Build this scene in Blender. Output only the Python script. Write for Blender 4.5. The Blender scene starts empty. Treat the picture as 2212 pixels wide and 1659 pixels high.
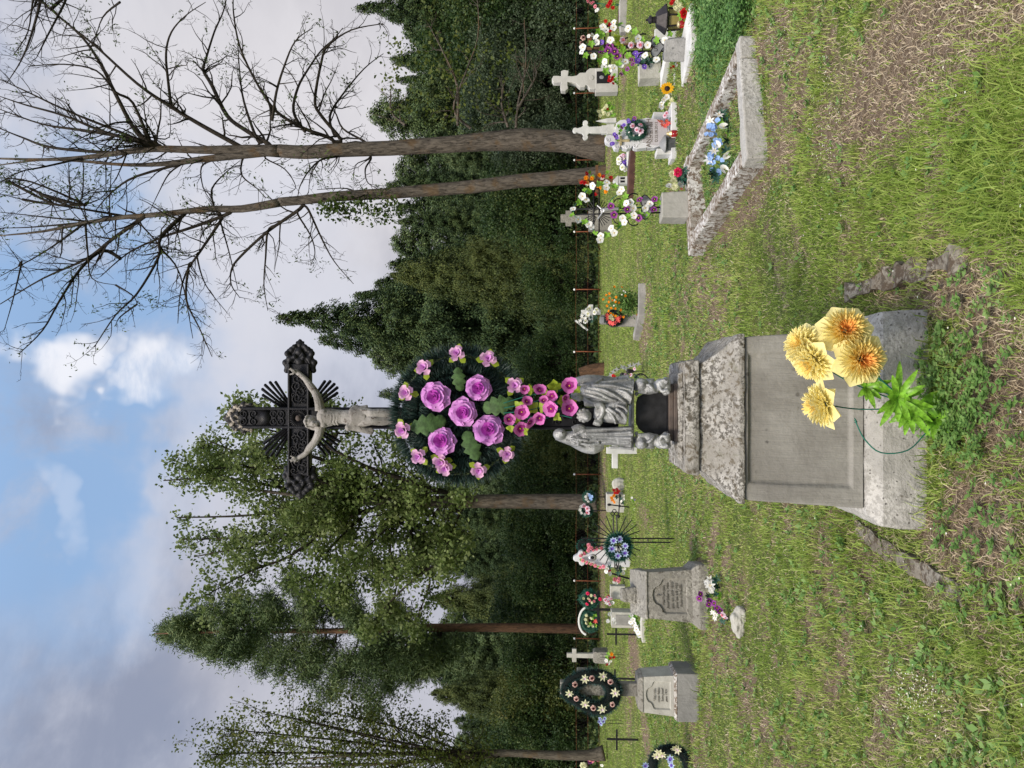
import bpy, bmesh, math, random
import numpy as np
from mathutils import Vector, Matrix, Quaternion

PI = math.pi
R = math.radians
rnd = random.Random(11)
SC = bpy.context.scene
COL = SC.collection

# ------------------------------------------------------------------ camera (a phone held sideways: the world's up is the picture's left)
FPX, CXP, CYP = 1662.0, 1106.0, 829.5
EYE = 1.6
PITCH = math.atan((CXP - 1205.0) / -FPX)
FWD = Vector((0, math.cos(PITCH), math.sin(PITCH)))
CAMX = Vector((0, math.sin(PITCH), -math.cos(PITCH)))
CAMY = Vector((1, 0, 0))
cam_data = bpy.data.cameras.new("camera")
cam_data.sensor_fit = 'HORIZONTAL'
cam_data.sensor_width = 36.0
cam_data.lens = 36.0 * FPX / 2212.0
cam_data.clip_start = 0.05
cam_data.clip_end = 2000
cam = bpy.data.objects.new("camera", cam_data)
COL.objects.link(cam)
m3 = Matrix((CAMX, CAMY, -FWD)).transposed()
cam.matrix_world = Matrix.Translation((0, 0, EYE)) @ m3.to_4x4()
SC.camera = cam

def ray(dx, dy):
    return FWD * FPX + CAMX * (dx - CXP) + CAMY * (CYP - dy)
def P(dx, dy, Y):
    v = ray(dx, dy)
    return Vector((0, 0, EYE)) + v * (Y / v.y)
def G(dx, dy):
    v = ray(dx, dy)
    return Vector((0, 0, EYE)) + v * (-EYE / v.z)
def conv(reg, x, y):
    return reg[0] + reg[2] * x, reg[1] + reg[2] * y
# regions of the photograph that were traced: offset x, offset y, scale
D0 = (0, 0, 1.0)
Z1 = (0, 0, .4628); Z2 = (603.5, 0, .4299); Z3 = (301.7, 877.8, .47096)
RA = (1179.5, 1152.1, .30553); R6 = (1152.1, 0, .36376); R5 = (1206.9, 987.5, .14881)
R4 = (1206.9, 603.5, .13226); RL = (1206.9, 1206.9, .16122); RL2 = (1206.9, 1426.4, .16122)
S2 = (1152.1, 0, .17361); S3 = (1152.1, 246.9, .17361)
PED = (1371.5, 603.5, .36373); CR = (438.9, 685.8, .26455); WR = (822.9, 685.8, .26455)
ST = (1152.1, 740.6, .18192); BQ = (1591.0, 603.5, .26452)

# ------------------------------------------------------------------ sky, sun, exposure
SC.view_settings.view_transform = 'Standard'
SC.view_settings.look = 'None'
SC.view_settings.gamma = 1
SC.view_settings.exposure = 0.7
SC.cycles.max_bounces = 6
SC.cycles.transparent_max_bounces = 6
SC.cycles.use_adaptive_sampling = True
try:
    SC.cycles.use_denoising = True
except Exception:
    pass
SUN_EL, SUN_AZ = R(48), R(205)      # the sun stands behind the photographer, veiled by cloud
world = bpy.data.worlds.new("World")
SC.world = world
world.use_nodes = True
W = world.node_tree
W.nodes.clear()
def wn(t, **k):
    n = W.nodes.new(t)
    for a, b in k.items():
        setattr(n, a, b)
    return n
def wl(a, b):
    W.links.new(a, b)
wo = wn('ShaderNodeOutputWorld'); bgn = wn('ShaderNodeBackground')
sky = wn('ShaderNodeTexSky', sky_type='NISHITA', sun_disc=False, sun_elevation=SUN_EL, sun_rotation=SUN_AZ, dust_density=0.6)
tc = wn('ShaderNodeTexCoord')
def wnoise(scale, detail, rough=.55, dist=0., vec=None, stretch=None):
    mp = wn('ShaderNodeMapping')
    mp.inputs['Scale'].default_value = stretch or (1, 1, 1)
    wl(vec or tc.outputs['Generated'], mp.inputs['Vector'])
    n = wn('ShaderNodeTexNoise')
    n.inputs['Scale'].default_value = scale; n.inputs['Detail'].default_value = detail
    n.inputs['Roughness'].default_value = rough; n.inputs['Distortion'].default_value = dist
    wl(mp.outputs[0], n.inputs['Vector'])
    return n
def wmath(op, a, b=None):
    n = wn('ShaderNodeMath', operation=op)
    for i, q in enumerate((a, b)):
        if q is None: continue
        if isinstance(q, (int, float)): n.inputs[i].default_value = q
        else: wl(q, n.inputs[i])
    return n.outputs[0]
def wrange(v, a, b, c=0., d=1.):
    n = wn('ShaderNodeMapRange', interpolation_type='SMOOTHSTEP')
    wl(v, n.inputs[0])
    for i, q in enumerate((a, b, c, d)): n.inputs[i + 1].default_value = q
    return n.outputs[0]
def wmix(f, a, b):
    n = wn('ShaderNodeMix', data_type='RGBA')
    if isinstance(f, (int, float)): n.inputs[0].default_value = f
    else: wl(f, n.inputs[0])
    for i, q in ((6, a), (7, b)):
        if isinstance(q, tuple): n.inputs[i].default_value = q + (1,)
        else: wl(q, n.inputs[i])
    return n.outputs[2]
# gently warped direction, so that the patches of sky get ragged cloud edges
wn1 = wnoise(3.2, 5, .6)
sub = wn('ShaderNodeVectorMath', operation='SUBTRACT'); wl(wn1.outputs['Color'], sub.inputs[0]); sub.inputs[1].default_value = (.5, .5, .5)
scl = wn('ShaderNodeVectorMath', operation='SCALE'); wl(sub.outputs[0], scl.inputs[0]); scl.inputs['Scale'].default_value = .5
addv = wn('ShaderNodeVectorMath', operation='ADD'); wl(tc.outputs['Generated'], addv.inputs[0]); wl(scl.outputs[0], addv.inputs[1])
nrm = wn('ShaderNodeVectorMath', operation='NORMALIZE'); wl(addv.outputs[0], nrm.inputs[0])
def patch(dx, dy, r0, r1, vec=None):
    d = ray(dx, dy).normalized()
    n = wn('ShaderNodeVectorMath', operation='DOT_PRODUCT')
    wl(vec or nrm.outputs[0], n.inputs[0]); n.inputs[1].default_value = d
    return wrange(n.outputs['Value'], math.cos(R(r1)), math.cos(R(r0)))
holes = None
for a in ((110, 900, 4, 11), (60, 1090, 2, 8), (40, 680, 3, 9), (230, 980, 2, 8), (260, 840, 1, 7), (330, 990, 0, 5), (-250, 900, 8, 22), (180, 620, 0, 6)):
    q = patch(*a)
    holes = q if holes is None else wmath('MAXIMUM', holes, q)
veil = wrange(wnoise(5.5, 6, .6, .6).outputs['Fac'], .48, .72)
holes = wmath('MULTIPLY', holes, wmath('SUBTRACT', 1.0, wmath('MULTIPLY', veil, .75)))
cl = wnoise(2.3, 7, .55, .35, stretch=(1, 1, 1.7)).outputs['Fac']
cl2 = wnoise(6.5, 6, .6, .2, stretch=(1, 1, 2.2)).outputs['Fac']
cmix = wmath('ADD', wmath('MULTIPLY', cl, .65), wmath('MULTIPLY', cl2, .35))
clouds = wmix(wrange(cmix, .39, .61), (.23, .26, .35), (.47, .49, .57))
clouds = wmix(wmath('MULTIPLY', patch(700, 180, 2, 24), .6), clouds, (.66, .62, .61))
clouds = wmix(wmath('MULTIPLY', patch(430, 330, 1, 16), .5), clouds, (.58, .57, .60))
clouds = wmix(wmath('MULTIPLY', patch(560, 640, 1, 13), .55), clouds, (.52, .54, .62))
clouds = wmix(wmath('MULTIPLY', patch(900, 1400, 2, 20), .6), clouds, (.42, .41, .45))
skyc = wn('ShaderNodeVectorMath', operation='SCALE'); wl(sky.outputs[0], skyc.inputs[0]); skyc.inputs['Scale'].default_value = .12
blue = wmix(.85, skyc.outputs[0], (.25, .385, .60))
base = wmix(holes, clouds, blue)
puff = wmath('MAXIMUM', patch(165, 765, .0, 2.9), patch(335, 775, .0, 3.2))
puff = wmath('MAXIMUM', puff, patch(300, 815, .2, 1.3))
puff = wmath('MAXIMUM', puff, wmath('MULTIPLY', patch(110, 1060, .1, 2.4), .25))
puff = wmath('MULTIPLY', puff, wrange(cl2, .34, .56, .35, 1.0))
base = wmix(wmath('MULTIPLY', puff, .95), base, (.70, .71, .76))
# boost to the sky overhead and behind the camera, added to light the foreground
sep = wn('ShaderNodeSeparateXYZ'); wl(tc.outputs['Generated'], sep.inputs[0])
up = wrange(sep.outputs['Z'], .55, .95)
back = wmath('MULTIPLY', wrange(sep.outputs['Y'], .25, -.55), wrange(sep.outputs['Z'], .05, .35))
bright = wmath('ADD', 1.0, wmath('ADD', wmath('MULTIPLY', up, 1.25), wmath('MULTIPLY', back, .75)))
fin = wn('ShaderNodeVectorMath', operation='SCALE'); wl(base, fin.inputs[0]); wl(bright, fin.inputs['Scale'])
wl(fin.outputs[0], bgn.inputs[0]); bgn.inputs[1].default_value = .8
wl(bgn.outputs[0], wo.inputs[0])
world.cycles.sampling_method = 'MANUAL'; world.cycles.sample_map_resolution = 512

sl = bpy.data.lights.new("sun", 'SUN'); sl.energy = 2.5; sl.angle = R(16); sl.color = (1, .90, .76)
so = bpy.data.objects.new("sun", sl); COL.objects.link(so)
sd = Vector((math.sin(SUN_AZ) * math.cos(SUN_EL), math.cos(SUN_AZ) * math.cos(SUN_EL), math.sin(SUN_EL)))
so.rotation_euler = sd.to_track_quat('Z', 'Y').to_euler()

# ------------------------------------------------------------------ helpers
def tag(o, label=None, cat=None, group=None, kind=None):
    if label: o['label'] = label
    if cat: o['category'] = cat
    if group: o['group'] = group
    if kind or cat: o['kind'] = kind or 'thing'
    return o
def empty(name, loc, label=None, cat=None, group=None, rz=0):
    o = bpy.data.objects.new(name, None); COL.objects.link(o)
    o.empty_display_size = .1
    o.location = loc; o.rotation_euler = (0, 0, rz)
    return tag(o, label, cat, group)
def link(name, me, parent=None, loc=None, rot=None, sc=None):
    o = bpy.data.objects.new(name, me); COL.objects.link(o)
    if parent: o.parent = parent
    if loc is not None: o.location = loc
    if rot is not None:
        if isinstance(rot, Quaternion): o.rotation_mode = 'QUATERNION'; o.rotation_quaternion = rot
        else: o.rotation_euler = rot
    if sc is not None: o.scale = (sc,) * 3 if isinstance(sc, (int, float)) else sc
    return o
def kids(o):
    return [c for c in COL.objects if c.parent == o]
def copy_tree(o, parent=None, ch=None):
    c = o.copy(); COL.objects.link(c); c.parent = parent
    for k in (kids(o) if ch is None else ch):
        copy_tree(k, c)
    return c

class MB:
    def __init__(s): s.v = []; s.f = []; s.m = []
    def add(s, vs, fs, mat=0):
        b = len(s.v); s.v += [tuple(q) for q in vs]
        for f in fs: s.f.append(tuple(i + b for i in f)); s.m.append(mat)
        return s
    def merge(s, o, M=None, mat=0):
        b = len(s.v)
        s.v += [tuple(M @ Vector(q)) for q in o.v] if M else list(o.v)
        s.f += [tuple(i + b for i in f) for f in o.f]; s.m += [k + mat for k in o.m]
        return s
    def box(s, c, d, mat=0, top=None, M=None):
        """box centred at c (x, y, zmid) of size d; top=(tx,ty) scales the top face"""
        x, y, z = c; a, b, h = d[0] / 2, d[1] / 2, d[2] / 2
        tx, ty = top or (1, 1)
        vs = [(x - a, y - b, z - h), (x + a, y - b, z - h), (x + a, y + b, z - h), (x - a, y + b, z - h),
              (x - a * tx, y - b * ty, z + h), (x + a * tx, y - b * ty, z + h), (x + a * tx, y + b * ty, z + h), (x - a * tx, y + b * ty, z + h)]
        if M: vs = [M @ Vector(q) for q in vs]
        return s.add(vs, [(3, 2, 1, 0), (4, 5, 6, 7), (0, 1, 5, 4), (1, 2, 6, 5), (2, 3, 7, 6), (3, 0, 4, 7)], mat)
    def tube(s, pts, rad, n=6, mat=0, cap=True):
        pts = [Vector(p) for p in pts]
        if isinstance(rad, (int, float)): rad = [rad] * len(pts)
        vs, fs = [], []
        prev = None
        for i, p in enumerate(pts):
            t = (pts[min(i + 1, len(pts) - 1)] - pts[max(i - 1, 0)])
            t = t.normalized() if t.length > 1e-9 else Vector((0, 0, 1))
            if prev is None:
                a = Vector((0, 0, 1)) if abs(t.z) < .9 else Vector((1, 0, 0))
                u = t.cross(a).normalized()
            else:
                u = (prev - t * prev.dot(t)); u = u.normalized() if u.length > 1e-6 else t.orthogonal().normalized()
            prev = u; w = t.cross(u)
            for k in range(n):
                a = 2 * PI * k / n
                vs.append(p + (u * math.cos(a) + w * math.sin(a)) * rad[i])
        for i in range(len(pts) - 1):
            for k in range(n):
                k2 = (k + 1) % n
                fs.append((i * n + k, i * n + k2, (i + 1) * n + k2, (i + 1) * n + k))
        if cap:
            fs.append(tuple(range(n - 1, -1, -1))); fs.append(tuple((len(pts) - 1) * n + k for k in range(n)))
        return s.add(vs, fs, mat)
    def lathe(s, prof, n=16, c=(0, 0, 0), mat=0, M=None, sq=None):
        vs, fs = [], []
        for r, z in prof:
            for k in range(n):
                a = 2 * PI * (k + .5) / n
                q = Vector((c[0] + r * math.cos(a), c[1] + r * math.sin(a), c[2] + z))
                vs.append(M @ q if M else q)
        for i in range(len(prof) - 1):
            for k in range(n):
                k2 = (k + 1) % n
                fs.append((i * n + k, i * n + k2, (i + 1) * n + k2, (i + 1) * n + k))
        fs.append(tuple(range(n - 1, -1, -1))); fs.append(tuple((len(prof) - 1) * n + k for k in range(n)))
        return s.add(vs, fs, mat)
    def prism(s, out, y0, y1, mat=0):
        """outline [(x,z)] extruded from y0 to y1"""
        n = len(out)
        ar = sum(out[i][0] * out[(i + 1) % n][1] - out[(i + 1) % n][0] * out[i][1] for i in range(n))
        if ar < 0: out = out[::-1]
        vs = [(x, y0, z) for x, z in out] + [(x, y1, z) for x, z in out]
        fs = [tuple(range(n)), tuple(range(2 * n - 1, n - 1, -1))]
        for i in range(n):
            j = (i + 1) % n
            fs.append((i, i + n, j + n, j))
        return s.add(vs, fs, mat)
    def strip(s, rows, mat=0):
        """rows of points joined into quads"""
        n = len(rows[0]); vs = [p for r_ in rows for p in r_]
        fs = [(i * n + k, i * n + k + 1, (i + 1) * n + k + 1, (i + 1) * n + k) for i in range(len(rows) - 1) for k in range(n - 1)]
        return s.add(vs, fs, mat)
    def ball(s, c, r, n=8, m=6, mat=0, M=None):
        rr = (r, r, r) if isinstance(r, (int, float)) else r
        c = Vector(c); vs = []; fs = []
        for i in range(m + 1):
            t = PI * i / m
            for k in range(n):
                a = 2 * PI * k / n
                q = Vector((rr[0] * math.sin(t) * math.cos(a), rr[1] * math.sin(t) * math.sin(a), rr[2] * math.cos(t)))
                vs.append(c + (M @ q if M else q))
        for i in range(m):
            for k in range(n):
                k2 = (k + 1) % n
                fs.append((i * n + k, (i + 1) * n + k, (i + 1) * n + k2, i * n + k2))
        return s.add(vs, fs, mat)
    def mesh(s, name, mats, smooth=False, auto=None):
        me = bpy.data.meshes.new(name)
        me.from_pydata(s.v, [], s.f)
        for mt in mats: me.materials.append(mt)
        if len(mats) > 1: me.polygons.foreach_set('material_index', s.m)
        if smooth: me.polygons.foreach_set('use_smooth', [True] * len(s.f))
        me.update()
        return me
    def build(s, name, mats, parent=None, smooth=False, loc=None, rot=None, bev=0, seg=2, sharp=None):
        if not isinstance(mats, (list, tuple)): mats = [mats]
        o = link(name, s.mesh(name, mats, smooth), parent, loc, rot)
        if bev:
            b = o.modifiers.new('edge', 'BEVEL'); b.width = bev; b.segments = seg; b.limit_method = 'ANGLE'; b.angle_limit = R(35)
        return o

def evaluated(o):
    """replace an object's mesh by the result of its modifiers"""
    dg = bpy.context.evaluated_depsgraph_get()
    me = bpy.data.meshes.new_from_object(o.evaluated_get(dg))
    o.modifiers.clear(); o.data = me
    return o
def fuse(mb, name, mat, parent, voxel=.005, smooth=3, loc=None, rot=None, rough=0.):
    """many overlapping solids melted into one continuous carved surface"""
    o = mb.build(name, mat, parent, loc=loc, rot=rot)
    r_ = o.modifiers.new('r', 'REMESH'); r_.mode = 'VOXEL'; r_.voxel_size = voxel; r_.use_smooth_shade = True
    if smooth:
        q = o.modifiers.new('s', 'SMOOTH'); q.factor = .5; q.iterations = smooth
    bpy.context.view_layer.update()
    evaluated(o)
    return o
def np_mesh(name, V, faces, mats, smooth=False, midx=None):
    """V (N,3); faces: list of (M,k) int arrays"""
    me = bpy.data.meshes.new(name)
    me.vertices.add(len(V)); me.vertices.foreach_set('co', np.asarray(V, np.float32).ravel())
    tot = sum(f.size for f in faces); np_ = sum(len(f) for f in faces)
    me.loops.add(tot); me.loops.foreach_set('vertex_index', np.concatenate([f.ravel() for f in faces]).astype(np.int32))
    me.polygons.add(np_)
    lt = np.concatenate([np.full(len(f), f.shape[1]) for f in faces])
    ls = np.concatenate([[0], np.cumsum(lt)[:-1]])
    me.polygons.foreach_set('loop_start', ls.astype(np.int32)); me.polygons.foreach_set('loop_total', lt.astype(np.int32))
    for mt in mats: me.materials.append(mt)
    if midx is not None: me.polygons.foreach_set('material_index', midx.astype(np.int32))
    if smooth: me.polygons.foreach_set('use_smooth', np.ones(np_, bool))
    me.update(calc_edges=True); me.validate()
    return me
def leaf_mesh(name, C, U, Wd, mats, fold=.25, midx=None):
    """rhombic leaves: C base, U length vector, Wd half-width vector"""
    C, U, Wd = (np.asarray(a, float) for a in (C, U, Wd))
    nrm_ = np.cross(U, Wd); nrm_ /= (np.linalg.norm(nrm_, axis=1, keepdims=True) + 1e-9)
    lw = np.linalg.norm(Wd, axis=1, keepdims=True)
    V = np.stack([C, C + U * .45 + Wd + nrm_ * lw * fold, C + U, C + U * .45 - Wd + nrm_ * lw * fold], 1).reshape(-1, 3)
    n = len(C)
    F = np.arange(n * 4).reshape(n, 4)
    return np_mesh(name, V, [F], mats, midx=midx)
NR = np.random.default_rng(5)
def unit(n):
    v = NR.normal(size=(n, 3)); return v / np.linalg.norm(v, axis=1, keepdims=True)
def perp(U):
    a = unit(len(U)); w = np.cross(U, a); return w / (np.linalg.norm(w, axis=1, keepdims=True) + 1e-9)

# ------------------------------------------------------------------ materials
def lin(c):
    return tuple((x / 12.92 if x <= .04045 else ((x + .055) / 1.055) ** 2.4) for x in (q / 255 for q in c))
def newmat(name):
    m = bpy.data.materials.new(name); m.use_nodes = True
    nt = m.node_tree; b = nt.nodes['Principled BSDF']
    return m, nt, b
def nnode(nt, t, **k):
    n = nt.nodes.new(t)
    for a, b in k.items(): setattr(n, a, b)
    return n
def noise(nt, scale, detail=4, rough=.6, vec=None, dist=0, stretch=None, coord='Object'):
    t = nnode(nt, 'ShaderNodeTexCoord')
    src = t.outputs[coord]
    if stretch:
        mp = nnode(nt, 'ShaderNodeMapping'); mp.inputs['Scale'].default_value = stretch
        nt.links.new(src, mp.inputs['Vector']); src = mp.outputs[0]
    n = nnode(nt, 'ShaderNodeTexNoise')
    n.inputs['Scale'].default_value = scale; n.inputs['Detail'].default_value = detail
    n.inputs['Roughness'].default_value = rough; n.inputs['Distortion'].default_value = dist
    nt.links.new(src, n.inputs['Vector'])
    return n.outputs['Fac']
def ramp(nt, v, a, b, c=0., d=1.):
    n = nnode(nt, 'ShaderNodeMapRange'); n.interpolation_type = 'SMOOTHSTEP'
    nt.links.new(v, n.inputs[0])
    for i, q in enumerate((a, b, c, d)): n.inputs[i + 1].default_value = q
    return n.outputs[0]
def mix(nt, f, a, b):
    n = nnode(nt, 'ShaderNodeMix', data_type='RGBA')
    if isinstance(f, (int, float)): n.inputs[0].default_value = f
    else: nt.links.new(f, n.inputs[0])
    for i, q in ((6, a), (7, b)):
        if isinstance(q, (tuple, list)): n.inputs[i].default_value = tuple(q)[:3] + (1,)
        else: nt.links.new(q, n.inputs[i])
    return n.outputs[2]
def mul(nt, a, b, op='MULTIPLY'):
    n = nnode(nt, 'ShaderNodeMath', operation=op)
    for i, q in enumerate((a, b)):
        if isinstance(q, (int, float)): n.inputs[i].default_value = q
        else: nt.links.new(q, n.inputs[i])
    return n.outputs[0]
def bump(nt, b, h, strength=.5, dist=.01):
    n = nnode(nt, 'ShaderNodeBump'); n.inputs['Strength'].default_value = strength; n.inputs['Distance'].default_value = dist
    nt.links.new(h, n.inputs['Height']); nt.links.new(n.outputs[0], b.inputs['Normal'])
def plain(name, col, rough=.6, var=.25, scale=12, metal=0, island=False, trans=0., bmp=0.):
    m, nt, b = newmat(name)
    dark = tuple(q * (1 - var) for q in col); lite = tuple(min(1, q * (1 + var)) for q in col)
    f = ramp(nt, noise(nt, scale, 4), .3, .7)
    c = mix(nt, f, dark, lite)
    if island:
        g = nnode(nt, 'ShaderNodeNewGeometry')
        c = mix(nt, .5, c, mix(nt, g.outputs['Random Per Island'], dark, lite))
    nt.links.new(c, b.inputs['Base Color']); b.inputs['Roughness'].default_value = rough; b.inputs['Metallic'].default_value = metal
    b.inputs['Specular IOR Level'].default_value = .3
    if bmp: bump(nt, b, noise(nt, scale * 6, 5, .7), bmp, .003)
    if trans:
        tr = nnode(nt, 'ShaderNodeBsdfTranslucent'); nt.links.new(c, tr.inputs[0])
        mx = nnode(nt, 'ShaderNodeMixShader'); mx.inputs[0].default_value = trans
        nt.links.new(b.outputs[0], mx.inputs[1]); nt.links.new(tr.outputs[0], mx.inputs[2])
        nt.links.new(mx.outputs[0], nt.nodes['Material Output'].inputs[0])
    return m
def leafmat(name, cols, trans=.3, rough=.55, big=.35):
    """foliage: colour picked per leaf, shifted a little by a broad noise"""
    m, nt, b = newmat(name)
    g = nnode(nt, 'ShaderNodeNewGeometry')
    cr = nnode(nt, 'ShaderNodeValToRGB'); cr.color_ramp.interpolation = 'LINEAR'
    els = cr.color_ramp.elements
    while len(els) < len(cols): els.new(.5)
    for i, c in enumerate(cols):
        els[i].position = i / (len(cols) - 1); els[i].color = tuple(c) + (1,)
    nz = noise(nt, big, 3, coord='Object')
    v = mul(nt, mul(nt, g.outputs['Random Per Island'], .62), mul(nt, ramp(nt, nz, .3, .7), .38), 'ADD')
    nt.links.new(v, cr.inputs[0])
    nt.links.new(cr.outputs[0], b.inputs['Base Color']); b.inputs['Roughness'].default_value = rough
    b.inputs['Specular IOR Level'].default_value = .25
    if trans:
        tr = nnode(nt, 'ShaderNodeBsdfTranslucent'); nt.links.new(cr.outputs[0], tr.inputs[0])
        mx = nnode(nt, 'ShaderNodeMixShader'); mx.inputs[0].default_value = trans
        nt.links.new(b.outputs[0], mx.inputs[1]); nt.links.new(tr.outputs[0], mx.inputs[2])
        nt.links.new(mx.outputs[0], nt.nodes['Material Output'].inputs[0])
    return m
def stone(name, base, light, stain, cover=.5, spots=.35, scale=6, brush=0., rough=.9, bmp=.5, spotcol=(.05, .045, .04), coord='Object', moss=0., speck=0.):
    """weathered masonry: broad tone changes, worn paint, lichen specks, brush grain"""
    m, nt, b = newmat(name)
    n1 = noise(nt, scale * .5, 6, .65, coord=coord); n2 = noise(nt, scale * 3, 6, .7, coord=coord, dist=.4); n3 = noise(nt, scale * 9, 3, .6, coord=coord)
    c = mix(nt, ramp(nt, n1, .35, .65), base, light)
    c = mix(nt, ramp(nt, n2, 1.02 - cover * .9, 1.12 - cover * .9), c, stain) if cover > 0 else c
    # lichen spots
    t = nnode(nt, 'ShaderNodeTexCoord'); vo = nnode(nt, 'ShaderNodeTexVoronoi'); vo.inputs['Scale'].default_value = scale * 5.5
    nt.links.new(t.outputs[coord], vo.inputs['Vector'])
    sp = ramp(nt, mul(nt, vo.outputs['Distance'], mul(nt, n2, .55), 'ADD'), .52, .36)
    sp = mul(nt, sp, ramp(nt, noise(nt, scale * .8, 3, .6, coord=coord, dist=1), .62 - spots * .3, .72 - spots * .3))
    sp = mul(nt, sp, ramp(nt, n3, .35, .55))
    c = mix(nt, mul(nt, sp, .85), c, spotcol)
    if speck:
        sk = mul(nt, ramp(nt, noise(nt, scale * 6, 5, .75, coord=coord), .46, .56), ramp(nt, noise(nt, scale * .5, 4, .6, coord=coord), .38, .54))
        c = mix(nt, mul(nt, sk, speck), c, (.075, .068, .055))
    if moss:
        c = mix(nt, mul(nt, ramp(nt, noise(nt, scale * 1.7, 5, .7, coord=coord), .58, .7), moss), c, (.10, .10, .045))
    nt.links.new(c, b.inputs['Base Color']); b.inputs['Roughness'].default_value = rough
    b.inputs['Specular IOR Level'].default_value = .2
    h = mul(nt, n2, mul(nt, n3, .6), 'ADD')
    if brush:
        st_ = noise(nt, 7, 5, .65, stretch=(1, 1, .12)); c = mix(nt, mul(nt, ramp(nt, st_, .5, .72), .55), c, stain)
        br = noise(nt, 60, 3, .7, stretch=(1, 1, .06)); h = mul(nt, h, mul(nt, br, brush), 'ADD')
        c2 = mix(nt, mul(nt, ramp(nt, br, .3, .7), .25), c, tuple(q * .72 for q in light)); nt.links.new(c2, b.inputs['Base Color'])
    bump(nt, b, h, bmp, .008)
    return m
M = {}
M['iron'] = plain('black iron', (.012, .012, .014), .45, .4, 30, .4, bmp=.5)
M['steel'] = plain('thin black steel', (.014, .014, .015), .5, .3, 20, .3)
M['rust'] = plain('rusty pipe', lin((120, 70, 45)), .8, .4, 15)
M['whiteplastic'] = plain('white plastic', (.75, .75, .73), .5, .08)
M['stemgreen'] = plain('green wire stem', (.012, .12, .085), .5, .2)
# ------------------------------------------------------------------ the ground
_w = np.random.default_rng(3)
_waves = [[(_w.normal(size=2) * s, _w.uniform(0, 6.28)) for _ in range(7)] for s in (.35, .9, 2.2, 5., 11., 24.)]
def fnoise(x, y, o0, o1):
    r_ = 0; tot = 0
    for i in range(o0, o1):
        a = .62 ** (i - o0)
        for k, ph in _waves[i]: r_ = r_ + a * np.sin(k[0] * x + k[1] * y + ph)
        tot += a * 2.2
    return r_ / tot
def gz(x, y):
    d = np.hypot(x, y)
    near = np.clip((30 - d) / 10, 0, 1)
    z = (.03 * fnoise(x, y, 0, 3) + .012 * fnoise(x, y, 2, 6)) * near
    return z
BARE = []      # ground ellipses: centre, half axes, weight
def bare(dx, dy, rx, ry, w):
    c = G(dx, dy); a = G(dx - rx, dy); b = G(dx, dy + ry)
    BARE.append((c.x, c.y, abs(b.x - c.x), abs(a.y - c.y), w))
for q in ((1985, 60, 210, 140, 1.5), (1900, 200, 130, 140, 1.3), (2060, 150, 120, 60, .8), (1850, 300, 80, 60, .6), (2180, 40, 120, 60, .9),
          (1690, 90, 34, 90, .9), (1700, 210, 30, 120, .9), (1690, 330, 36, 70, 1.0), (1620, 430, 44, 70, 1.0), (1560, 500, 34, 50, .9), (1510, 590, 30, 60, .7),
          (1640, 380, 30, 60, .9), (1600, 60, 16, 60, .5), (1420, 330, 10, 40, .4),
          (2060, 630, 90, 80, 1.2), (2120, 720, 80, 100, 1.1), (2150, 860, 90, 140, 1.4), (2110, 1130, 90, 130, 1.3), (2040, 1190, 70, 80, .8), (2170, 1010, 60, 100, .7), (1920, 640, 60, 40, .7),
          (2000, 1150, 60, 60, .9), (1890, 1170, 60, 40, .6), (2190, 1280, 40, 60, .8),
          (1395, 690, 16, 110, .8), (1380, 560, 10, 60, .4), (1300, 1080, 12, 150, .8), (1300, 1250, 10, 120, .7), (1375, 1420, 14, 60, .9), (1360, 1500, 12, 100, .6), (1400, 1600, 14, 60, .8),
          (1395, 1120, 14, 40, .7), (1530, 1460, 20, 80, .3), (1350, 130, 10, 70, .8), (1345, 250, 10, 60, .5), (1405, 120, 14, 40, .7), (1315, 350, 8, 60, .6)):
    bare(*q)
def baremask(x, y):
    m = .45 * np.clip((fnoise(x, y, 1, 5) - .12) * 4, 0, 1) + .5 * np.clip(fnoise(x + 9, y, 3, 6) * 1.6 - .1, 0, 1)
    m = m * np.clip((15 - y) / 7, .3, 1)
    wob = .35 * fnoise(x, y, 2, 6)
    for cx, cy, a, b, w in BARE:
        d = np.sqrt(((x - cx) / a) ** 2 + ((y - cy) / b) ** 2)
        m = np.maximum(m, w * np.clip(1.35 - d + wob, 0, 1))
    return np.clip(m, 0, 1)

def groundmat():
    m, nt, b = newmat('soil under turf')
    at = nnode(nt, 'ShaderNodeAttribute'); at.attribute_name = 'bare'
    n1 = noise(nt, 1.3, 6, .65); n2 = noise(nt, 22, 6, .7); n3 = noise(nt, 120, 4, .7)
    turf = mix(nt, ramp(nt, n2, .35, .65), (.06, .085, .022), (.13, .17, .045))
    turf = mix(nt, ramp(nt, n1, .45, .7), turf, (.17, .16, .06))
    soil = mix(nt, ramp(nt, n2, .3, .7), (.13, .092, .062), (.25, .19, .135))
    soil = mix(nt, ramp(nt, n3, .58, .7), soil, (.30, .25, .185))
    soil = mix(nt, ramp(nt, n3, .42, .3), soil, (.05, .034, .024))
    f = ramp(nt, mul(nt, at.outputs['Fac'], mul(nt, n2, .5), 'ADD'), .5, .85)
    nt.links.new(mix(nt, f, turf, soil), b.inputs['Base Color'])
    b.inputs['Roughness'].default_value = .95; b.inputs['Specular IOR Level'].default_value = .1
    bump(nt, b, mul(nt, n2, n3, 'ADD'), .9, .02)
    return m
M['ground'] = groundmat()
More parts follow.
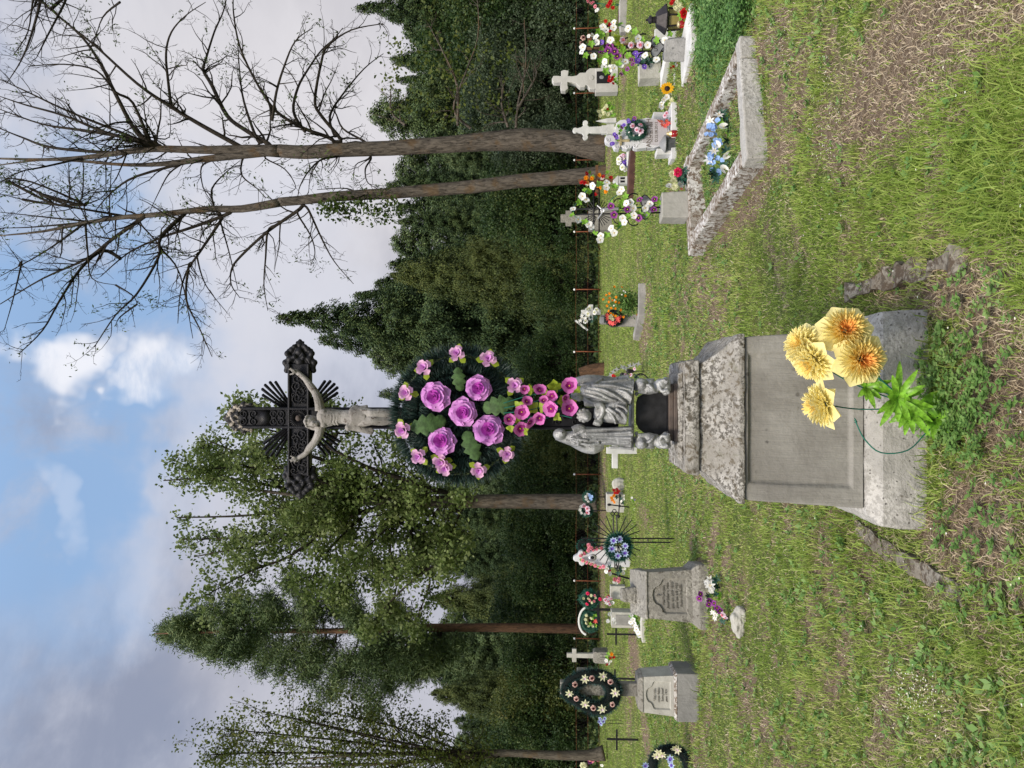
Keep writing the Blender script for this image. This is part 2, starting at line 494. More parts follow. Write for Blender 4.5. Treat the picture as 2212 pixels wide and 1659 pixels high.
def build_ground():
    rs = np.concatenate([[0.0], np.geomspace(.6, 45, 240), np.geomspace(50, 900, 14)])
    th = np.concatenate([np.linspace(R(55), R(125), 300), np.linspace(R(125), R(415), 60)[1:-1]])
    Rg, T = np.meshgrid(rs[1:], th, indexing='ij')
    X = Rg * np.cos(T); Y = Rg * np.sin(T); Z = gz(X, Y)
    V = np.concatenate([[[0, 0, 0]], np.stack([X, Y, Z], -1).reshape(-1, 3)])
    nr, nt_ = Rg.shape
    i = np.arange(nr - 1)[:, None]; j = np.arange(nt_)[None]; j2 = (j + 1) % nt_
    Q = np.stack([1 + i * nt_ + j, 1 + (i + 1) * nt_ + j, 1 + (i + 1) * nt_ + j2, 1 + i * nt_ + j2], -1).reshape(-1, 4)
    j = np.arange(nt_)
    Tt = np.stack([np.zeros(nt_, int), 1 + j, 1 + (j + 1) % nt_], -1)
    me = np_mesh('ground', V, [Q, Tt], [M['ground']], smooth=True)
    a = me.attributes.new('bare', 'FLOAT', 'POINT')
    a.data.foreach_set('value', baremask(V[:, 0], V[:, 1]).astype(np.float32))
    tag(link('ground', me), kind='structure')
build_ground()

# ------------------------------------------------------------------ grass and ground cover (nobody could count it)
KEEP = []      # rectangles of stone that carry no grass: cx, cy, half x, half y, rotation
def keepout(cx, cy, hx, hy, rot=0): KEEP.append((cx, cy, hx, hy, rot))
def allowed(x, y):
    ok = np.ones(len(x), bool)
    for cx, cy, hx, hy, r_ in KEEP:
        dx, dy = x - cx, y - cy
        u = dx * math.cos(r_) + dy * math.sin(r_); v = -dx * math.sin(r_) + dy * math.cos(r_)
        ok &= ~((abs(u) < hx) & (abs(v) < hy))
    return ok
def scatter(n, y0, y1, power):
    """points in the wedge in front of the camera; density falls as Y^-power"""
    u = NR.uniform(0, 1, n); e = 2 - power
    Y = (y0 ** e + u * (y1 ** e - y0 ** e)) ** (1 / e) if abs(e) > 1e-3 else y0 * (y1 / y0) ** u
    X = Y * NR.uniform(-.74, .74, n)
    return X, Y
def blades(n, y0, y1, power, h, w, lean, far_grow=.0):
    X, Y = scatter(n, y0, y1, power)
    return X, Y
def blade_mesh(name, X, Y, H, Wd, lean, mats, z0=None, az=None):
    n = len(X)
    Z = gz(X, Y) if z0 is None else z0
    if az is None: az = NR.uniform(0, 2 * PI, n)
    d = np.stack([np.cos(az), np.sin(az), np.zeros(n)], -1)
    fa = NR.uniform(0, 2 * PI, n)
    s_ = np.stack([np.cos(fa), np.sin(fa), np.zeros(n)], -1)
    B = np.stack([X, Y, Z - .004], -1)
    upv = np.array([0, 0, 1.])
    Hc = H[:, None]; L = lean[:, None]; w_ = Wd[:, None]
    mid = B + upv * Hc * .55 * (1 - .25 * L) + d * Hc * L * .28
    tip = B + upv * Hc * (1 - .55 * L) + d * Hc * L * .95
    V = np.stack([B - s_ * w_, B + s_ * w_, mid + s_ * w_ * .8, mid - s_ * w_ * .8, tip], 1).reshape(-1, 3)
    k = np.arange(n)[:, None] * 5
    Q = k + np.array([[0, 1, 2, 3]]); T = k + np.array([[3, 2, 4]])
    me = np_mesh(name, V, [Q, T], mats)
    return me
M['grass'] = leafmat('grass blades', [(.13, .20, .03), (.21, .31, .05), (.29, .40, .08), (.38, .45, .12), (.48, .45, .20)], .35, .5, .8)
M['straw'] = leafmat('dry straw', [(.20, .145, .09), (.32, .25, .16), (.46, .38, .26), (.56, .49, .36)], .1, .8, 1.)
M['weed'] = leafmat('broad weeds', [(.06, .14, .03), (.11, .22, .05), (.18, .30, .08), (.26, .36, .13)], .3, .5, 1.)
M['floret'] = leafmat('tiny pale florets', [(.75, .75, .70), (.8, .8, .72), (.72, .70, .35)], .2, .6, 1.)
def grow(dens_fn, X, Y):
    ok = allowed(X, Y) & (NR.uniform(0, 1, len(X)) < dens_fn(X, Y))
    return X[ok], Y[ok]
def build_grass():
    X, Y = scatter(500000, 2.1, 36, 1.75)
    X, Y = grow(lambda x, y: 1.05 - .95 * baremask(x, y), X, Y)
    n = len(X)
    tall = np.clip(.5 + .9 * fnoise(X, Y, 2, 5), .15, 1.3)
    H = (.022 + .045 * tall * NR.uniform(.4, 1.4, n)) * np.where(NR.uniform(0, 1, n) < .03, 2.0, 1)
    Wd = NR.uniform(.0011, .0024, n) * (1 + Y / 6.5)
    o = link('lawn_grass', blade_mesh('lawn_grass', X, Y, H, Wd, NR.uniform(.15, 1.0, n), [M['grass']]))
    tag(o, 'green mown meadow grass spread over the whole graveyard', 'grass', kind='stuff')
    # taller tufts near the viewer
    C = []; g = random.Random(8)
    for i in range(210):
        y = g.uniform(2.5, 7); x = y * g.uniform(-.55, .55)
        if float(baremask(np.array([x]), np.array([y]))[0]) > .55: continue
        C += [(x + g.gauss(0, .03), y + g.gauss(0, .03)) for k in range(g.randint(10, 34))]
    for (dx, dy, rr) in ((2150, 240, .14), (2190, 330, .12), (2080, 330, .10), (2120, 180, .12), (2180, 480, .1), (1780, 190, .07), (1850, 330, .06), (2200, 160, .12), (2040, 420, .08), (2200, 620, .06), (1740, 1180, .08), (2190, 1600, .08), (2120, 1420, .06)):
        p = G(dx, dy); C += [(p.x + g.gauss(0, rr * .5), p.y + g.gauss(0, rr * .5)) for k in range(80)]
    for cx, cy, hx, hy, r_ in KEEP:
        for s_ in range(int((hx + hy) * 4 * 110)):
            e = g.random() * (hx + hy); sx, sy = g.choice((-1, 1)), g.choice((-1, 1))
            u, v = (g.uniform(-hx, hx), sy * hy) if e < hx else (sx * hx, g.uniform(-hy, hy))
            u += g.gauss(0, .012) + (.012 * sx if e >= hx else 0); v += g.gauss(0, .012) + (.012 * sy if e < hx else 0)
            if g.random() < .5 + .6 * float(fnoise(np.array(cx + u * 3), np.array(cy + v * 3), 2, 4)): C.append((cx + u * math.cos(r_) - v * math.sin(r_), cy + u * math.sin(r_) + v * math.cos(r_)))
    C = np.array(C); n = len(C)
    o = link('tall_grass', blade_mesh('tall_grass', C[:, 0], C[:, 1], NR.uniform(.05, .16, n), NR.uniform(.0014, .0034, n), NR.uniform(.3, 1.1, n), [M['grass']]))
    tag(o, 'longer grass tufts standing out of the mown turf nearest the viewer', 'tall grass', kind='stuff')
    # straw lying on the bare places
    X, Y = scatter(230000, 2.1, 34, 1.8)
    X, Y = grow(lambda x, y: .30 + .75 * baremask(x, y), X, Y)
    n = len(X)
    H = NR.uniform(.02, .07, n)
    o = link('dry_grass', blade_mesh('dry_grass', X, Y, H, NR.uniform(.0008, .0018, n) * (1 + Y / 7), NR.uniform(.8, 1.45, n), [M['straw']]))
    tag(o, 'pale dry straw and dead grass lying over the bare brown patches', 'dry grass', kind='stuff')
    # broad-leaved weeds
    X, Y = scatter(12500, 2.3, 14, 1.5)
    X, Y = grow(lambda x, y: np.clip(.35 + 1.1 * fnoise(x, y, 1, 4), 0.04, 1) * (1 - .75 * baremask(x, y)), X, Y)
    C, U, Wv = [], [], []
    for x, y in zip(X, Y):
        k = rnd.randint(4, 8); s_ = rnd.uniform(.014, .036) * (1 + y * .03); z = float(gz(x, y)); a0 = rnd.uniform(0, 6.28); hh = rnd.uniform(.005, .045)
        for i in range(k):
            a = a0 + i * 6.28 / k + rnd.uniform(-.4, .4); el = rnd.uniform(.15, .9)
            u = np.array([math.cos(a) * math.cos(el), math.sin(a) * math.cos(el), math.sin(el)])
            C.append((x + u[0] * .006, y + u[1] * .006, z + hh * rnd.uniform(.4, 1))); U.append(u * s_ * rnd.uniform(.7, 1.3))
            Wv.append(np.array([-math.sin(a), math.cos(a), rnd.uniform(-.3, .3)]) * s_ * rnd.uniform(.22, .42))
    o = link('ground_weeds', leaf_mesh('ground_weeds', C, U, Wv, [M['weed']]))
    tag(o, 'low broad leaved weeds and clover mixed into the turf', 'weeds', kind='stuff')
    # florets
    cs = [(1700, 90, 60, 70), (1650, 380, 40, 90), (1560, 560, 40, 80), (2000, 1500, 60, 60), (1800, 250, 40, 150)]
    C, U, Wv = [], [], []
    for dx, dy, a, b in cs:
        for i in range(110):
            p = G(dx + rnd.gauss(0, a * .5), dy + rnd.gauss(0, b * .5))
            z = float(gz(p.x, p.y)) + rnd.uniform(.03, .07)
            for k in range(4):
                an = rnd.uniform(0, 6.28)
                u = np.array([math.cos(an), math.sin(an), rnd.uniform(-.2, .6)]) * .0045
                C.append((p.x, p.y, z)); U.append(u); Wv.append(np.array([-u[1], u[0], .0]) * .6)
    for i in range(260):
        X1, Y1 = scatter(1, 2.5, 12, 1.6); z = float(gz(X1[0], Y1[0])) + rnd.uniform(.03, .06)
        for k in range(4):
            an = rnd.uniform(0, 6.28); u = np.array([math.cos(an), math.sin(an), .3]) * .006
            C.append((X1[0], Y1[0], z)); U.append(u); Wv.append(np.array([-u[1], u[0], 0]) * .6)
    o = link('tiny_wildflowers', leaf_mesh('tiny_wildflowers', C, U, Wv, [M['floret']]))
    tag(o, 'tiny cream wildflowers dotted through the grass', 'wildflowers', kind='stuff')
# ------------------------------------------------------------------ trees
def barkmat(name, c1, c2, c3, coord='Object', sc=3.):
    m, nt, b = newmat(name)
    n = noise(nt, sc * 5, 6, .7, stretch=(1, 1, .22), dist=.8); n1 = noise(nt, sc * .5, 4, .6)
    c = mix(nt, ramp(nt, n, .32, .66), c1, c2)
    c = mix(nt, mul(nt, ramp(nt, n1, .52, .66), .6), c, c3)
    nt.links.new(c, b.inputs['Base Color']); b.inputs['Roughness'].default_value = .92; b.inputs['Specular IOR Level'].default_value = .1
    bump(nt, b, n, 1., .06)
    return m
M['ashbark'] = barkmat('ash bark', (.035, .030, .025), (.15, .128, .105), (.13, .08, .038), sc=2.6)
M['darkbark'] = barkmat('dark wet bark', (.016, .013, .011), (.045, .038, .03), (.05, .04, .022))
M['palebark'] = barkmat('mossy pale bark', (.06, .05, .04), (.15, .13, .10), (.12, .075, .03))
M['pinebark'] = barkmat('pine bark', (.06, .038, .026), (.15, .085, .05), (.17, .10, .06))
M['willow'] = leafmat('grey green leaves', [(.06, .095, .022), (.11, .16, .04), (.175, .225, .07), (.26, .30, .14)], .38, .5, .5)
M['ashleaf'] = leafmat('ash leaves', [(.035, .06, .012), (.06, .10, .02), (.11, .15, .03)], .4, .5, .5)
M['pine'] = leafmat('pine needles', [(.03, .055, .02), (.06, .10, .036), (.11, .155, .055), (.18, .22, .09)], .1, .6, .3)
M['spruce'] = leafmat('spruce needles', [(.014, .033, .013), (.032, .062, .022), (.07, .108, .034), (.14, .175, .055)], .08, .65, .25)
M['larch'] = leafmat('yellow green larch needles', [(.018, .032, .009), (.042, .064, .015), (.085, .11, .024), (.14, .155, .04)], .15, .6, .3)
M['bush'] = leafmat('shrub leaves', [(.010, .028, .009), (.024, .052, .014), (.055, .095, .024), (.13, .15, .038)], .2, .55, .3)
M['bush2'] = leafmat('yellowing shrub leaves', [(.02, .035, .008), (.05, .075, .016), (.10, .12, .028), (.17, .15, .035)], .25, .55, .3)
M['willow2'] = leafmat('dull willow bush leaves', [(.022, .04, .02), (.05, .078, .038), (.09, .125, .065), (.15, .185, .11)], .2, .55, .3)
M['autumn'] = leafmat('light autumn leaves', [(.045, .07, .014), (.09, .12, .02), (.16, .17, .035)], .4, .55, .5)

def poly(reg, Y, pts, loc, jit=0.):
    """traced branch: display points -> points on the plane at distance Y, bowed a little out of it, relative to loc"""
    out = []
    for i, p in enumerate(pts):
        x, y = conv(reg, p[0], p[1]); q = P(x, y, Y) - loc
        out.append(q)
    return out
def smooth_path(pts, k=4):
    pts = [Vector(p) for p in pts]
    if len(pts) < 3: return pts
    out = []
    for i in range(len(pts) - 1):
        p0, p1, p2, p3 = pts[max(i - 1, 0)], pts[i], pts[i + 1], pts[min(i + 2, len(pts) - 1)]
        for j in range(k):
            t = j / k
            out.append(.5 * ((2 * p1) + (p2 - p0) * t + (2 * p0 - 5 * p1 + 4 * p2 - p3) * t * t + (3 * p1 - p0 - 3 * p2 + p3) * t ** 3))
    out.append(pts[-1])
    return out
def wander(p, d, L, steps, rg, curl=.18, lift=.0):
    pts = [Vector(p)]; d = Vector(d).normalized()
    for i in range(steps):
        d = (d + Vector((rg.gauss(0, curl), rg.gauss(0, curl), rg.gauss(0, curl) + lift))).normalized()
        pts.append(pts[-1] + d * L / steps)
    return pts
def twigs_on(mb, path, r0, rg, n, L, depth, sink, up=.05, mat=0, minr=.006):
    """side shoots along a path, recursive; sink collects twig ends for leaves"""
    m = len(path) - 1
    for i in range(n):
        t = rg.uniform(.12, 1.0); k = min(int(t * m), m - 1)
        p = path[k].lerp(path[k + 1], t * m - k)
        tan = (path[k + 1] - path[k]).normalized()
        side = tan.cross(Vector((rg.gauss(0, 1), rg.gauss(0, 1), rg.gauss(0, 1)))).normalized()
        d = (tan * rg.uniform(.3, 1.0) + side * rg.uniform(.5, 1.1)).normalized()
        LL = L * rg.uniform(.45, 1.2) * (1.05 - .5 * t)
        q = wander(p, d, LL, 5 if depth else 4, rg, .2, up)
        rr = max(r0 * (1 - .7 * t) * .5, minr)
        mb.tube(q, [max(rr * (1 - .75 * j / (len(q) - 1)), minr * .6) for j in range(len(q))], 4 if depth else 3, mat, cap=False)
        sink.append((q, depth))
        if depth: twigs_on(mb, q, rr, rg, max(2, int(LL * 2.4)), LL * .5, depth - 1, sink, up, mat, minr)
def leaves_at(pts, n, spread, size, rg_np, droop=.2, wide=.35):
    """n leaves round each point"""
    pts = np.asarray(pts); C = np.repeat(pts, n, 0) + rg_np.normal(size=(len(pts) * n, 3)) * spread
    U = unit(len(C)); U[:, 2] -= droop; U /= np.linalg.norm(U, axis=1, keepdims=True)
    s_ = rg_np.uniform(.6, 1.3, (len(C), 1)) * size
    return C, U * s_, perp(U) * s_ * wide

def bend(q, loc, dys):
    """carry traced points nearer or farther along their sight lines"""
    out = []
    for p, dy in zip(q, dys):
        w = p + loc; k = (w.y + dy) / w.y
        out.append(Vector((w.x * k, w.y + dy, EYE + (w.z - EYE) * k)) - loc)
    return out
def attach(q, paths, loc, reach=1.3):
    """let a limb spring from the nearest point of the wood already built"""
    best, bd = None, reach
    for p in paths:
        for a in p:
            d = math.hypot(a.x - q[0].x, a.z - q[0].z + .12)
            if d < bd: best, bd = a, d
    if best is not None:
        dy = best.y - q[0].y
        q = bend(q, loc, [dy] * len(q)); q.insert(0, Vector(best))
    return q
def ash_tree():
    specs = [('A', 26.5, (1292, 320), 'tall leafless ash tree with forked top, standing just right of its twin',
        [(Z2, [(1640, 745), (1560, 738), (1450, 712), (1330, 706), (1250, 702), (1150, 705), (1000, 714), (850, 726), (700, 735), (550, 745), (400, 750), (250, 757), (120, 765), (0, 758)],
          [74, 60, 56, 55, 58, 54, 46, 42, 39, 38, 37, 36, 35, 34]),
         (Z1, [(1310, 705), (1130, 700), (930, 700), (720, 695), (560, 712), (400, 735), (200, 745), (0, 740)], [34, 26, 20, 17, 15, 12, 8, 5]),
         (Z1, [(1330, 712), (1150, 722), (1000, 738), (930, 745), (800, 762), (650, 770), (520, 765), (350, 750), (180, 748), (0, 770)], [12, 20, 18, 16, 14, 10, 8, 7, 5, 3])],
        [[(1130, 690), (950, 590), (800, 500), (640, 390), (440, 210), (270, 75), (160, -30)], [(740, 680), (640, 620), (540, 440), (470, 300), (380, 170), (220, 30), (150, -30)],
         [(1250, 670), (1150, 610), (1060, 540), (990, 400), (950, 330), (960, 280), (1000, 150), (1040, 60), (1060, -20)],
         [(1550, 650), (1420, 600), (1290, 520), (1200, 390), (1120, 220), (1090, 60), (1090, -30)], [(1590, 650), (1500, 540), (1470, 470), (1500, 290), (1530, 215), (1640, 140), (1790, 110)],
         [(1420, 610), (1370, 520), (1390, 410), (1440, 320), (1500, 235), (1560, 180), (1600, 130)], [(1200, 650), (1140, 480), (1120, 350), (1110, 200)],
         [(800, 500), (785, 380), (775, 250), (800, 150), (870, 70), (960, 10)], [(1270, 560), (1290, 430), (1330, 300), (1380, 190), (1460, 130)],
         [(1560, 630), (1540, 540), (1600, 440), (1700, 320), (1790, 250)], [(740, 690), (520, 600), (320, 520), (130, 430), (0, 370)], [(700, 660), (400, 610), (200, 580), (0, 510)],
         [(780, 700), (500, 620), (300, 540), (120, 490), (0, 450)],
         [(400, 735), (200, 780), (100, 800), (0, 850)], [(560, 715), (250, 690), (100, 640), (0, 600)], [(930, 745), (640, 822), (520, 900), (440, 990)], [(860, 760), (790, 810), (740, 900), (700, 985)],
         [(1580, 728), (1500, 745), (1440, 800), (1400, 870), (1390, 920)], [(1480, 765), (1450, 820), (1440, 900)], [(1720, 740), (1660, 770), (1650, 840)], [(1730, 745), (1705, 790), (1715, 850), (1760, 880)],
         [(1240, 740), (1330, 790), (1380, 870), (1350, 900)], [(1130, 750), (1130, 820), (1200, 880), (1240, 925)], [(1000, 745), (940, 780), (950, 880), (1000, 960)],
         [(1700, 660), (1600, 600), (1560, 520), (1500, 515)], [(700, 660), (620, 480), (540, 430), (450, 330), (300, 300), (130, 310)], [(700, 640), (790, 640), (790, 500)],
         [(310, -10), (220, 170), (170, 270)], [(190, -10), (150, 150), (100, 280), (30, 390)], [(160, -10), (130, 150), (60, 260)], [(560, 10), (480, 80), (440, 200)]]),
       ('B', 26.0, (1296, 378), 'tall leafless ash tree whose slimmer trunk leans right behind the garlanded iron cross',
        [(Z2, [(1640, 875), (1580, 882), (1450, 890), (1330, 900), (1200, 910), (1000, 935), (850, 948), (700, 960), (550, 972), (400, 980), (250, 990), (120, 1005), (0, 1015)],
          [58, 46, 41, 39, 38, 37, 35, 33, 31, 29, 28, 26, 25]),
         (Z1, [(1310, 944), (1130, 975), (980, 975), (840, 990), (700, 1005), (560, 1015), (400, 1040), (200, 1080), (0, 1100)], [25, 21, 18, 16, 14, 13, 11, 7, 3])],
        [[(560, 1005), (350, 970), (150, 940), (0, 905)], [(430, 1035), (200, 1012), (0, 990)], [(380, 1040), (150, 1060), (0, 1065)], [(660, 1020), (520, 1120), (400, 1210), (200, 1300), (0, 1420)],
         [(370, 1060), (200, 1180), (0, 1290)], [(860, 1000), (750, 1110), (740, 1200), (640, 1370), (540, 1470), (440, 1620)], [(1060, 1000), (900, 1060), (750, 1110), (600, 1180), (470, 1290)],
         [(1030, 1030), (930, 1180), (870, 1270), (840, 1380), (830, 1510)], [(880, 1250), (870, 1400), (930, 1530), (990, 1665)], [(1400, 975), (1250, 1080), (1120, 1200), (1080, 1260), (1080, 1330), (1120, 1390)],
         [(1250, 1080), (1240, 1200), (1232, 1330), (1250, 1450)], [(1390, 1000), (1450, 1100), (1470, 1180), (1450, 1240)], [(1440, 980), (1500, 1110), (1560, 1220), (1650, 1325)],
         [(480, 1170), (380, 1250), (280, 1400), (200, 1540), (90, 1650)], [(660, 1050), (750, 1160), (760, 1300)], [(540, 1030), (550, 1150), (650, 1160)], [(1020, 1000), (1070, 1180), (1110, 1350)],
         [(920, 1200), (960, 1330), (1060, 1460)], [(400, 1060), (410, 1180), (430, 1300), (540, 1330)], [(290, 1080), (280, 1200), (200, 1170)], [(250, 950), (100, 860), (0, 845)], [(400, 960), (150, 850), (0, 830)],
         [(300, 960), (320, 760)], [(360, 960), (390, 760)], [(510, 1000), (520, 770)], [(1000, 970), (990, 880), (1060, 800), (1120, 750)], [(620, 1380), (640, 1420)], [(100, 1230), (60, 1400), (20, 1540)],
         [(1700, 920), (1620, 880), (1480, 885)], [(1560, 960), (1590, 1000), (1620, 990)], [(560, 1480), (540, 1520)], [(750, 1160), (840, 1280), (900, 1580)]])]
    for key, Y, base, label, trunks, limbs in specs:
        rg = random.Random(ord(key)); loc = G(*base); loc.y = Y; loc = Vector((P(base[0], base[1], Y).x, Y, 0))
        root = empty('ash_tree', loc, label, 'tree', 'bare ash trees by the graveyard fence')
        mb = MB(); s_ = Y / FPX; wood = []
        for reg, pts, wd in trunks:
            q = poly(reg, Y, pts, loc); q[0].z = min(q[0].z, -.1) if reg is Z2 else q[0].z
            wood.append(smooth_path(q, 6)); mb.tube(smooth_path(q, 3), [max(a, .4) * s_ / 2 * (.86 if key == 'A' else .8) for a in np.interp(np.linspace(0, len(wd) - 1, (len(wd) - 1) * 3 + 1), range(len(wd)), wd)], 12)
        mb.build('trunk', M['ashbark'], root, smooth=True)
        lb = MB(); sink = []
        for n, pts in enumerate(limbs):
            q = poly(Z1, Y, pts, loc); bow = rg.uniform(-1, 1) * 2.2
            q = bend(q, loc, [bow * math.sin(i / (len(q) - 1) * 1.5) for i in range(len(q))])
            q = smooth_path(attach(q, wood, loc), 4); wood.append(q)
            ln = sum((q[i + 1] - q[i]).length for i in range(len(q) - 1))
            r0 = min(.105, .018 + .0105 * ln)
            lb.tube(q, [max(r0 * (1 - .82 * i / (len(q) - 1)), .012) for i in range(len(q))], 6, cap=False)
            sink.append((q, 3))
            twigs_on(lb, q, r0, rg, int(ln * 2.6) + 3, min(1.9, .30 * ln + .5), 2, sink, .06, minr=.0068)
        lb.build('branches', M['darkbark'], root, smooth=True)
        pts = [q[-1] for q, d in sink if d == 0 and rg.random() < .17 and fnoise(q[-1].x * .7, q[-1].z * .7, 1, 3) > .0]
        C, U, Wv = leaves_at(np.array([tuple(p) for p in pts]), 9, .11, .13, NR, .3, .17)
        o = link('foliage', leaf_mesh('ash_foliage', C, U, Wv, [M['ashleaf']]), root)
        # a leafy epicormic shoot low on the stem
        if key == 'B':
            pts = [P(*conv(Z2, 200 + rg.random() * 420, 1030 + rg.gauss(0, 1) * 30 + 20), Y - .3) - loc for _ in range(90)]
            C, U, Wv = leaves_at(np.array([tuple(p) for p in pts]), 8, .14, .14, NR)
            link('foliage', leaf_mesh('ash_shoots', C, U, Wv, [M['ashleaf']]), root)
        else:
            pts = [P(*conv(Z2, 500 + rg.random() * 700, 180 + rg.random() * 420), Y + rg.uniform(-1, 1)) - loc for _ in range(110)]
            C, U, Wv = leaves_at(np.array([tuple(p) for p in pts]), 7, .2, .14, NR)
            link('foliage', leaf_mesh('ash_low_leaves', C, U, Wv, [M['autumn']]), root)
            lb2 = MB(); sk = []
            for pts in ([(960, 640), (880, 560), (940, 400), (1000, 200), (1000, 0)], [(900, 640), (900, 450), (840, 300), (760, 150)], [(1190, 650), (1200, 520), (1240, 350), (1230, 90)], [(1150, 640), (1120, 540), (1130, 440)],
                        [(1200, 560), (1290, 400), (1280, 330)], [(640, 640), (560, 560), (560, 450)]):
                q = smooth_path([p + Vector((0, rg.uniform(-.5, .2), 0)) for p in poly(Z2, Y, pts, loc)], 4)
                lb2.tube(q, [max(.055 * (1 - .8 * i / len(q)), .014) for i in range(len(q))], 5, cap=False)
                twigs_on(lb2, q, .05, rg, 12, 1.2, 1, sk, .05, minr=.008)
            lb2.build('low_branches', M['ashbark'], root, smooth=True)

def broadleaf(loc, trunks, limbs, Y, reg, label, leafm, crown, rg, name='broadleaf_tree', nleaf=7, size=.2, bark='ashbark', group=None, tw=2.0, thick=.82, limb=1.):
    root = empty(name, loc, label, 'tree', group)
    mb = MB(); s_ = Y / FPX; wood = []
    for pts, wd in trunks:
        q = poly(reg, Y, pts, loc); wood.append(smooth_path(q, 6))
        mb.tube(smooth_path(q, 3), [a * s_ / 2 * thick for a in np.interp(np.linspace(0, len(wd) - 1, (len(wd) - 1) * 3 + 1), range(len(wd)), wd)], 10)
    mb.build('trunk', M[bark], root, smooth=True)
    lb = MB(); sink = []
    for pts in limbs:
        q = poly(reg, Y, pts, loc); bow = rg.uniform(-1, 1) * 3.5
        q = bend(q, loc, [bow * (i / (len(q) - 1)) for i in range(len(q))])
        q = smooth_path(attach(q, wood, loc), 4); wood.append(q)
        ln = sum((q[i + 1] - q[i]).length for i in range(len(q) - 1)); r0 = min(.12, .012 * ln + .02) * limb
        lb.tube(q, [max(r0 * (1 - .85 * i / len(q)), .01) for i in range(len(q))], 6, cap=False)
        sink.append((q, 3))
        twigs_on(lb, q, r0, rg, int(ln * tw) + 3, min(1.7, .2 * ln + .5), 1, sink, .05, minr=.008)
    lb.build('branches', M['darkbark'], root, smooth=True)
    pts = []
    for q, d in sink:
        for k in ((1, 2, 3, 4) if d == 0 else (3, 5, 7) if d == 1 else ()):
            if k < len(q) and rg.random() < crown: pts.append(tuple(q[k]))
        if d == 3: pts += [tuple(q[k]) for k in range(len(q) // 2, len(q))]
    C, U, Wv = leaves_at(np.array(pts), nleaf, .17, size, NR, .1)
    link('crown', leaf_mesh(name + '_crown', C, U, Wv, [leafm]), root)
    return root

def conifer_mesh(h, w, seed, droop, nb, dens, mats, curtain=0., ragged=.25, taper=1., base=.06, size=.22):
    """needle sprays on drooping whorled boughs; returns (trunk mesh, crown mesh)"""
    rg = np.random.default_rng(seed)
    tb = MB(); n = 12
    tb.tube([(rg.normal() * .02 * h * .3 * (i > 0) * .1, 0, h * i / n) for i in range(n + 1)], [max(.013 * h * (1 - i / n), .02) for i in range(n + 1)], 7)
    Cs, Us, Ws = [], [], []
    for b in range(nb):
        t = base + (1 - base) * (b + rg.uniform(0, 1)) / nb
        z = h * t
        L = w * ((1 - t) ** taper) * rg.uniform(1 - ragged, 1 + ragged) + .15
        a = rg.uniform(0, 2 * PI)
        d = np.array([math.cos(a), math.sin(a), 0.]); sd_ = np.array([-math.sin(a), math.cos(a), 0.])
        m = max(4, int(L * dens))
        s = rg.uniform(.08, 1, m) ** .75
        zz = z + L * (.18 * s - droop * s ** 2 + droop * .45 * s ** 4)
        wid = L * .30 * (1.1 - s)
        off = rg.uniform(-1, 1, m)
        C = d[None] * (L * s)[:, None] + sd_[None] * (off * wid)[:, None]
        C[:, 2] = zz + rg.normal(0, .11, m) - np.abs(off) * wid * .25 - curtain * rg.uniform(0, 1, m) ** 1.5 * min(1.0, L * .5)
        U = d[None] * rg.uniform(.3, 1, m)[:, None] + sd_[None] * (np.sign(off) * rg.uniform(.1, .9, m))[:, None]
        U[:, 2] = rg.uniform(-.75, .05, m) - curtain * .9
        U /= np.linalg.norm(U, axis=1, keepdims=True)
        sz = size * rg.uniform(.6, 1.35, m)[:, None]
        Wv = np.cross(U, np.array([0, 0, 1.]) + rg.normal(size=(m, 3)) * .45); Wv /= np.linalg.norm(Wv, axis=1, keepdims=True) + 1e-9
        Cs.append(C); Us.append(U * sz); Ws.append(Wv * sz * .2)
    # leader
    m = 30; C = np.zeros((m, 3)); C[:, 2] = h * rg.uniform(.93, 1.02, m); U = rg.normal(size=(m, 3)); U[:, 2] = abs(U[:, 2]) * .6; U /= np.linalg.norm(U, axis=1, keepdims=True)
    Cs.append(C); Us.append(U * size); Ws.append(perp(U) * size * .2)
    return tb.mesh('conifer_trunk', [M['darkbark']], True), leaf_mesh('conifer_crown', np.concatenate(Cs), np.concatenate(Us), np.concatenate(Ws), mats, .15)
def bush_mesh(h, w, seed, n, leafm, size=.16, lobes=9):
    rg = np.random.default_rng(seed)
    tb = MB(); cents = []
    for k in range(lobes):
        a = rg.uniform(0, 6.28); rr = w * rg.uniform(.1, .8); z = h * rg.uniform(.25, .88)
        c = np.array([rr * math.cos(a) * (1.1 - .5 * z / h), rr * math.sin(a) * (1.1 - .5 * z / h), z])
        cents.append((c, rg.uniform(.16, .30) * w + .05 * h))
        tb.tube([(rg.normal() * .1, rg.normal() * .1, 0), (c[0] * .35, c[1] * .35, z * .45), tuple(c)], [.012 * h + .01, .008 * h + .01, .01], 5)
    C = []
    for k in range(n):
        c, r_ = cents[k % len(cents)]
        v = rg.normal(size=3); v /= np.linalg.norm(v)
        C.append(c + v * np.array([1, 1, 1.25]) * r_ * rg.uniform(.35, 1.05) ** .6)
    C = np.array(C); C[:, 2] = np.abs(C[:, 2])
    C = C[fnoise(C[:, 0] * 1.3, C[:, 2] * 1.3, 2, 4) > -.35]
    U = unit(len(C)); U[:, 2] += .1
    s_ = rg.uniform(.6, 1.4, (len(C), 1)) * size
    return tb.mesh('shrub_stems', [M['darkbark']], True), leaf_mesh('shrub_foliage', C, U * s_, perp(U) * s_ * .33, [leafm])
def plant_tree(meshes, name, x, y, sc, rz, label, group, sz=1., parts=('trunk', 'crown')):
    root = empty(name, (x, y, -.05), label, 'tree' if 'tree' in name or name in ('spruce', 'larch') else 'shrub', group, rz)
    for me, nm in zip(meshes, parts): link(nm, me, root, sc=(sc, sc, sc * sz))
    return root
